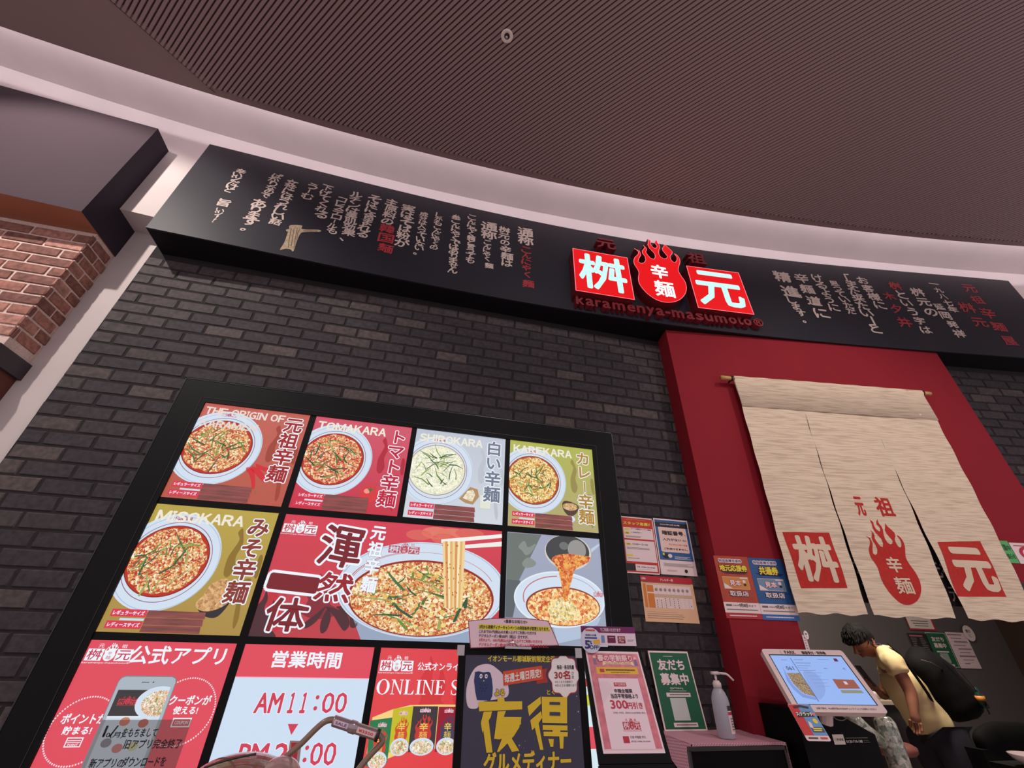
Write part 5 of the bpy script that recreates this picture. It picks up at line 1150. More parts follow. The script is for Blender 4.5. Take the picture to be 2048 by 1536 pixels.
# green poster leaning on the wall
cG = crop(1130, 1280, .1953)
S = Sheet((1.383, -.045, TZ+.002), (.9995, 0, .004), (-.055, .11, .992), .246, .345); S.az /= np.linalg.norm(S.az); S.n = np.cross(S.ax, S.az)
e = notice('green_poster', S, 'dark green friend-recruiting poster with white border standing on the pink cloth', 'poster', pw, None, .004)
gg = paper((24, 92, 62)); m = MB(); S.urect(m, .03, .02, .97, .975, gg, 1); S.urect(m, .22, .405, .80, .455, pw, 2); S.urect(m, .24, .045, .80, .095, pw, 2); S.urect(m, .28, .12, .66, .39, paper((190, 196, 190)), 2); m.build('printed_panel', e)
m = MB(); S.utext(m, '友だち', .17, .745, .82, .885, pw, 2, bold=.04); S.utext(m, '募集中', .17, .555, .84, .700, pw, 2, bold=.04); S.utext(m, '@674dkthg', .34, .495, .66, .525, pw, 2)
for (a, b_, c, d) in ((.30, .425, .74, .438), (.30, .063, .74, .077)):
    x = a
    while x < c: S.urect(m, x, b_, x+.03, d, pg, 3); x += .036
S.urect(m, .35, .925, .58, .932, pw, 2); S.urect(m, .32, .475, .72, .48, pw, 2); m.build('lettering', e)
# pump bottle
bx, by = 1.600, -.235
e = empty('sanitizer_bottle', (bx, by, TZ+.002), 'clear pump bottle of hand sanitiser with a white spout on the pink cloth', 'bottle')
bm, nt, b = nodes('milky_clear_plastic'); b.inputs['Base Color'].default_value = (*lin((206, 206, 216)), 1); b.inputs['Roughness'].default_value = .22; b.inputs['Transmission Weight'].default_value = .35; b.inputs['IOR'].default_value = 1.3; MATS['bm'] = bm
mb = MB(); z = TZ+.002; mb.lathe([(.036, 0), (.0405, .006), (.0405, .135), (.038, .155), (.030, .178), (.020, .192), (.0165, .198)], (bx, by, z), bm, 32); mb.build('bottle_body', e, True)
liq = mat('sanitiser_liquid', (150, 150, 162), .1, trans=.6)
wp = mat('white_plastic', (226, 206, 204), .35); mb = MB(); mb.lathe([(.020, .196), (.020, .216), (.016, .220), (.013, .226)], (bx, by, z), wp, 20); mb.lathe([(.0055, .224), (.0055, .252)], (bx, by, z), wp, 12); mb.build('pump_collar', e, True)
mb = MB(); mb.hexa([(bx-.017, by-.012, z+.250), (bx+.018, by-.012, z+.250), (bx+.018, by+.012, z+.250), (bx-.017, by+.012, z+.250), (bx-.018, by-.011, z+.263), (bx+.014, by-.011, z+.264), (bx+.014, by+.011, z+.264), (bx-.018, by+.011, z+.263)], wp)
mb.tube([(bx+.012, by, z+.257), (bx+.048, by-.02, z+.255), (bx+.056, by-.026, z+.250), (bx+.074, by-.036, z+.228)], [.0055, .0055, .005, .0045], wp, 10); mb.build('pump_spout', e, True)
def cyl(a0, a1, za, zb, mt, l): 
    vs = []; n_ = 12
    for i in range(n_+1):
        t = a0+(a1-a0)*i/n_; rr_ = .0405+.0006*l
        vs += [(bx+rr_*math.cos(t), by+rr_*math.sin(t), z+za), (bx+rr_*math.cos(t), by+rr_*math.sin(t), z+zb)]
    mb.add(vs, [(2*i, 2*i+2, 2*i+3, 2*i+1) for i in range(n_)], mt)
mb = MB(); a0, a1 = math.radians(-88), math.radians(-20); cyl(a0, a1, .022, .125, paper((226, 200, 200)), 1); cyl(a0, a1, .092, .104, paper((190, 40, 52)), 2); cyl(a0, a1, .108, .128, paper((60, 54, 60)), 2); cyl(a0+.15, a1-.2, .030, .085, paper((206, 178, 180)), 2)
for k in range(5): cyl(a0+.2, a1-.3, .036+k*.010, .040+k*.010, pg, 3)
mb.build('bottle_label', e)
# ================================================================== POSTER STANDS
steel = mat('clip_steel', (190, 184, 186), .25, 1.0); sblk = mat('stand_black_metal', (14, 13, 16), .6, spec=.15)
YY = -.60
TLp, TRp, BRp, BLp = [onY(*p, YY) for p in ((920.6,1296),(1165,1297),(1194,1536),(914,1536))]
xa, xb = (TLp[0]+BLp[0])/2, (TRp[0]+BRp[0])/2; ztop = (TLp[2]+TRp[2])/2
tilt = math.radians(1.6)
SY = Sheet((xa+.006, YY, .70), (math.cos(.012), 0, math.sin(.012)), (-math.sin(.03), 0, math.cos(.03)), xb-xa, ztop-.70)
e = empty('poster_stand', (xa, YY, .0), 'black framed stand with a dark night-blue dinner poster in yellow lettering', 'poster stand')
cZ = crop(880, 1220, .2197)
mb = MB(); mb.slab([SY.uvmp(0, 0), SY.uvmp(1, 0), SY.uvmp(1, 1), SY.uvmp(0, 1)], SY.n, .012, sblk); mb.build('board_back', e)
mb = MB(); t = .027
for (a, b_, c, d) in ((0, 0, t, SY.h), (SY.w-t, 0, SY.w, SY.h), (t, SY.h-t, SY.w-t, SY.h), (t, 0, SY.w-t, t)): mb.slab([SY.mp(a, b_, 12), SY.mp(c, b_, 12), SY.mp(c, d, 12), SY.mp(a, d, 12)], SY.n, .006, sblk)
mb.build('board_frame', e)
navy = mat('navy_poster', (44, 40, 72), .25, noise=.12, scale=4, coat=.5)
m = MB(); m.poly([SY.mp(t, t, 3), SY.mp(SY.w-t, t, 3), SY.mp(SY.w-t, SY.h-t, 3), SY.mp(t, SY.h-t, 3)], navy)
po_ = e
lil = paper((222, 202, 214)); SY.shape(m, [cZ(285,885), cZ(262,800), cZ(268,700), cZ(300,600), cZ(350,520), cZ(420,488), cZ(490,490), cZ(550,530), cZ(600,580), cZ(645,680), cZ(640,770), cZ(560,800), cZ(400,830), cZ(362,888)], lil, 5, False, True, 3)
owl = paper((40, 56, 100)); SY.shape(m, [cZ(345,560), cZ(378,552), cZ(420,562), cZ(468,555), cZ(485,565), cZ(498,620), cZ(505,700), cZ(500,770), cZ(480,815), cZ(360,815), cZ(345,740), cZ(335,640)], owl, 6)
m.build('night_artwork', e)
m = MB()
for cx in (399, 446):
    u, v = SY.loc(cZ(cx, 596)); 
    for r_, mt, l in ((.0052*1.1, paper((236, 220, 216)), 7), (.0022, pk, 8)): m.poly([SY.mp(u+r_*math.cos(q), v+r_*1.25*math.sin(q), l) for q in np.linspace(0, 6.28, 17)[:-1]], mt)
for (x, y) in ((385,665),(405,670),(430,668),(455,664),(390,695),(412,700),(440,698),(400,725),(428,722)): SY.rect(m, cZ(x, y), cZ(x+8, y+14), paper((26, 34, 70)), 7)
SY.quad(m, [cZ(417,632), cZ(430,632), cZ(424,648)], py_, 8); m.build('owl_picture', e)
m = MB(); cor = paper((206, 78, 52)); SY.quad(m, [cZ(905,535), cZ(1000,510), cZ(985,570), cZ(1005,640), cZ(900,655)], paper((170, 52, 40)), 6); SY.quad(m, [cZ(598,548), cZ(950,488), cZ(962,612), cZ(602,678)], cor, 8); m.build('ribbon', e)
m = MB()
def skewt(S, body, tl, tr, br, bl, mt, l, bold=.03):
    T = [np.array(S.loc(p)) for p in (tl, tr, br, bl)]
    def mp(x, y, q=0):
        P = (T[3]*(1-x)+T[2]*x)*(1-y)+(T[0]*(1-x)+T[1]*x)*y; return S.mp(P[0], P[1], q)
    v, f = strmesh(body); a, b_ = v.min(0), v.max(0); u = (v-a)/(b_-a); n_ = len(body)
    for k, (dx, dy) in enumerate([(0, 0)] if not bold else DIR8): m.add([mp(p[0]+dx*bold/n_*1.0, p[1]+dy*bold, l+k*.07) for p in u], f, mt)
skewt(SY, '毎週土曜日限定!', cZ(610,575), cZ(938,515), cZ(942,592), cZ(612,652), paper((238, 222, 214)), 9, .03)
SY.text(m, 'イオンモール都城駅前限定企画', cZ(465,405), cZ(1070,455), py_, 6, bold=.03)
m.build('heading_lettering', e)
m = MB(); u, v = SY.loc(cZ(1150, 572)); cm = paper((170, 50, 60))
for sc_, mt, l in ((1.06, cm, 7), (1.0, paper((240, 226, 224)), 8)):
    m.poly([SY.mp(u+.060*sc_*math.cos(q)*(1+.08*math.cos(8*q)), v+.066*sc_*math.sin(q)*(1+.08*math.cos(8*q)), l) for q in np.linspace(0, 6.283, 65)[:-1]], mt)
SY.text(m, '各店・各日先着', cZ(1085,480), cZ(1240,515), pk, 10, bold=.03); SY.text(m, '30名', cZ(1062,532), cZ(1205,605), paper((170, 34, 44)), 10, bold=.03); SY.vtext(m, 'さま', *[0]*0, u0=SY.loc(cZ(1212,540))[0]/SY.w, v1=SY.loc(cZ(1212,535))[1]/SY.h, u1=SY.loc(cZ(1240,540))[0]/SY.w, v0=SY.loc(cZ(1212,605))[1]/SY.h, m=pk, l=10)
SY.text(m, '※なくなり次第終了', cZ(1068,622), cZ(1228,640), pk, 10); SY.text(m, '※お1人さま1個限りまで', cZ(1068,652), cZ(1258,672), pk, 10); m.build('cloud_badge', e)
m = MB(); yl = paper((222, 190, 44)); SY.text(m, 'よる', cZ(525,712), cZ(607,765), yl, 10, bold=.05, out=pk, outw=.12); SY.text(m, 'とく', cZ(992,705), cZ(1062,748), yl, 10, bold=.03)
def big(strokes, l=9):
    for q_, st in enumerate(strokes):
        SY.shape(m, [cZ(*p) for p in st], yl, l+.1*q_, False, True)
# the two large block characters drawn stroke by stroke
big([[(372,828),(768,815),(768,888),(378,915)], [(545,785),(605,783),(612,835),(545,838)], [(418,918),(495,912),(482,965),(455,1010),(455,1280),(440,1288),(438,1010),(405,1110),(392,1020)][::1], [(405,1020),(462,985),(495,1285),(440,1288)],
     [(545,912),(620,905),(600,960),(760,958),(752,1015),(700,1100),(640,1150),(735,1272),(690,1240),(600,1180),(560,1275),(535,1275),(580,1160),(512,1160),(545,1080)][::1]])
big([[(545,915),(610,908),(565,1165),(510,1160)], [(565,990),(755,975),(755,1025),(575,1035)], [(690,980),(752,975),(740,1050),(690,1130),(600,1230),(550,1278),(535,1278),(640,1120)], [(590,1120),(650,1120),(735,1262),(670,1275)], [(575,1080),(700,1070),(690,1110),(570,1120)]], 10)
big([[(815,860),(935,768),(940,830),(830,948)], [(840,985),(938,900),(948,960),(915,1010),(955,1250),(925,1250),(880,1050),(855,1075)], [(945,770),(1175,768),(1172,1005),(948,1005)][::1]])
hole = navy
for h in (((1015,815),(1110,815),(1110,840),(1015,840)), ((1015,905),(1110,905),(1110,938),(1015,938))): SY.shape(m, [cZ(*p) for p in h], hole, 12, False)
big([[(950,1025),(1175,1025),(1175,1070),(1110,1070),(1110,1085),(1178,1085),(1175,1125),(1140,1125),(1135,1235),(1105,1235),(1100,1125),(960,1125),(958,1085),(1040,1085),(1040,1070),(952,1070)], [(1000,1150),(1050,1150),(1045,1220),(1020,1222)]])
m.build('large_yellow_characters', e)
m = MB(); SY.text(m, 'グルメディナー', cZ(420,1290), cZ(1205,1438), yl, 9, bold=.035); m.build('yellow_subtitle', e)
m = MB(); rs = random.Random(9); stp = paper((226, 220, 240))
for (x, y, r_) in ((1262,758,9),(1275,898,11),(1240,1060,9),(738,1215,10),(850,1262,8),(1235,720,4),(1290,795,4),(1285,1035,4),(790,1175,4),(1050,1290,5),(870,1290,4),(780,1240,3)):
    u, v = SY.loc(cZ(x, y)); r_ = r_*.00042
    m.poly([SY.mp(u+(r_*(1 if k % 2 == 0 else .16))*math.cos(k*math.pi/4), v+(r_*(1 if k % 2 == 0 else .16))*math.sin(k*math.pi/4), 6) for k in range(8)], stp)
m.build('printed_stars', e)
mb = MB()
for (x, y) in ((218, 362), (1278, 365)):
    u, v = SY.loc(cZ(x, y)); a = SY.mp(u-.012, v-.014, 14); mb.slab([SY.mp(u-.014, v-.018, 20), SY.mp(u+.014, v-.018, 20), SY.mp(u+.014, v+.016, 20), SY.mp(u-.014, v+.016, 20)], SY.n, .008, steel)
mb.build('corner_clip', e)
mb = MB(); mb.box((xa+.2, YY+.02, 0), (xa+.23, YY+.04, .75), sblk); mb.box((xa+.05, YY-.12, 0), (xb-.05, YY+.2, .02), sblk); mb.build('stand_foot', e)
# notice plate clipped on top
NQ = [(255,98),(640,72),(990,98),(1085,325),(275,348)]
P0 = [onY(*cZ(*p), YY-.02) for p in NQ]; SN = Sheet((P0[4][0], YY-.02, P0[4][2]), (1, 0, 0), (0, 0, 1), P0[3][0]-P0[4][0], P0[1][2]-P0[4][2])
e = empty('campaign_notice', P0[4], 'pale pink notice plate with yellow highlighted line clipped above the night-blue poster', 'notice')
def curve_top(k=0.0): return [cZ(275+k, 348-k), cZ(255+k, 98+k), cZ(450, 76+k), cZ(640, 70+k), cZ(830, 78+k), cZ(990-k, 98+k), cZ(1085-k*1.5, 325-k)]
ppk = paper((226, 196, 204)); m = MB(); Q = [SN.mp(*SN.loc(p), 0) for p in curve_top()]; m.slab(Q[::-1], SN.n, .002, paper((150, 60, 84))); m.build('plate', e)
m = MB(); m.poly([SN.mp(*SN.loc(p), 1) for p in curve_top(7)][::-1], ppk); m.build('sheet', e)
m = MB(); SN.urect(m, .075, .60, .895, .76, paper((220, 206, 60)), 2)
SN.utext(m, '<重要なお知らせ>', .36, .83, .63, .94, pk, 3, bold=.02); SN.utext(m, '3月から夜得ディナーキャンペーンの利用条件が変更となります。', .085, .62, .885, .74, pk, 3, bold=.03)
SN.utext(m, 'これまで501円(税込)のお買い上げでご利用いただける', .085, .47, .73, .58, pk, 3, bold=.02); SN.utext(m, 'デジタルクーポン券500円（税込）分ですが、', .085, .34, .64, .45, pk, 3, bold=.02)
prd = paper((190, 44, 70)); SN.utext(m, '3月分より、1001円(税込)のお買い上げでご利用いただける', .09, .205, .80, .315, prd, 3, bold=.02); SN.utext(m, 'デジタルクーポン券500円分をプレゼントに変更となります。', .09, .07, .87, .18, prd, 3, bold=.02); m.build('lettering', e)
m = MB()
a = SN.loc(cZ(590, 340)); b_ = SN.loc(cZ(830, 340)); m.slab([SN.mp(a[0], a[1]-.004, 8), SN.mp(b_[0], a[1]-.004, 8), SN.mp(b_[0], a[1]+.004, 8), SN.mp(a[0], a[1]+.004, 8)], SN.n, .004, steel); m.tube([SN.mp(a[0]+.0, a[1]+.003, 10), SN.mp(a[0]+.016, a[1]+.016, 10), SN.mp(a[0]+.035, a[1]+.018, 10), SN.mp(a[0]+.055, a[1]+.004, 10)], .0025, steel, 8); m.build('steel_clip', e)
# pink sign on its own slanted stand
pO = CAM+(np.array([.6979, -.7471, 1.4252])-CAM)*1.143; pX = np.array([.9968, -.0797, .0075]); pZ = np.array([.0263, .415, .9094]); pX /= np.linalg.norm(pX); pZ -= pX*np.dot(pZ, pX); pZ /= np.linalg.norm(pZ)
PW, PH = .24, .3437; oo = pO-pZ*PH
SP = Sheet(oo, pX, pZ, PW, PH); e = empty('slanted_sign_stand', SP.uvmp(.5, 0), 'black slanted sign stand holding a pink spring discount sheet', 'poster stand')
mb = MB(); f_ = .022; mb.slab([SP.mp(-f_, -f_-.006, 0), SP.mp(PW+f_*.8, -f_-.006, 0), SP.mp(PW+f_*.6, PH+f_*.6, 0), SP.mp(-f_*.5, PH+f_*.6, 0)], SP.n, .012, sblk); mb.build('board_back', e)
mb = MB(); lo_ = [SP.mp(-f_, -.060, 0), SP.mp(PW+f_, -.060, 0), SP.mp(PW+f_, -f_-.008, 0), SP.mp(-f_, -f_-.008, 0)]; mb.slab(lo_, SP.n, .02, sblk); mb.build('lower_rail', e)
mb = MB(); c_ = SP.uvmp(.5, 0); mb.tube([c_-SP.n*.02, (c_[0], c_[1]+.10, c_[2]-.25), (c_[0], c_[1]+.10, .03)], .018, sblk, 12); mb.lathe([(.16, 0), (.16, .02), (.03, .035)], (c_[0], c_[1]+.10, 0), sblk); mb.build('stand_post', e)
e2_ = e; pinkp = mat('pink_poster', (222, 120, 134), .25, noise=.22, scale=40, coat=.6)
m = MB(); m.slab([SP.uvmp(0, 0, 2), SP.uvmp(1, 0, 2), SP.uvmp(1, 1, 2), SP.uvmp(0, 1, 2)], SP.n, .001, paper((232, 208, 212))); m.build('sheet', e)
m = MB(); SP.urect(m, .03, .03, .97, .975, pinkp, 3); SP.urect(m, .14, .035, .86, .70, paper((232, 208, 216)), 4); SP.urect(m, .03, .03, .97, .036, pw, 4)
SP.shape(m, [(.14,.745),(.90,.745),(.90,.82),(.14,.82)], paper((222, 176, 50)), 4, True); SP.shape(m, [(.27,.835),(.32,.85),(.80,.85),(.86,.835),(.84,.885),(.5,.895),(.28,.885)], paper((240, 206, 180)), 5, True)
for (u, v) in ((.14, .90), (.90, .89)): SP.ell(m, u, v+.03, .03, .018, paper((230, 180, 170)), 5, 12); SP.shape(m, [(u-.03, v-.05), (u+.03, v-.05), (u+.02, v+.02), (u-.02, v+.02)], paper((120, 110, 150)), 5, True)
SP.urect(m, .40, .615, .62, .655, paper((190, 40, 70)), 5); SP.urect(m, .36, .085, .46, .145, paper((180, 36, 60)), 5); m.build('printed_panel', e)
m = MB(); SP.utext(m, '春の学割祭り', .20, .885, .84, .955, pw, 7, out=paper((200, 80, 110)), outw=.14, bold=.03); SP.utext(m, '2025.3.20(木)〜4.6(日)', .33, .850, .80, .875, paper((150, 90, 70)), 7)
SP.urect(m, .20, .765, .28, .80, paper((190, 40, 70)), 6)
x = .31
while x < .84: SP.urect(m, x, .782, x+.022, .796, paper((90, 50, 40)), 6); SP.urect(m, x+.03, .760, x+.045, .768, paper((90, 50, 40)), 6) if .35 < x < .7 else None; x += .027
pdk = paper((60, 50, 62)); pcr = paper((186, 36, 66))
SP.utext(m, '平日限定', .415, .622, .605, .648, pw, 7, bold=.02); SP.utext(m, '辛麺全種類', .38, .55, .70, .59, pdk, 6, bold=.03); SP.utext(m, '当店平常価格より', .305, .495, .78, .54, pdk, 6, bold=.03); SP.utext(m, '300', .27, .395, .56, .475, pcr, 6, bold=.035); SP.utext(m, '円引き', .56, .395, .82, .455, pcr, 6, bold=.03)
SP.utext(m, '【対象】中学生、高校生のみ(店内飲食に限る)', .29, .345, .84, .365, pdk, 6); SP.utext(m, '元祖 辛麺屋 桝元', .48, .125, .74, .148, pdk, 6); SP.utext(m, '(本店) 0986-36-6366', .48, .09, .80, .108, pdk, 6)
logo(m, SP.mp, .40*SP.w, .185*SP.h, .70*SP.w, .31*SP.h, pcr, paper((232, 208, 216)), 6); m.build('lettering', e)
S = Sheet(SP.mp(.0, -.15, -2), SP.ax, SP.az, PW+.01, .078); e = notice('lower_red_sign', S, 'red sign with yellow lettering just below the pink discount sheet', 'sign', paper((176, 34, 34)))
m = MB(); S.utext(m, 'インボイスするおトク!', .28, .45, .88, .78, py_, 2, bold=.03); m.build('lettering', e)
# purple payment strip and round sticker above the pink sign
Yp = -.50; P1 = [onY(*cZ(*p), Yp) for p in ((1272,168),(1775,190),(1785,320),(1300,335))]
S = Sheet((P1[3][0]-.004, Yp, (P1[2][2]+P1[3][2])/2), (1, 0, .012), (-.01, 0, 1), P1[2][0]-P1[3][0]+.006, P1[0][2]-P1[3][2]+.004)
e = notice('payment_strip', S, 'white payment strip with a purple heading standing above the pink sign', 'sign', paper((226, 206, 216)), None, .003)
m = MB(); S.urect(m, 0, .66, 1, 1, paper((112, 30, 92)), 1); S.urect(m, .36, .14, .42, .52, paper((110, 140, 190)), 1); S.urect(m, .47, .13, .62, .52, paper((110, 24, 70)), 1); S.urect(m, .66, .12, .80, .50, paper((140, 26, 60)), 1); m.build('printed_panel', e)
m = MB(); S.utext(m, 'でご利用いただけます', .35, .73, .73, .92, pw, 2, bold=.02); S.utext(m, 'ÆON', .675, .32, .785, .46, pw, 2, bold=.02); S.utext(m, 'Pay', .69, .15, .77, .30, pw, 2, bold=.02); S.urect(m, .50, .40, .59, .42, pw, 2); S.urect(m, .84, .30, .96, .315, pg, 2); S.urect(m, .84, .24, .94, .255, pg, 2); m.build('lettering', e)
C0 = onY(*cZ(1375, 275), Yp-.012); R0_ = abs(onY(*cZ(1470, 275), Yp-.012)[0]-onY(*cZ(1285, 275), Yp-.012)[0])/2
S = Sheet((C0[0]-R0_, Yp-.012, C0[2]-R0_), (1, 0, 0), (0, 0, 1), 2*R0_, 2*R0_*1.0)
e = empty('discount_roundel', C0, 'round white five-percent-off badge overlapping the purple payment strip', 'badge')
m = MB(); m.slab([S.uvmp(.5+.5*math.cos(q), .5+.5*math.sin(q)) for q in np.linspace(0, 6.283, 37)[:-1]], S.n, .002, paper((208, 208, 226))); m.build('disc', e)
m = MB(); S.urect(m, .25, .86, .72, .93, paper((206, 80, 70)), 1); S.urect(m, .2, .56, .8, .62, paper((60, 60, 120)), 1); S.shape(m, [(.60,.50),(.92,.54),(.94,.36),(.62,.34)], paper((226, 170, 60)), 2, True); m.build('printed_panel', e)
m = MB(); nv = paper((44, 56, 110)); S.utext(m, '5', .20, .18, .42, .48, nv, 2, bold=.06); S.utext(m, '%', .42, .34, .54, .48, nv, 2, bold=.03); S.utext(m, 'OFF!', .42, .16, .88, .30, nv, 2, bold=.04); S.utext(m, '毎週の水曜', .24, .66, .76, .74, nv, 2, bold=.02); m.build('lettering', e)
# ================================================================== RECEPTION KIOSK
cKs = crop(1510, 1280, .1367)
kp = np.array([1.8433, -.314, 1.4495]); kX = np.array([.9746, -.2238, .0129]); kZ = np.array([.1202, .5705, .8125]); kX /= np.linalg.norm(kX); kZ -= kX*np.dot(kX, kZ); kZ /= np.linalg.norm(kZ)
KW, KH = .42, .2929
SK = Sheet(kp-kZ*KH, kX, kZ, KW, KH)
wh = mat('kiosk_white_plastic', (232, 208, 206), .35)
e = empty('reception_kiosk', (2.0, -.3, 0), 'white tilted touch-screen kiosk on a black pedestal before the red wall', 'kiosk')
def rrect(S, x0, y0, x1, y1, r, l, k=6):
    P = []
    for cx, cy_, a in ((x1-r, y1-r, 0), (x0+r, y1-r, 90), (x0+r, y0+r, 180), (x1-r, y0+r, 270)):
        for i in range(k+1): t = math.radians(a+90*i/k); P.append(S.mp(cx+r*math.cos(t), cy_+r*math.sin(t), l))
    return P
mb = MB(); mb.slab(rrect(SK, 0, 0, KW, KH, .014, 0), SK.n, .028, wh); mb.build('monitor_shell', e)
q4 = [SK.loc(cKs(*p)) for p in ((212,222),(1243,245),(1795,950),(632,940))]; sx0 = (q4[0][0]+q4[3][0])/2; sx1 = (q4[1][0]+q4[2][0])/2; sy1 = (q4[0][1]+q4[1][1])/2; sy0 = (q4[2][1]+q4[3][1])/2
m = MB(); m.poly(rrect(SK, sx0-.004, sy0-.002, sx1+.006, sy1+.006, .004, 1), mat('screen_bezel', (16, 16, 22), .3)); m.build('screen_bezel', e)
SS = Sheet(SK.mp(sx0, sy0, 2), kX, kZ, sx1-sx0, sy1-sy0)
m = MB(); m.poly([SS.uvmp(0, 0), SS.uvmp(1, 0), SS.uvmp(1, 1), SS.uvmp(0, 1)], glow((146, 178, 238), 1, True)); scr = m.build('lit_screen', e)
m = MB(); bl2 = glow((118, 146, 214)); bl3 = glow((90, 104, 150)); dkb = glow((44, 40, 60))
SS.shape(m, [cKs(460,485), cKs(660,485), cKs(890,838), cKs(700,780), cKs(560,640)], food('screen_bowl', [(50, 24, 30), (90, 46, 34), (170, 140, 96), (110, 80, 50), (206, 190, 150), (60, 30, 30)], 200), 3); SS.quad(m, [cKs(400,380), cKs(470,600), cKs(560,720), cKs(700,840), cKs(900,880), cKs(890,845), cKs(700,790), cKs(560,660), cKs(470,520)], bl2, 1)
SS.shape(m, [cKs(700,480), cKs(850,470), cKs(980,590), cKs(1030,740), cKs(980,850), cKs(900,840)], glow((134, 162, 220)), 1, False, True, 4)
SS.quad(m, [cKs(1130,575), cKs(1440,585), cKs(1540,715), cKs(1222,715)], glow((150, 84, 66)), 3); SS.quad(m, [cKs(1245,735), cKs(1550,740), cKs(1595,780), cKs(1275,780)], glow((138, 138, 110)), 3); SS.quad(m, [cKs(1285,610), cKs(1330,610), cKs(1365,655), cKs(1320,655)], glow((206, 196, 210)), 4)
SS.quad(m, [cKs(1140,272), cKs(1190,275), cKs(1220,318), cKs(1165,316)], glow((90, 26, 56)), 3); SS.quad(m, [cKs(510,268), cKs(520,268), cKs(940,905), cKs(925,905)], bl3, 4); m.build('screen_graphics', e)
m = MB(); SS.text(m, '061', cKs(440,388), cKs(580,445), dkb, 5, bold=.015); SS.text(m, '4名', cKs(1268,408), cKs(1330,442), dkb, 5)
for (a, b_, n_) in (((560,285),(720,302),1), ((590,332),(905,352),1), ((610,375),(850,392),1), ((620,408),(820,420),1), ((375,288),(500,302),1), ((650,440),(950,455),1), ((1000,412),(1065,428),1), ((910,282),(1100,296),1)): SS.lines(m, cKs(*a), cKs(*b_), n_, bl3, 5, .5, seed=a[0])
for i in range(5): SS.lines(m, cKs(740+i*38, 475+i*50), cKs(1000+i*40, 490+i*50), 1, bl2, 5, .6, seed=i)
m.build('screen_lettering', e)
m = MB(); SK.text(m, 'PARK', cKs(418,158), cKs(600,206), pk, 2, bold=.03); SK.text(m, 'E', cKs(355,155), cKs(400,204), paper((150, 180, 120)), 2); SK.text(m, '順番受付・発券機', cKs(668,165), cKs(1045,216), pk, 2, bold=.03)
SK.text(m, 'お席で受付、Web受付済みの方はチェックインしてお待ちください', cKs(890,985), cKs(1785,1030), pk, 2, bold=.01); m.build('casing_lettering', e)
m = MB(); KY = -.40; kf = [(1590,1418),(1668,1424),(1750,1469),(1776,1545),(1611,1545)]; KPp = [onY(*p, KY) for p in kf]
pts = [tuple(p) for p in KPp[:3]]+[(KPp[2][0]+.0, KY, 0.0), (KPp[0][0], KY, 0.0)]
m.slab(pts[::-1], (0, -1, 0), .24, mat('kiosk_black_metal', (9, 9, 11), .6, spec=.12)); m.build('pedestal', e)
m = MB(); c_ = SK.uvmp(.5, .35, -56); m.tube([c_, (c_[0], c_[1]+.05, c_[2]-.12)], .03, wh, 12); m.build('monitor_arm', e)
m = MB(); cb = [onY(*p, KY+.0) for p in ((1662,1428),(1672,1438),(1684,1441),(1693,1436),(1695,1428))]; m.tube(catmull([tuple(p) for p in cb], 4, False), .0022, mat('grey_cable', (130, 120, 116), .5), 6); m.build('cable', e)
SE = ysheet((1664,1469), (1692,1489), KY-.002); m = MB(); m.slab([SE.uvmp(0, 0), SE.uvmp(1, 0), SE.uvmp(1, 1), SE.uvmp(0, 1)], SE.n, .001, paper((214, 200, 190))); SE.utext(m, 'PARK', .30, .36, .94, .62, pk, 1, bold=.02); SE.utext(m, 'E', .10, .36, .24, .62, paper((150, 170, 120)), 1)
x0e = SE.w; SE.shape(m, [(1.12,.60),(3.2,.60),(3.2,.66),(1.12,.66)], pg, 1, True, False); SE.utext(m, '0120-710-188', 1.12, .16, 2.6, .42, paper((206, 196, 192)), 1, bold=.03); SE.shape(m, [(2.7,.18),(3.3,.18),(3.3,.22),(2.7,.22)], pg, 1, True, False); SE.shape(m, [(2.7,.34),(3.2,.34),(3.2,.38),(2.7,.38)], pg, 1, True, False); m.build('pedestal_label', e)
# flyer hanging over the corner of the screen casing
kq = [SK.loc(cKs(*p)) for p in ((525,935),(868,955),(1050,1500),(692,1470))]; cx0 = (kq[0][0]+kq[3][0])/2; cx1 = (kq[1][0]+kq[2][0])/2; cy1 = (kq[0][1]+kq[1][1])/2; cy0 = (kq[2][1]+kq[3][1])/2
SC_ = Sheet(SK.mp(cx0, cy0, 7), kX, kZ, cx1-cx0, cy1-cy0); e = empty('scratch_card_flyer', SC_.uvmp(.5, .5), 'red and blue scratch-card flyer hanging from the corner of the kiosk', 'flyer')
m = MB(); m.slab(rrect(SC_, 0, 0, SC_.w, SC_.h, .008, 0), SC_.n, .0015, paper((226, 204, 204))); m.build('card', e)
m = MB(); SC_.urect(m, 0.0, .14, .45, .985, paper((196, 40, 44)), 1); SC_.urect(m, .40, .14, 1, .985, paper((100, 148, 196)), 2); SC_.shape(m, [(.15,.62),(.9,.64),(.85,.78),(.2,.76)], pk, 3, True); SC_.ell(m, .80, .52, .10, .07, paper((226, 206, 60)), 4, 14); SC_.urect(m, .45, .22, .95, .36, paper((60, 70, 84)), 4); SC_.shape(m, [(.18,.93),(.5,.97),(.86,.92),(.84,.86),(.5,.90),(.2,.87)], paper((60, 24, 40)), 4, True); m.build('printed_panel', e)
m = MB(); SC_.utext(m, 'スクラッチ', .15, .66, .86, .76, paper((240, 226, 214)), 5, bold=.05); SC_.urect(m, .50, .30, .90, .33, py_, 5); SC_.urect(m, .50, .25, .85, .28, py_, 5); SC_.ell(m, .90, .70, .06, .045, paper((230, 110, 110)), 5, 12); SC_.urect(m, .1, .05, .5, .085, pk, 5); SC_.urect(m, .6, .045, .9, .09, paper((190, 50, 50)), 5); SC_.shape(m, [(.42,.36),(.55,.30),(.58,.46),(.48,.52)], pw, 5, True); m.build('lettering', e)
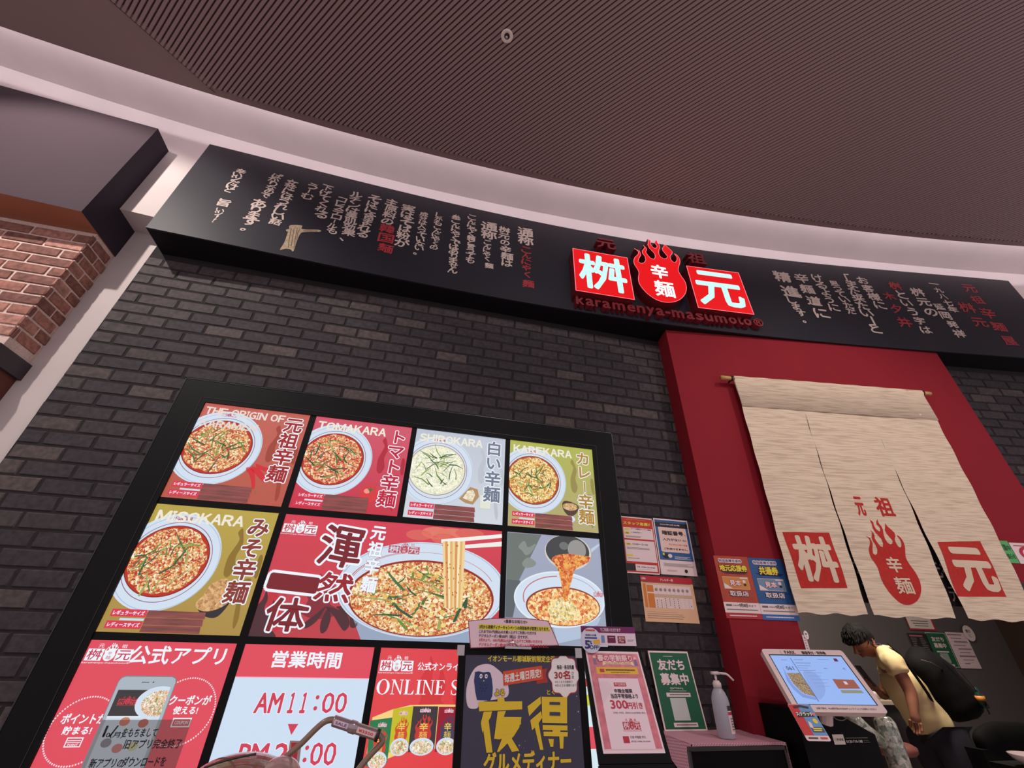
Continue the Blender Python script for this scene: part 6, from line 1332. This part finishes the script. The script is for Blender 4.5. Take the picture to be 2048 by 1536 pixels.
# mottled grey-green post behind the kiosk
mo = food('mottled_film', [(70, 74, 66), (120, 128, 116), (168, 170, 156), (206, 200, 188), (140, 146, 128)], 34, False); MATS['print'] = mo
mo.node_tree.nodes['Principled BSDF'].inputs['Roughness'].default_value = .15; mo.node_tree.nodes['Principled BSDF'].inputs['Coat Weight'].default_value = .6
PY = -.12; a, b_ = onY(1766, 1436, PY), onY(1812, 1530, PY)
e = empty('wrapped_post', (a[0], PY, 0), 'glossy post wrapped in mottled grey-green film beneath the right side of the kiosk screen', 'post')
m = MB(); m.tube([(a[0], PY, 0), (a[0], PY, a[2]-.10), (a[0]-.0, PY, a[2]-.02), (a[0]-.002, PY, a[2]+.0), (a[0]-.004, PY, a[2]+.010)], [.056, .052, .050, .040, .018], mo, 22); m.build('post_body', e, True)
m = MB(); c1_, c2_, c3_ = onY(1700, 1436, PY), onY(1730, 1462, PY), onY(1765, 1486, PY); m.tube([tuple(c1_), tuple(c2_), tuple(c3_)], [.045, .038, .03], mo, 16); m.build('side_fold', e, True)
# ================================================================== PERSON
def skin(name, V, E, Rr, m, parent, sub=2, root=0):
    me = bpy.data.meshes.new(name); off = world_loc(parent)
    me.from_pydata([tuple(Vector([float(c) for c in v])-off) for v in V], E, []); me.update()
    o = bpy.data.objects.new(name, me); COL.objects.link(o); o.parent = parent; me.materials.append(m)
    md = o.modifiers.new('skin', 'SKIN'); md.use_smooth_shade = True; md.branch_smoothing = .5
    sv = me.skin_vertices[0].data
    for i, r_ in enumerate(Rr): sv[i].radius = r_ if isinstance(r_, tuple) else (r_, r_)
    sv[root].use_root = True
    if sub: s = o.modifiers.new('sub', 'SUBSURF'); s.levels = sub; s.render_levels = sub
    return o
skn = mat('skin_tone', (150, 98, 76), .5, noise=.06, scale=20); hairm = mat('black_hair', (15, 13, 14), .8, bump=.1, noise=.4, scale=60, spec=.25)
shirt = mat('beige_shirt', (230, 208, 158), .8, noise=.05, scale=8, bump=.25); trous = mat('navy_trousers', (34, 34, 50), .8, noise=.1, scale=12); shoe = mat('dark_shoe', (24, 22, 24), .5)
YP = .70
pt = lambda x, y, Y=YP: onY(x, y, Y)
hip = pt(1866, 1450); hip[1] = YP
per = empty('person', (hip[0]-.15, YP, 0), 'person in a beige short-sleeved shirt leaning forward beside the kiosk, facing left', 'person')
neckb = pt(1757, 1297); chest = pt(1784, 1338); waist = pt(1826, 1400); head = pt(1719, 1283); nk = pt(1744, 1296)
# ---- body: one continuous surface
HX = head[0]; HZ = head[2]
fwd = np.array([-.80, -.14, -.46]); fwd /= np.linalg.norm(fwd); upv = np.array([-.42, -.02, .88]); upv -= fwd*np.dot(fwd, upv); upv /= np.linalg.norm(upv); sdv = np.cross(fwd, upv)
hp = lambda f, u, s=0: head+fwd*f+upv*u+sdv*s
V = [hip, waist, chest, neckb, nk, hp(-.005, -.055), hp(.0, .015), hp(-.01, .075)]
R_b = [(.10, .085), (.09, .08), (.09, .075), (.058, .050), (.052, .052), (.066, .062), (.088, .080), (.060, .055)]
E = [(i, i+1) for i in range(7)]
V += [hp(.050, -.075), hp(.070, -.020)]; R_b += [(.038, .042), (.040, .042)]; E += [(5, 8), (6, 9)]
def addchain(st, pts, rs_):
    prev = st
    for p, r_ in zip(pts, rs_): V.append(np.array(p)); R_b.append(r_); E.append((prev, len(V)-1)); prev = len(V)-1
    return prev
sN = pt(1784, 1318, .50); eN = pt(1822, 1386, .46); wN = pt(1829, 1430, .44); hN = pt(1834, 1446, .44)
wr = addchain(3, [neckb*.4+sN*.6, sN, sN*.5+eN*.5, eN, eN*.55+wN*.45, wN, hN], [.045, .048, .047, .042, .037, (.027, .022), (.040, .024)])
sF = pt(1776, 1322, .90); eF = pt(1768, 1392, .95); wF = pt(1758, 1384, .84); hF = pt(1752, 1378, .80)
wf = addchain(3, [neckb*.4+sF*.6, sF, sF*.5+eF*.5, eF, wF, hF], [.045, .048, .045, .038, (.028, .022), (.038, .024)])
for sy_, ky in ((-.10, .02), (.10, .10)):
    hx = hip[0]+.0; addchain(0, [(hx-.00, YP+sy_, hip[2]-.10), (hx-.02+ky, YP+sy_, .50), (hx+ky*1.6, YP+sy_, .10), (hx+ky*1.6-.02, YP+sy_, .045), (hx+ky*1.6-.16, YP+sy_, .035)], [.092, .060, .042, .045, (.040, .03)])
skin('body', V, E, R_b, skn, per)
# ---- fingers, rooted in the palms
def fingers(hand, d, side, up, lens, curl, name, grip=None):
    d = np.array(d)/np.linalg.norm(d); side = np.array(side)/np.linalg.norm(side); up = np.array(up)/np.linalg.norm(up)
    for i, L in enumerate(lens):
        b0 = hand+side*(-.027+.018*i)-d*.004; p = [b0]; ang = 0
        for k, fr in enumerate((.45, .32, .23)):
            ang += curl*(1, .9, .7)[k]; p.append(p[-1]+(d*math.cos(ang)+up*math.sin(ang))*L*fr)
        skin(name, p, [(0, 1), (1, 2), (2, 3)], [.0095, .0088, .008, .0068], skn, per, 1)
    b0 = hand-d*.018+side*-.034; p = [b0, b0+(side*-1*.6+d*.8)*.026, b0+(side*-1*.5+d*1.0)*.050+up*.014]
    skin('thumb', p, [(0, 1), (1, 2)], [.012, .0105, .008], skn, per, 1)
fingers(hN, (.32, .0, -.95), (0, -1, .05), (-.95, 0, -.3), (.070, .078, .074, .058), .42, 'finger')
fingers(hF, (-.75, -.3, .45), (.2, -.9, -.3), (-.3, .3, .8), (.068, .076, .072, .056), .62, 'finger')
# ---- head details
m = MB(); nb_ = hp(.102, .002); m.tube([hp(.088, .020), hp(.104, -.002), hp(.120, -.022), hp(.100, -.034)], [.008, .011, .015, .009], skn, 10); m.build('nose', per, True)
m = MB(); m.tube([hp(.070, -.062, -.022), hp(.083, -.060, 0), hp(.070, -.062, .022)], [.004, .008, .004], mat('lip_tone', (134, 74, 66), .5), 8); m.tube([hp(.068, -.072, -.018), hp(.080, -.071, 0), hp(.068, -.072, .018)], [.004, .008, .004], mat('lip_tone', (134, 74, 66), .5), 8); m.build('mouth', per, True)
for s_ in (-1, 1):
    m = MB(); c_ = hp(.082, .018, .034*s_); c_ = c_-fwd*.006; m.lathe([(.001, -.010), (.007, -.007), (.009, 0), (.007, .007), (.001, .010)], c_, mat('eye_dark', (46, 34, 32), .25), 12); m.build('eye', per, True)
    m = MB(); m.tube([hp(.084, .026, .016*s_), hp(.090, .027, .032*s_), hp(.076, .024, .048*s_)], [.005, .007, .004], skn, 8); m.build('eyelid', per, True)
    m = MB(); m.tube([hp(.096, .040, .012*s_), hp(.094, .046, .034*s_), hp(.074, .038, .052*s_)], [.004, .006, .003], hairm, 8); m.build('eyebrow', per, True)
    m = MB(); c_ = hp(-.012, -.004, .086*s_)
    m.tube([c_+upv*.028, c_+upv*.034-fwd*.014, c_+upv*.018-fwd*.030, c_-upv*.006-fwd*.024, c_-upv*.028-fwd*.006, c_-upv*.020+fwd*.004], [.007, .009, .009, .008, .008, .005], skn, 8)
    m.tube([c_+upv*.012-fwd*.010, c_-upv*.012-fwd*.006], [.010, .008], skn, 8); m.build('ear', per, True)
# hair: cap with fringe and short tufts
m = MB(); rs = random.Random(12); vs = []; nA, nB = 20, 12
for j in range(nB+1):
    th = math.pi*.5*j/nB*1.22
    for i in range(nA):
        ph_ = 2*math.pi*i/nA; cu_ = math.cos(ph_)
        lim = th*(1.0 if cu_ < .3 else .80)
        r0 = .112+.006*math.sin(5*ph_+3*th)+rs.uniform(-.002, .003); d_ = fwd*math.sin(lim)*math.cos(ph_)*1.04+sdv*math.sin(lim)*math.sin(ph_)*.86+upv*math.cos(lim)*1.0
        vs.append(hp(-.012, .018)+d_*r0)
fs = [(j*nA+i, j*nA+(i+1) % nA, (j+1)*nA+(i+1) % nA, (j+1)*nA+i) for j in range(nB) for i in range(nA)]
m.add(vs, fs, hairm)
for _ in range(220):
    th = rs.uniform(0, 1.25); ph_ = rs.uniform(0, 6.283); d_ = fwd*math.sin(th)*math.cos(ph_)+sdv*math.sin(th)*math.sin(ph_)*.88+upv*math.cos(th); b0 = hp(-.012, .018)+d_*.106; fl_ = fwd*.026+d_*.004-upv*.012+sdv*rs.uniform(-.012, .012)
    m.tube([b0, b0+fl_*.6+d_*.006, b0+fl_*1.3], [.006, .005, .001], hairm, 5, False)
m.build('hair', per, True)
# ---- clothing
tn = lambda a, b, t: a*(1-t)+b*t
V2 = [hip+np.array([.02, 0, -.10]), tn(hip, waist, .5), waist, tn(waist, chest, .55), chest, tn(chest, neckb, .75)]; R2 = [(.168, .150), (.150, .135), (.142, .128), (.152, .135), (.155, .132), (.085, .078)]; E2 = [(i, i+1) for i in range(5)]
def ch2(st, pts, rr_):
    prev = st
    for p, r_ in zip(pts, rr_): V2.append(np.array(p)); R2.append(r_); E2.append((prev, len(V2)-1)); prev = len(V2)-1
ch2(5, [neckb*.45+sN*.55, sN, tn(sN, eN, .28), tn(sN, eN, .50)], [.074, .082, .074, .078]); ch2(5, [neckb*.45+sF*.55, sF, tn(sF, eF, .28), tn(sF, eF, .50)], [.074, .080, .072, .076])
so = skin('shirt', V2, E2, R2, shirt, per, 3)
tx = bpy.data.textures.new('folds', 'CLOUDS'); tx.noise_scale = .13; dm = so.modifiers.new('folds', 'DISPLACE'); dm.texture = tx; dm.strength = .035; dm.mid_level = .5
m = MB(); m.tube([tn(neckb, nk, .30)+np.array([0, -.050, .018]), tn(neckb, nk, .35)+np.array([-.052, 0, -.018]), tn(neckb, nk, .30)+np.array([0, .050, .01]), tn(neckb, nk, .25)+np.array([.045, 0, .030]), tn(neckb, nk, .30)+np.array([0, -.050, .018])], .010, mat('navy_collar', (40, 36, 66), .8), 8); m.build('collar', per, True)
V3 = [hip+np.array([0, 0, .06])]; R3 = [(.140, .125)]; E3 = []
def ch3(pts, rr_):
    prev = 0
    for p, r_ in zip(pts, rr_): V3.append(np.array(p)); R3.append(r_); E3.append((prev, len(V3)-1)); prev = len(V3)-1
for sy_, ky in ((-.10, .02), (.10, .10)):
    hx = hip[0]; ch3([(hx, YP+sy_, hip[2]-.10), (hx-.02+ky, YP+sy_, .50), (hx+ky*1.6, YP+sy_, .12)], [.130, .092, .075])
skin('trousers', V3, E3, R3, trous, per)
for sy_, ky in ((-.10, .02), (.10, .10)):
    hx = hip[0]+ky*1.6; skin('shoe', [(hx+.03, YP+sy_, .05), (hx-.06, YP+sy_, .05), (hx-.17, YP+sy_, .042)], [(0, 1), (1, 2)], [.052, .052, .042], shoe, per, 2)
# backpack (worn, but a thing of its own)
bpk = mat('black_backpack', (18, 17, 21), .85, bump=.5, noise=.3, scale=10, spec=.25); bc = pt(1888, 1372, .72)
ax_l = (waist-chest); ax_l /= np.linalg.norm(ax_l); nrm = np.array([ax_l[2]*-1, 0, ax_l[0]]); nrm = nrm/np.linalg.norm(nrm); nrm = nrm if nrm[0] > 0 else -nrm
e = empty('backpack', bc, 'black backpack hanging low on the back of the person', 'backpack')
def bpm(l, n, s): return bc+ax_l*l+nrm*n+np.array([0, s, 0])
V4 = [bpm(-.30, -.07, 0), bpm(-.16, -.035, 0), bpm(.0, -.0, 0), bpm(.14, .01, 0), bpm(.24, -.0, 0)]
bo = skin('bag_body', V4, [(i, i+1) for i in range(4)], [(.09, .10), (.13, .15), (.155, .17), (.16, .17), (.11, .13)], bpk, e, 2)
bt = bpy.data.textures.new('creases', 'CLOUDS'); bt.noise_scale = .10; dm = bo.modifiers.new('creases', 'DISPLACE'); dm.texture = bt; dm.strength = .05; dm.mid_level = .5
skin('front_pocket', [bpm(.02, .11, 0), bpm(.10, .125, 0), bpm(.18, .10, 0)], [(0, 1), (1, 2)], [(.08, .10), (.085, .11), (.07, .10)], bpk, e, 2)
m = MB(); st = [pt(1776, 1286, .52), pt(1800, 1310, .46), pt(1830, 1350, .50), pt(1856, 1388, .55), pt(1868, 1410, .60)]; m.tube(catmull([tuple(p) for p in st], 5, False), .010, bpk, 8); m.build('shoulder_strap', e, True)
m = MB(); m.tube([bpm(-.22, .02, -.125), bpm(-.08, .055, -.162), bpm(.08, .07, -.166), bpm(.20, .05, -.15)], .005, mat('zip_grey', (58, 55, 62), .5), 6); m.build('zip', e, True)
m = MB(); a = pt(1843, 1320, .56); b_ = pt(1884, 1338, .60); m.tube([tuple(a), tuple((a+b_)/2+np.array([0, 0, .012])), tuple(b_)], .004, mat('strap_shine', (96, 92, 98), .5), 6); m.build('top_handle', e, True)  # handle strap, its highlight put into the lighter grey
a, b_ = pt(1950, 1374, .56), pt(1970, 1416, .56); e = empty('drink_bottle', b_, 'small bottle with an orange label in the side pocket of the black backpack', 'bottle')
m = MB(); m.tube([tuple(a), tuple(tn(a, b_, .25)), tuple(tn(a, b_, .35)), tuple(b_)], [.012, .013, .026, .028], mat('green_clear_bottle', (40, 74, 66), .15, trans=.3), 14); m.build('bottle_body', e, True)
m = MB(); m.tube([tuple(tn(a, b_, .42)), tuple(tn(a, b_, .66))], .0295, mat('orange_label', (232, 150, 70), .5), 14); m.build('bottle_label', e, True)
# phone in the far hand
c_ = hF+np.array([-.01, -.02, .05]); e = empty('smartphone', c_, 'dark smartphone held up in the far hand of the person', 'phone')
S = Sheet(c_+np.array([-.02, -.02, -.03]), (.35, .9, .05), (-.45, .12, .86), .072, .150); S.ax /= np.linalg.norm(S.ax); S.az -= S.ax*np.dot(S.ax, S.az); S.az /= np.linalg.norm(S.az); S.n = np.cross(S.ax, S.az)
m = MB(); m.slab(rrect(S, 0, 0, .072, .150, .008, 0), S.n, .009, mat('phone_black', (22, 22, 26), .3)); m.build('phone_body', e); m = MB(); m.poly([S.mp(.004, .006, 1), S.mp(.068, .006, 1), S.mp(.068, .144, 1), S.mp(.004, .144, 1)], glow((40, 46, 56))); m.build('phone_screen', e)
# ================================================================== INSIDE THE ENTRANCE
def isheet(qs, Y=1.985):
    P = [onY(*p, Y) for p in qs]; x0 = (P[0][0]+P[3][0])/2; x1 = (P[1][0]+P[2][0])/2; z1 = (P[0][2]+P[1][2])/2; z0 = (P[2][2]+P[3][2])/2
    return Sheet((x0, Y, z0), (1, 0, 0), (0, 0, 1), x1-x0, z1-z0)
S = isheet([(1811,1230),(1862,1228),(1871,1260),(1819,1261)]); e = notice('red_edged_notice', S, 'white notice with a red edge just under the curtain hem inside the entrance', 'notice', paper((172, 50, 54)))
m = MB(); S.urect(m, .02, .10, .93, 1, paper((226, 210, 206)), 1); m.build('printed_panel', e); m = MB()
for i in range(3): S.urect(m, .15+.04*i, .55-.15*i, .8-.03*i, .60-.15*i, pg, 2)
m.build('lettering', e)
S = isheet([(1812,1267),(1846,1266),(1886,1336),(1846,1336)]); e = notice('black_price_list', S, 'black list with columns of tiny pale print left of the small green poster', 'notice', paper((30, 26, 30))); m = MB(); rs = random.Random(6)
S.urect(m, .06, .90, .75, .95, paper((170, 100, 110)), 1)
for c in (.08, .55):
    for r_ in range(16): S.urect(m, c, .84-r_*.052, c+.30*rs.uniform(.6, 1.1), .862-r_*.052, pg, 1)
m.build('lettering', e)
S = isheet([(1847,1265.7),(1887,1264.5),(1921,1335),(1882,1335)]); e = notice('small_green_poster', S, 'small dark green friend-recruiting poster on the grey wall behind the person', 'poster', paper((170, 190, 176)))
m = MB(); S.urect(m, .03, .02, .97, .98, gg, 1); S.urect(m, .30, .12, .70, .40, paper((150, 160, 150)), 2); S.urect(m, .2, .42, .8, .46, pw, 2); S.urect(m, .3, .04, .8, .09, pw, 2); m.build('printed_panel', e); m = MB(); S.utext(m, '友だち', .2, .74, .8, .87, pw, 2, bold=.04); S.utext(m, '募集中', .2, .55, .8, .69, pw, 2, bold=.04); m.build('lettering', e)
S = isheet([(1889,1264.5),(1928,1265),(1966,1338),(1923,1336)]); e = notice('handwritten_white_sheet', S, 'white handwritten sheet right of the small green poster', 'notice', paper((226, 204, 210)))
m = MB(); ink2 = paper((112, 84, 100))
for i, (a, b_, h_) in enumerate(((.05, .72, .035), (.15, .62, .02), (.25, .88, .04), (.15, .7, .02), (.3, .9, .035), (.3, .8, .02), (.2, .92, .045), (.3, .8, .02), (.3, .55, .03))): 
    x = a
    while x < b_: S.urect(m, x, .93-i*.1-h_/2, x+.05, .93-i*.1+h_/2, ink2, 1); x += .065
m.build('handwriting', e)
for (px, py, rx_, lab, Yk, cl_) in ((1938, 1266.5, 11.5, 'round white sticker overlapping the corner of the handwritten sheet', 1.97, 1), (1612.5, 1270, 5.5, 'small round white sticker at the left edge of the entrance opening', None, 0)):
    if Yk: C = onY(px, py, Yk); R_ = abs(onY(px+rx_, py, Yk)[0]-C[0])*.9; S = Sheet((C[0]-R_, Yk, C[2]-R_), (1, 0, 0), (0, 0, 1), 2*R_, 2*R_)
    else: C = onR(px, py, .012); R_ = .0135; S = Sheet(C-RD*R_-np.array([0, 0, R_*1.6]), RD, (0, 0, 1), 2*R_, 3.2*R_)
    e = empty('round_sticker', C, lab, 'sticker'); m = MB(); m.slab([S.uvmp(.5+.5*math.cos(q), .5+.5*math.sin(q)) for q in np.linspace(0, 6.283, 25)[:-1]], S.n, .001, paper((232, 214, 214))); m.build('disc', e)
    m = MB(); S.utext(m, '静か', .28, .52, .72, .74, pdk, 1, bold=.02); S.utext(m, 'に', .38, .25, .62, .45, pdk, 1); m.build('lettering', e)
S = rsheet((1604,1270), (1611,1270), (1621,1302), (1613,1302), .008); e = notice('white_strip', S, 'narrow white strip hanging beside the entrance opening above the kiosk', 'notice', paper((226, 208, 206))); m = MB()
for i in range(5): S.urect(m, .3, .15+i*.16, .6, .20+i*.16, pg, 1)
m.build('lettering', e)
# counter shelf with cup, stool, chair, dish
ca, cb2 = onY(1738, 1401, 1.15), onY(1786, 1409, 1.15); e = empty('counter_shelf', (ca[0], 1.15, ca[2]-.03), 'white-edged counter shelf behind the person', 'shelf')
m = MB(); m.box((ca[0]-.02, 1.15, ca[2]-.030), (cb2[0]+.1, 1.5, ca[2]-.004), mat('counter_white_edge', (214, 196, 176), .4)); m.build('shelf_top', e)
m = MB(); m.box((ca[0], 1.18, 0), (cb2[0]+.1, 1.48, ca[2]-.03), mat('counter_dark', (44, 38, 42), .6)); m.build('shelf_front', e)
e = empty('cup', ((ca[0]+cb2[0])/2+.04, 1.22, ca[2]-.004), 'small white cup standing on the counter shelf', 'cup'); m = MB(); m.lathe([(.026, 0), (.034, .04), (.036, .062), (.033, .060), (.024, .006)], ((ca[0]+cb2[0])/2+.04, 1.22, ca[2]-.003), wp, 20); m.build('cup_body', e, True)
c_ = onY(1812, 1487, .30); e = empty('stool', (c_[0], .45, 0), 'round stool with a brown padded seat in front of the leaning person', 'stool')
m = MB(); m.lathe([(.15, 0), (.165, .015), (.165, .04), (.14, .055)], (c_[0], .45, c_[2]-.07), mat('brown_seat', (124, 70, 64), .45), 30); m.build('seat', e, True); m = MB(); m.tube([(c_[0], .45, 0), (c_[0], .45, c_[2]-.07)], .02, sblk, 10); m.build('leg', e); m = MB(); m.lathe([(.16, 0), (.15, .015), (.02, .03)], (c_[0], .45, 0), sblk, 24); m.build('base', e)
c_ = onY(1985, 1448, .18); e = empty('padded_chair', (c_[0], .18, 0), 'black padded chair at the lower right corner, in front of the person', 'chair')
cm_ = mat('black_vinyl', (9, 9, 11), .8, spec=.15); skin('backrest', [(c_[0]-.20, .18, c_[2]-.12), (c_[0]-.02, .18, c_[2]-.075), (c_[0]+.30, .18, c_[2]-.085), (c_[0]+.5, .18, c_[2]-.12)], [(0, 1), (1, 2), (2, 3)], [(.05, .08), (.055, .10), (.055, .10), (.05, .08)], cm_, e)
m = MB(); m.box((c_[0]-.24, .14, .45), (c_[0]+.5, .24, c_[2]-.12), cm_); m.build('back_cushion', e); m = MB(); m.box((c_[0]-.24, -.1, .38), (c_[0]+.5, .22, .47), cm_); m.build('seat', e)
for x in (c_[0]-.2, c_[0]+.44):
    for y in (-.06, .18): m = MB(); m.box((x, y, 0), (x+.03, y+.03, .38), sblk); m.build('leg', e)
c_ = onY(2062, 1515, -.55); e = empty('serving_table', (c_[0], -.55, 0), 'small dark side table at the lower right corner carrying the white dish', 'table')
m = MB(); m.box((c_[0]-.06, -.68, c_[2]-.060), (c_[0]+.3, -.40, c_[2]-.040), blk); m.build('table_top', e); m = MB(); m.box((c_[0]+.08, -.56, 0), (c_[0]+.12, -.52, c_[2]-.06), sblk); m.build('leg', e)
e = empty('white_dish', (c_[0]+.03, -.55, c_[2]-.04), 'white shallow dish at the lower right edge of the view', 'dish'); m = MB(); m.lathe([(.055, 0), (.085, .030), (.095, .046), (.088, .044), (.05, .008)], (c_[0]+.03, -.55, c_[2]-.038), wp, 32); m.build('dish_body', e, True)
# ================================================================== FOREGROUND FRAME WITH BENT HANDLE
cT = crop(380, 1400, .20508); TY = -.80
tp = lambda X, Y, Yw=TY: tuple(onY(*cT(X, Y), Yw))
base = onY(560, 1536, TY)
e = empty('hooded_stand', (base[0], TY, 0), 'brown rounded hood with a bent tan tube handle in front of the opening hours', 'stand')
tan = mat('tan_enamel_tube', (140, 112, 94), .25, coat=.6); brn = mat('brown_shell', (104, 78, 66), .2, coat=.8, noise=.15, scale=4)
m = MB(); P = catmull([tp(1560, 800), tp(1655, 663), tp(1755, 540), tp(1860, 430), tp(1878, 385), tp(1850, 345), tp(1800, 330)], 6, False); m.tube(P, .0085, tan, 14); m.build('tube_right', e, True)
m = MB(); P = catmull([tp(1440, 215), tp(1385, 192), tp(1310, 215), tp(1220, 290), tp(1080, 430), tp(930, 560), tp(850, 640)], 6, False); m.tube(P, .0085, tan, 14); m.build('tube_left', e, True)
chr_ = mat('clear_label_sleeve', (176, 156, 164), .15, .6); A_, B_ = np.array(tp(1395, 200)), np.array(tp(1835, 345))
m = MB(); m.tube([A_, tn(A_, B_, .02), tn(A_, B_, .36), tn(A_, B_, .38), tn(A_, B_, .44), tn(A_, B_, .50), tn(A_, B_, .52), tn(A_, B_, .97), B_], [.0125, .0145, .0145, .0165, .0165, .0165, .0145, .0145, .0125], chr_, 20); m.build('sleeve', e, True)
m = MB(); m.tube([tn(A_, B_, .955), tn(A_, B_, 1.02)], .0165, mat('black_rubber_ring', (40, 26, 26), .5), 20); m.build('end_ring', e, True)
dA = (B_-A_)/np.linalg.norm(B_-A_); upA = np.cross(np.array([0, -1, 0]), dA); upA = -upA if upA[2] < 0 else upA; nA_ = np.cross(dA, upA); nA_ = nA_ if nA_[1] < 0 else -nA_
LA = np.linalg.norm(B_-A_); 
def lab(t0, t1, h_, mt, name, txt, tc_):
    S = Sheet(A_+dA*LA*t0-upA*h_/2+nA_*.0150, dA, upA, LA*(t1-t0), h_); S.n = nA_
    m = MB(); m.slab([S.uvmp(0, 0), S.uvmp(1, 0), S.uvmp(1, 1), S.uvmp(0, 1)], nA_, .0006, mt); S.utext(m, txt, .1, .25, .9, .75, tc_, 1, bold=.03); m.build(name, e)
lab(.04, .34, .013, paper((214, 194, 204)), 'sleeve_label', 'SALE', paper((96, 60, 140))); lab(.54, .93, .014, paper((222, 190, 184)), 'price_label', '¥3500', paper((200, 50, 60)))
def dome(c, rx_, ry_, rz_, mt, name):
    m = MB(); vs = []; n1, n2 = 36, 14
    for j in range(n2+1):
        t = math.pi/2*j/n2
        for i in range(n1): q = 2*math.pi*i/n1; vs.append((c[0]+rx_*math.cos(t)*math.cos(q), c[1]+ry_*math.cos(t)*math.sin(q), c[2]+rz_*math.sin(t)))
    fs = [(j*n1+i, j*n1+(i+1) % n1, (j+1)*n1+(i+1) % n1, (j+1)*n1+i) for j in range(n2) for i in range(n1)]; m.add(vs, fs, mt); return m.build(name, e, True)
c0 = onY(478, 1560, TY); top0 = onY(484, 1507, TY)
dome((c0[0], TY, c0[2]), .125, .13, top0[2]-c0[2], brn, 'hood'); c1 = onY(556, 1560, TY-.02); t1 = onY(556, 1514, TY-.06)
dome((c1[0], TY-.03, c1[2]), .060, .075, t1[2]-c1[2]-.004, mat('pinkish_pad', (158, 128, 126), .25, coat=.7, noise=.2, scale=8), 'side_pad')
m = MB(); a = onY(404, 1545, TY-.10); pth = [onY(x, y, TY-.125) for x, y in ((408,1536),(440,1524),(480,1514),(512,1508))]; m.tube(catmull([tuple(p) for p in pth], 4, False), .003, mat('dark_seam', (56, 40, 36), .5), 6); m.build('hood_seam', e, True)
m = MB(); m.tube([(c0[0], TY, 0), (c0[0], TY, c0[2])], .02, tan, 12); m.tube([tp(1560, 800), (tp(1560, 800)[0]-.12, TY, .05)], .0085, tan, 10); m.build('upright', e); m = MB(); m.box((c0[0]-.12, TY-.15, 0), (c0[0]+.3, TY+.12, .03), sblk); m.build('foot', e)
# ================================================================== CEILING DOWNLIGHT
c_ = onZ(1014, 72, ZC-.011); e = empty('ceiling_sprinkler', c_, 'small round white fitting with a dark recessed centre on the slatted ceiling', 'ceiling fitting')
m = MB(); m.lathe([(.040, 0), (.041, -.003), (.036, -.006), (.019, -.006), (.018, -.002)], c_, mat('fitting_white', (250, 236, 226), .5), 32); m.build('flange', e, True)
m = MB(); m.lathe([(.0185, -.0055), (.0175, -.0065), (.001, -.0066)], c_, mat('recess_dark', (40, 32, 36), .5), 20); m.build('recess', e); m = MB(); m.lathe([(.009, -.006), (.010, -.012), (.006, -.018), (.001, -.019)], (c_[0]-.002, c_[1]+.004, c_[2]), mat('fitting_metal', (190, 180, 186), .25, .8), 14); m.build('nozzle', e, True)
# ================================================================== sub-parts: details hang on the part that carries them
def kids(o): return [c for c in COL.objects if c.parent == o]
SUB = {'menu_poster': {'lit_film': ('drip_motif', 'flame_motif', 'kitchen_picture', 'steam_picture', 'packet_glow'), 'bowl_picture': ('soup_picture', 'chive_picture', 'topping_picture', 'bowl_mark'), 'phone_picture': ('phone_screen_picture',)},
       'reception_kiosk': {'monitor_shell': ('screen_bezel', 'lit_screen', 'screen_graphics', 'screen_lettering', 'casing_lettering'), 'pedestal': ('pedestal_label',)},
       'person': {'body': ('nose', 'mouth', 'eye', 'eyelid', 'eyebrow', 'ear', 'finger', 'thumb'), 'shirt': ('collar',)},
       'hooded_stand': {'sleeve': ('end_ring', 'sleeve_label', 'price_label'), 'hood': ('hood_seam',)}, 'illuminated_sign': {'lit_face': ('lit_rim', 'lit_character')},
       'sanitizer_bottle': {'bottle_body': ('bottle_label',), 'pump_collar': ('pump_spout',)}, 'backpack': {'bag_body': ('front_pocket', 'zip')}, 'poster_stand': {'board_frame': ('corner_clip',)}}
CH = {}
for o in COL.objects:
    if o.parent: CH.setdefault(o.parent, []).append(o)
for o in list(COL.objects):
    base = o.name.split('.')[0]
    if o.parent or base not in SUB: continue
    for part, subs in SUB[base].items():
        tgt = [c for c in CH.get(o, []) if c.name.split('.')[0] == part]
        if not tgt: continue
        for c in CH.get(o, []):
            if c.name.split('.')[0] in subs: c.parent = tgt[0]
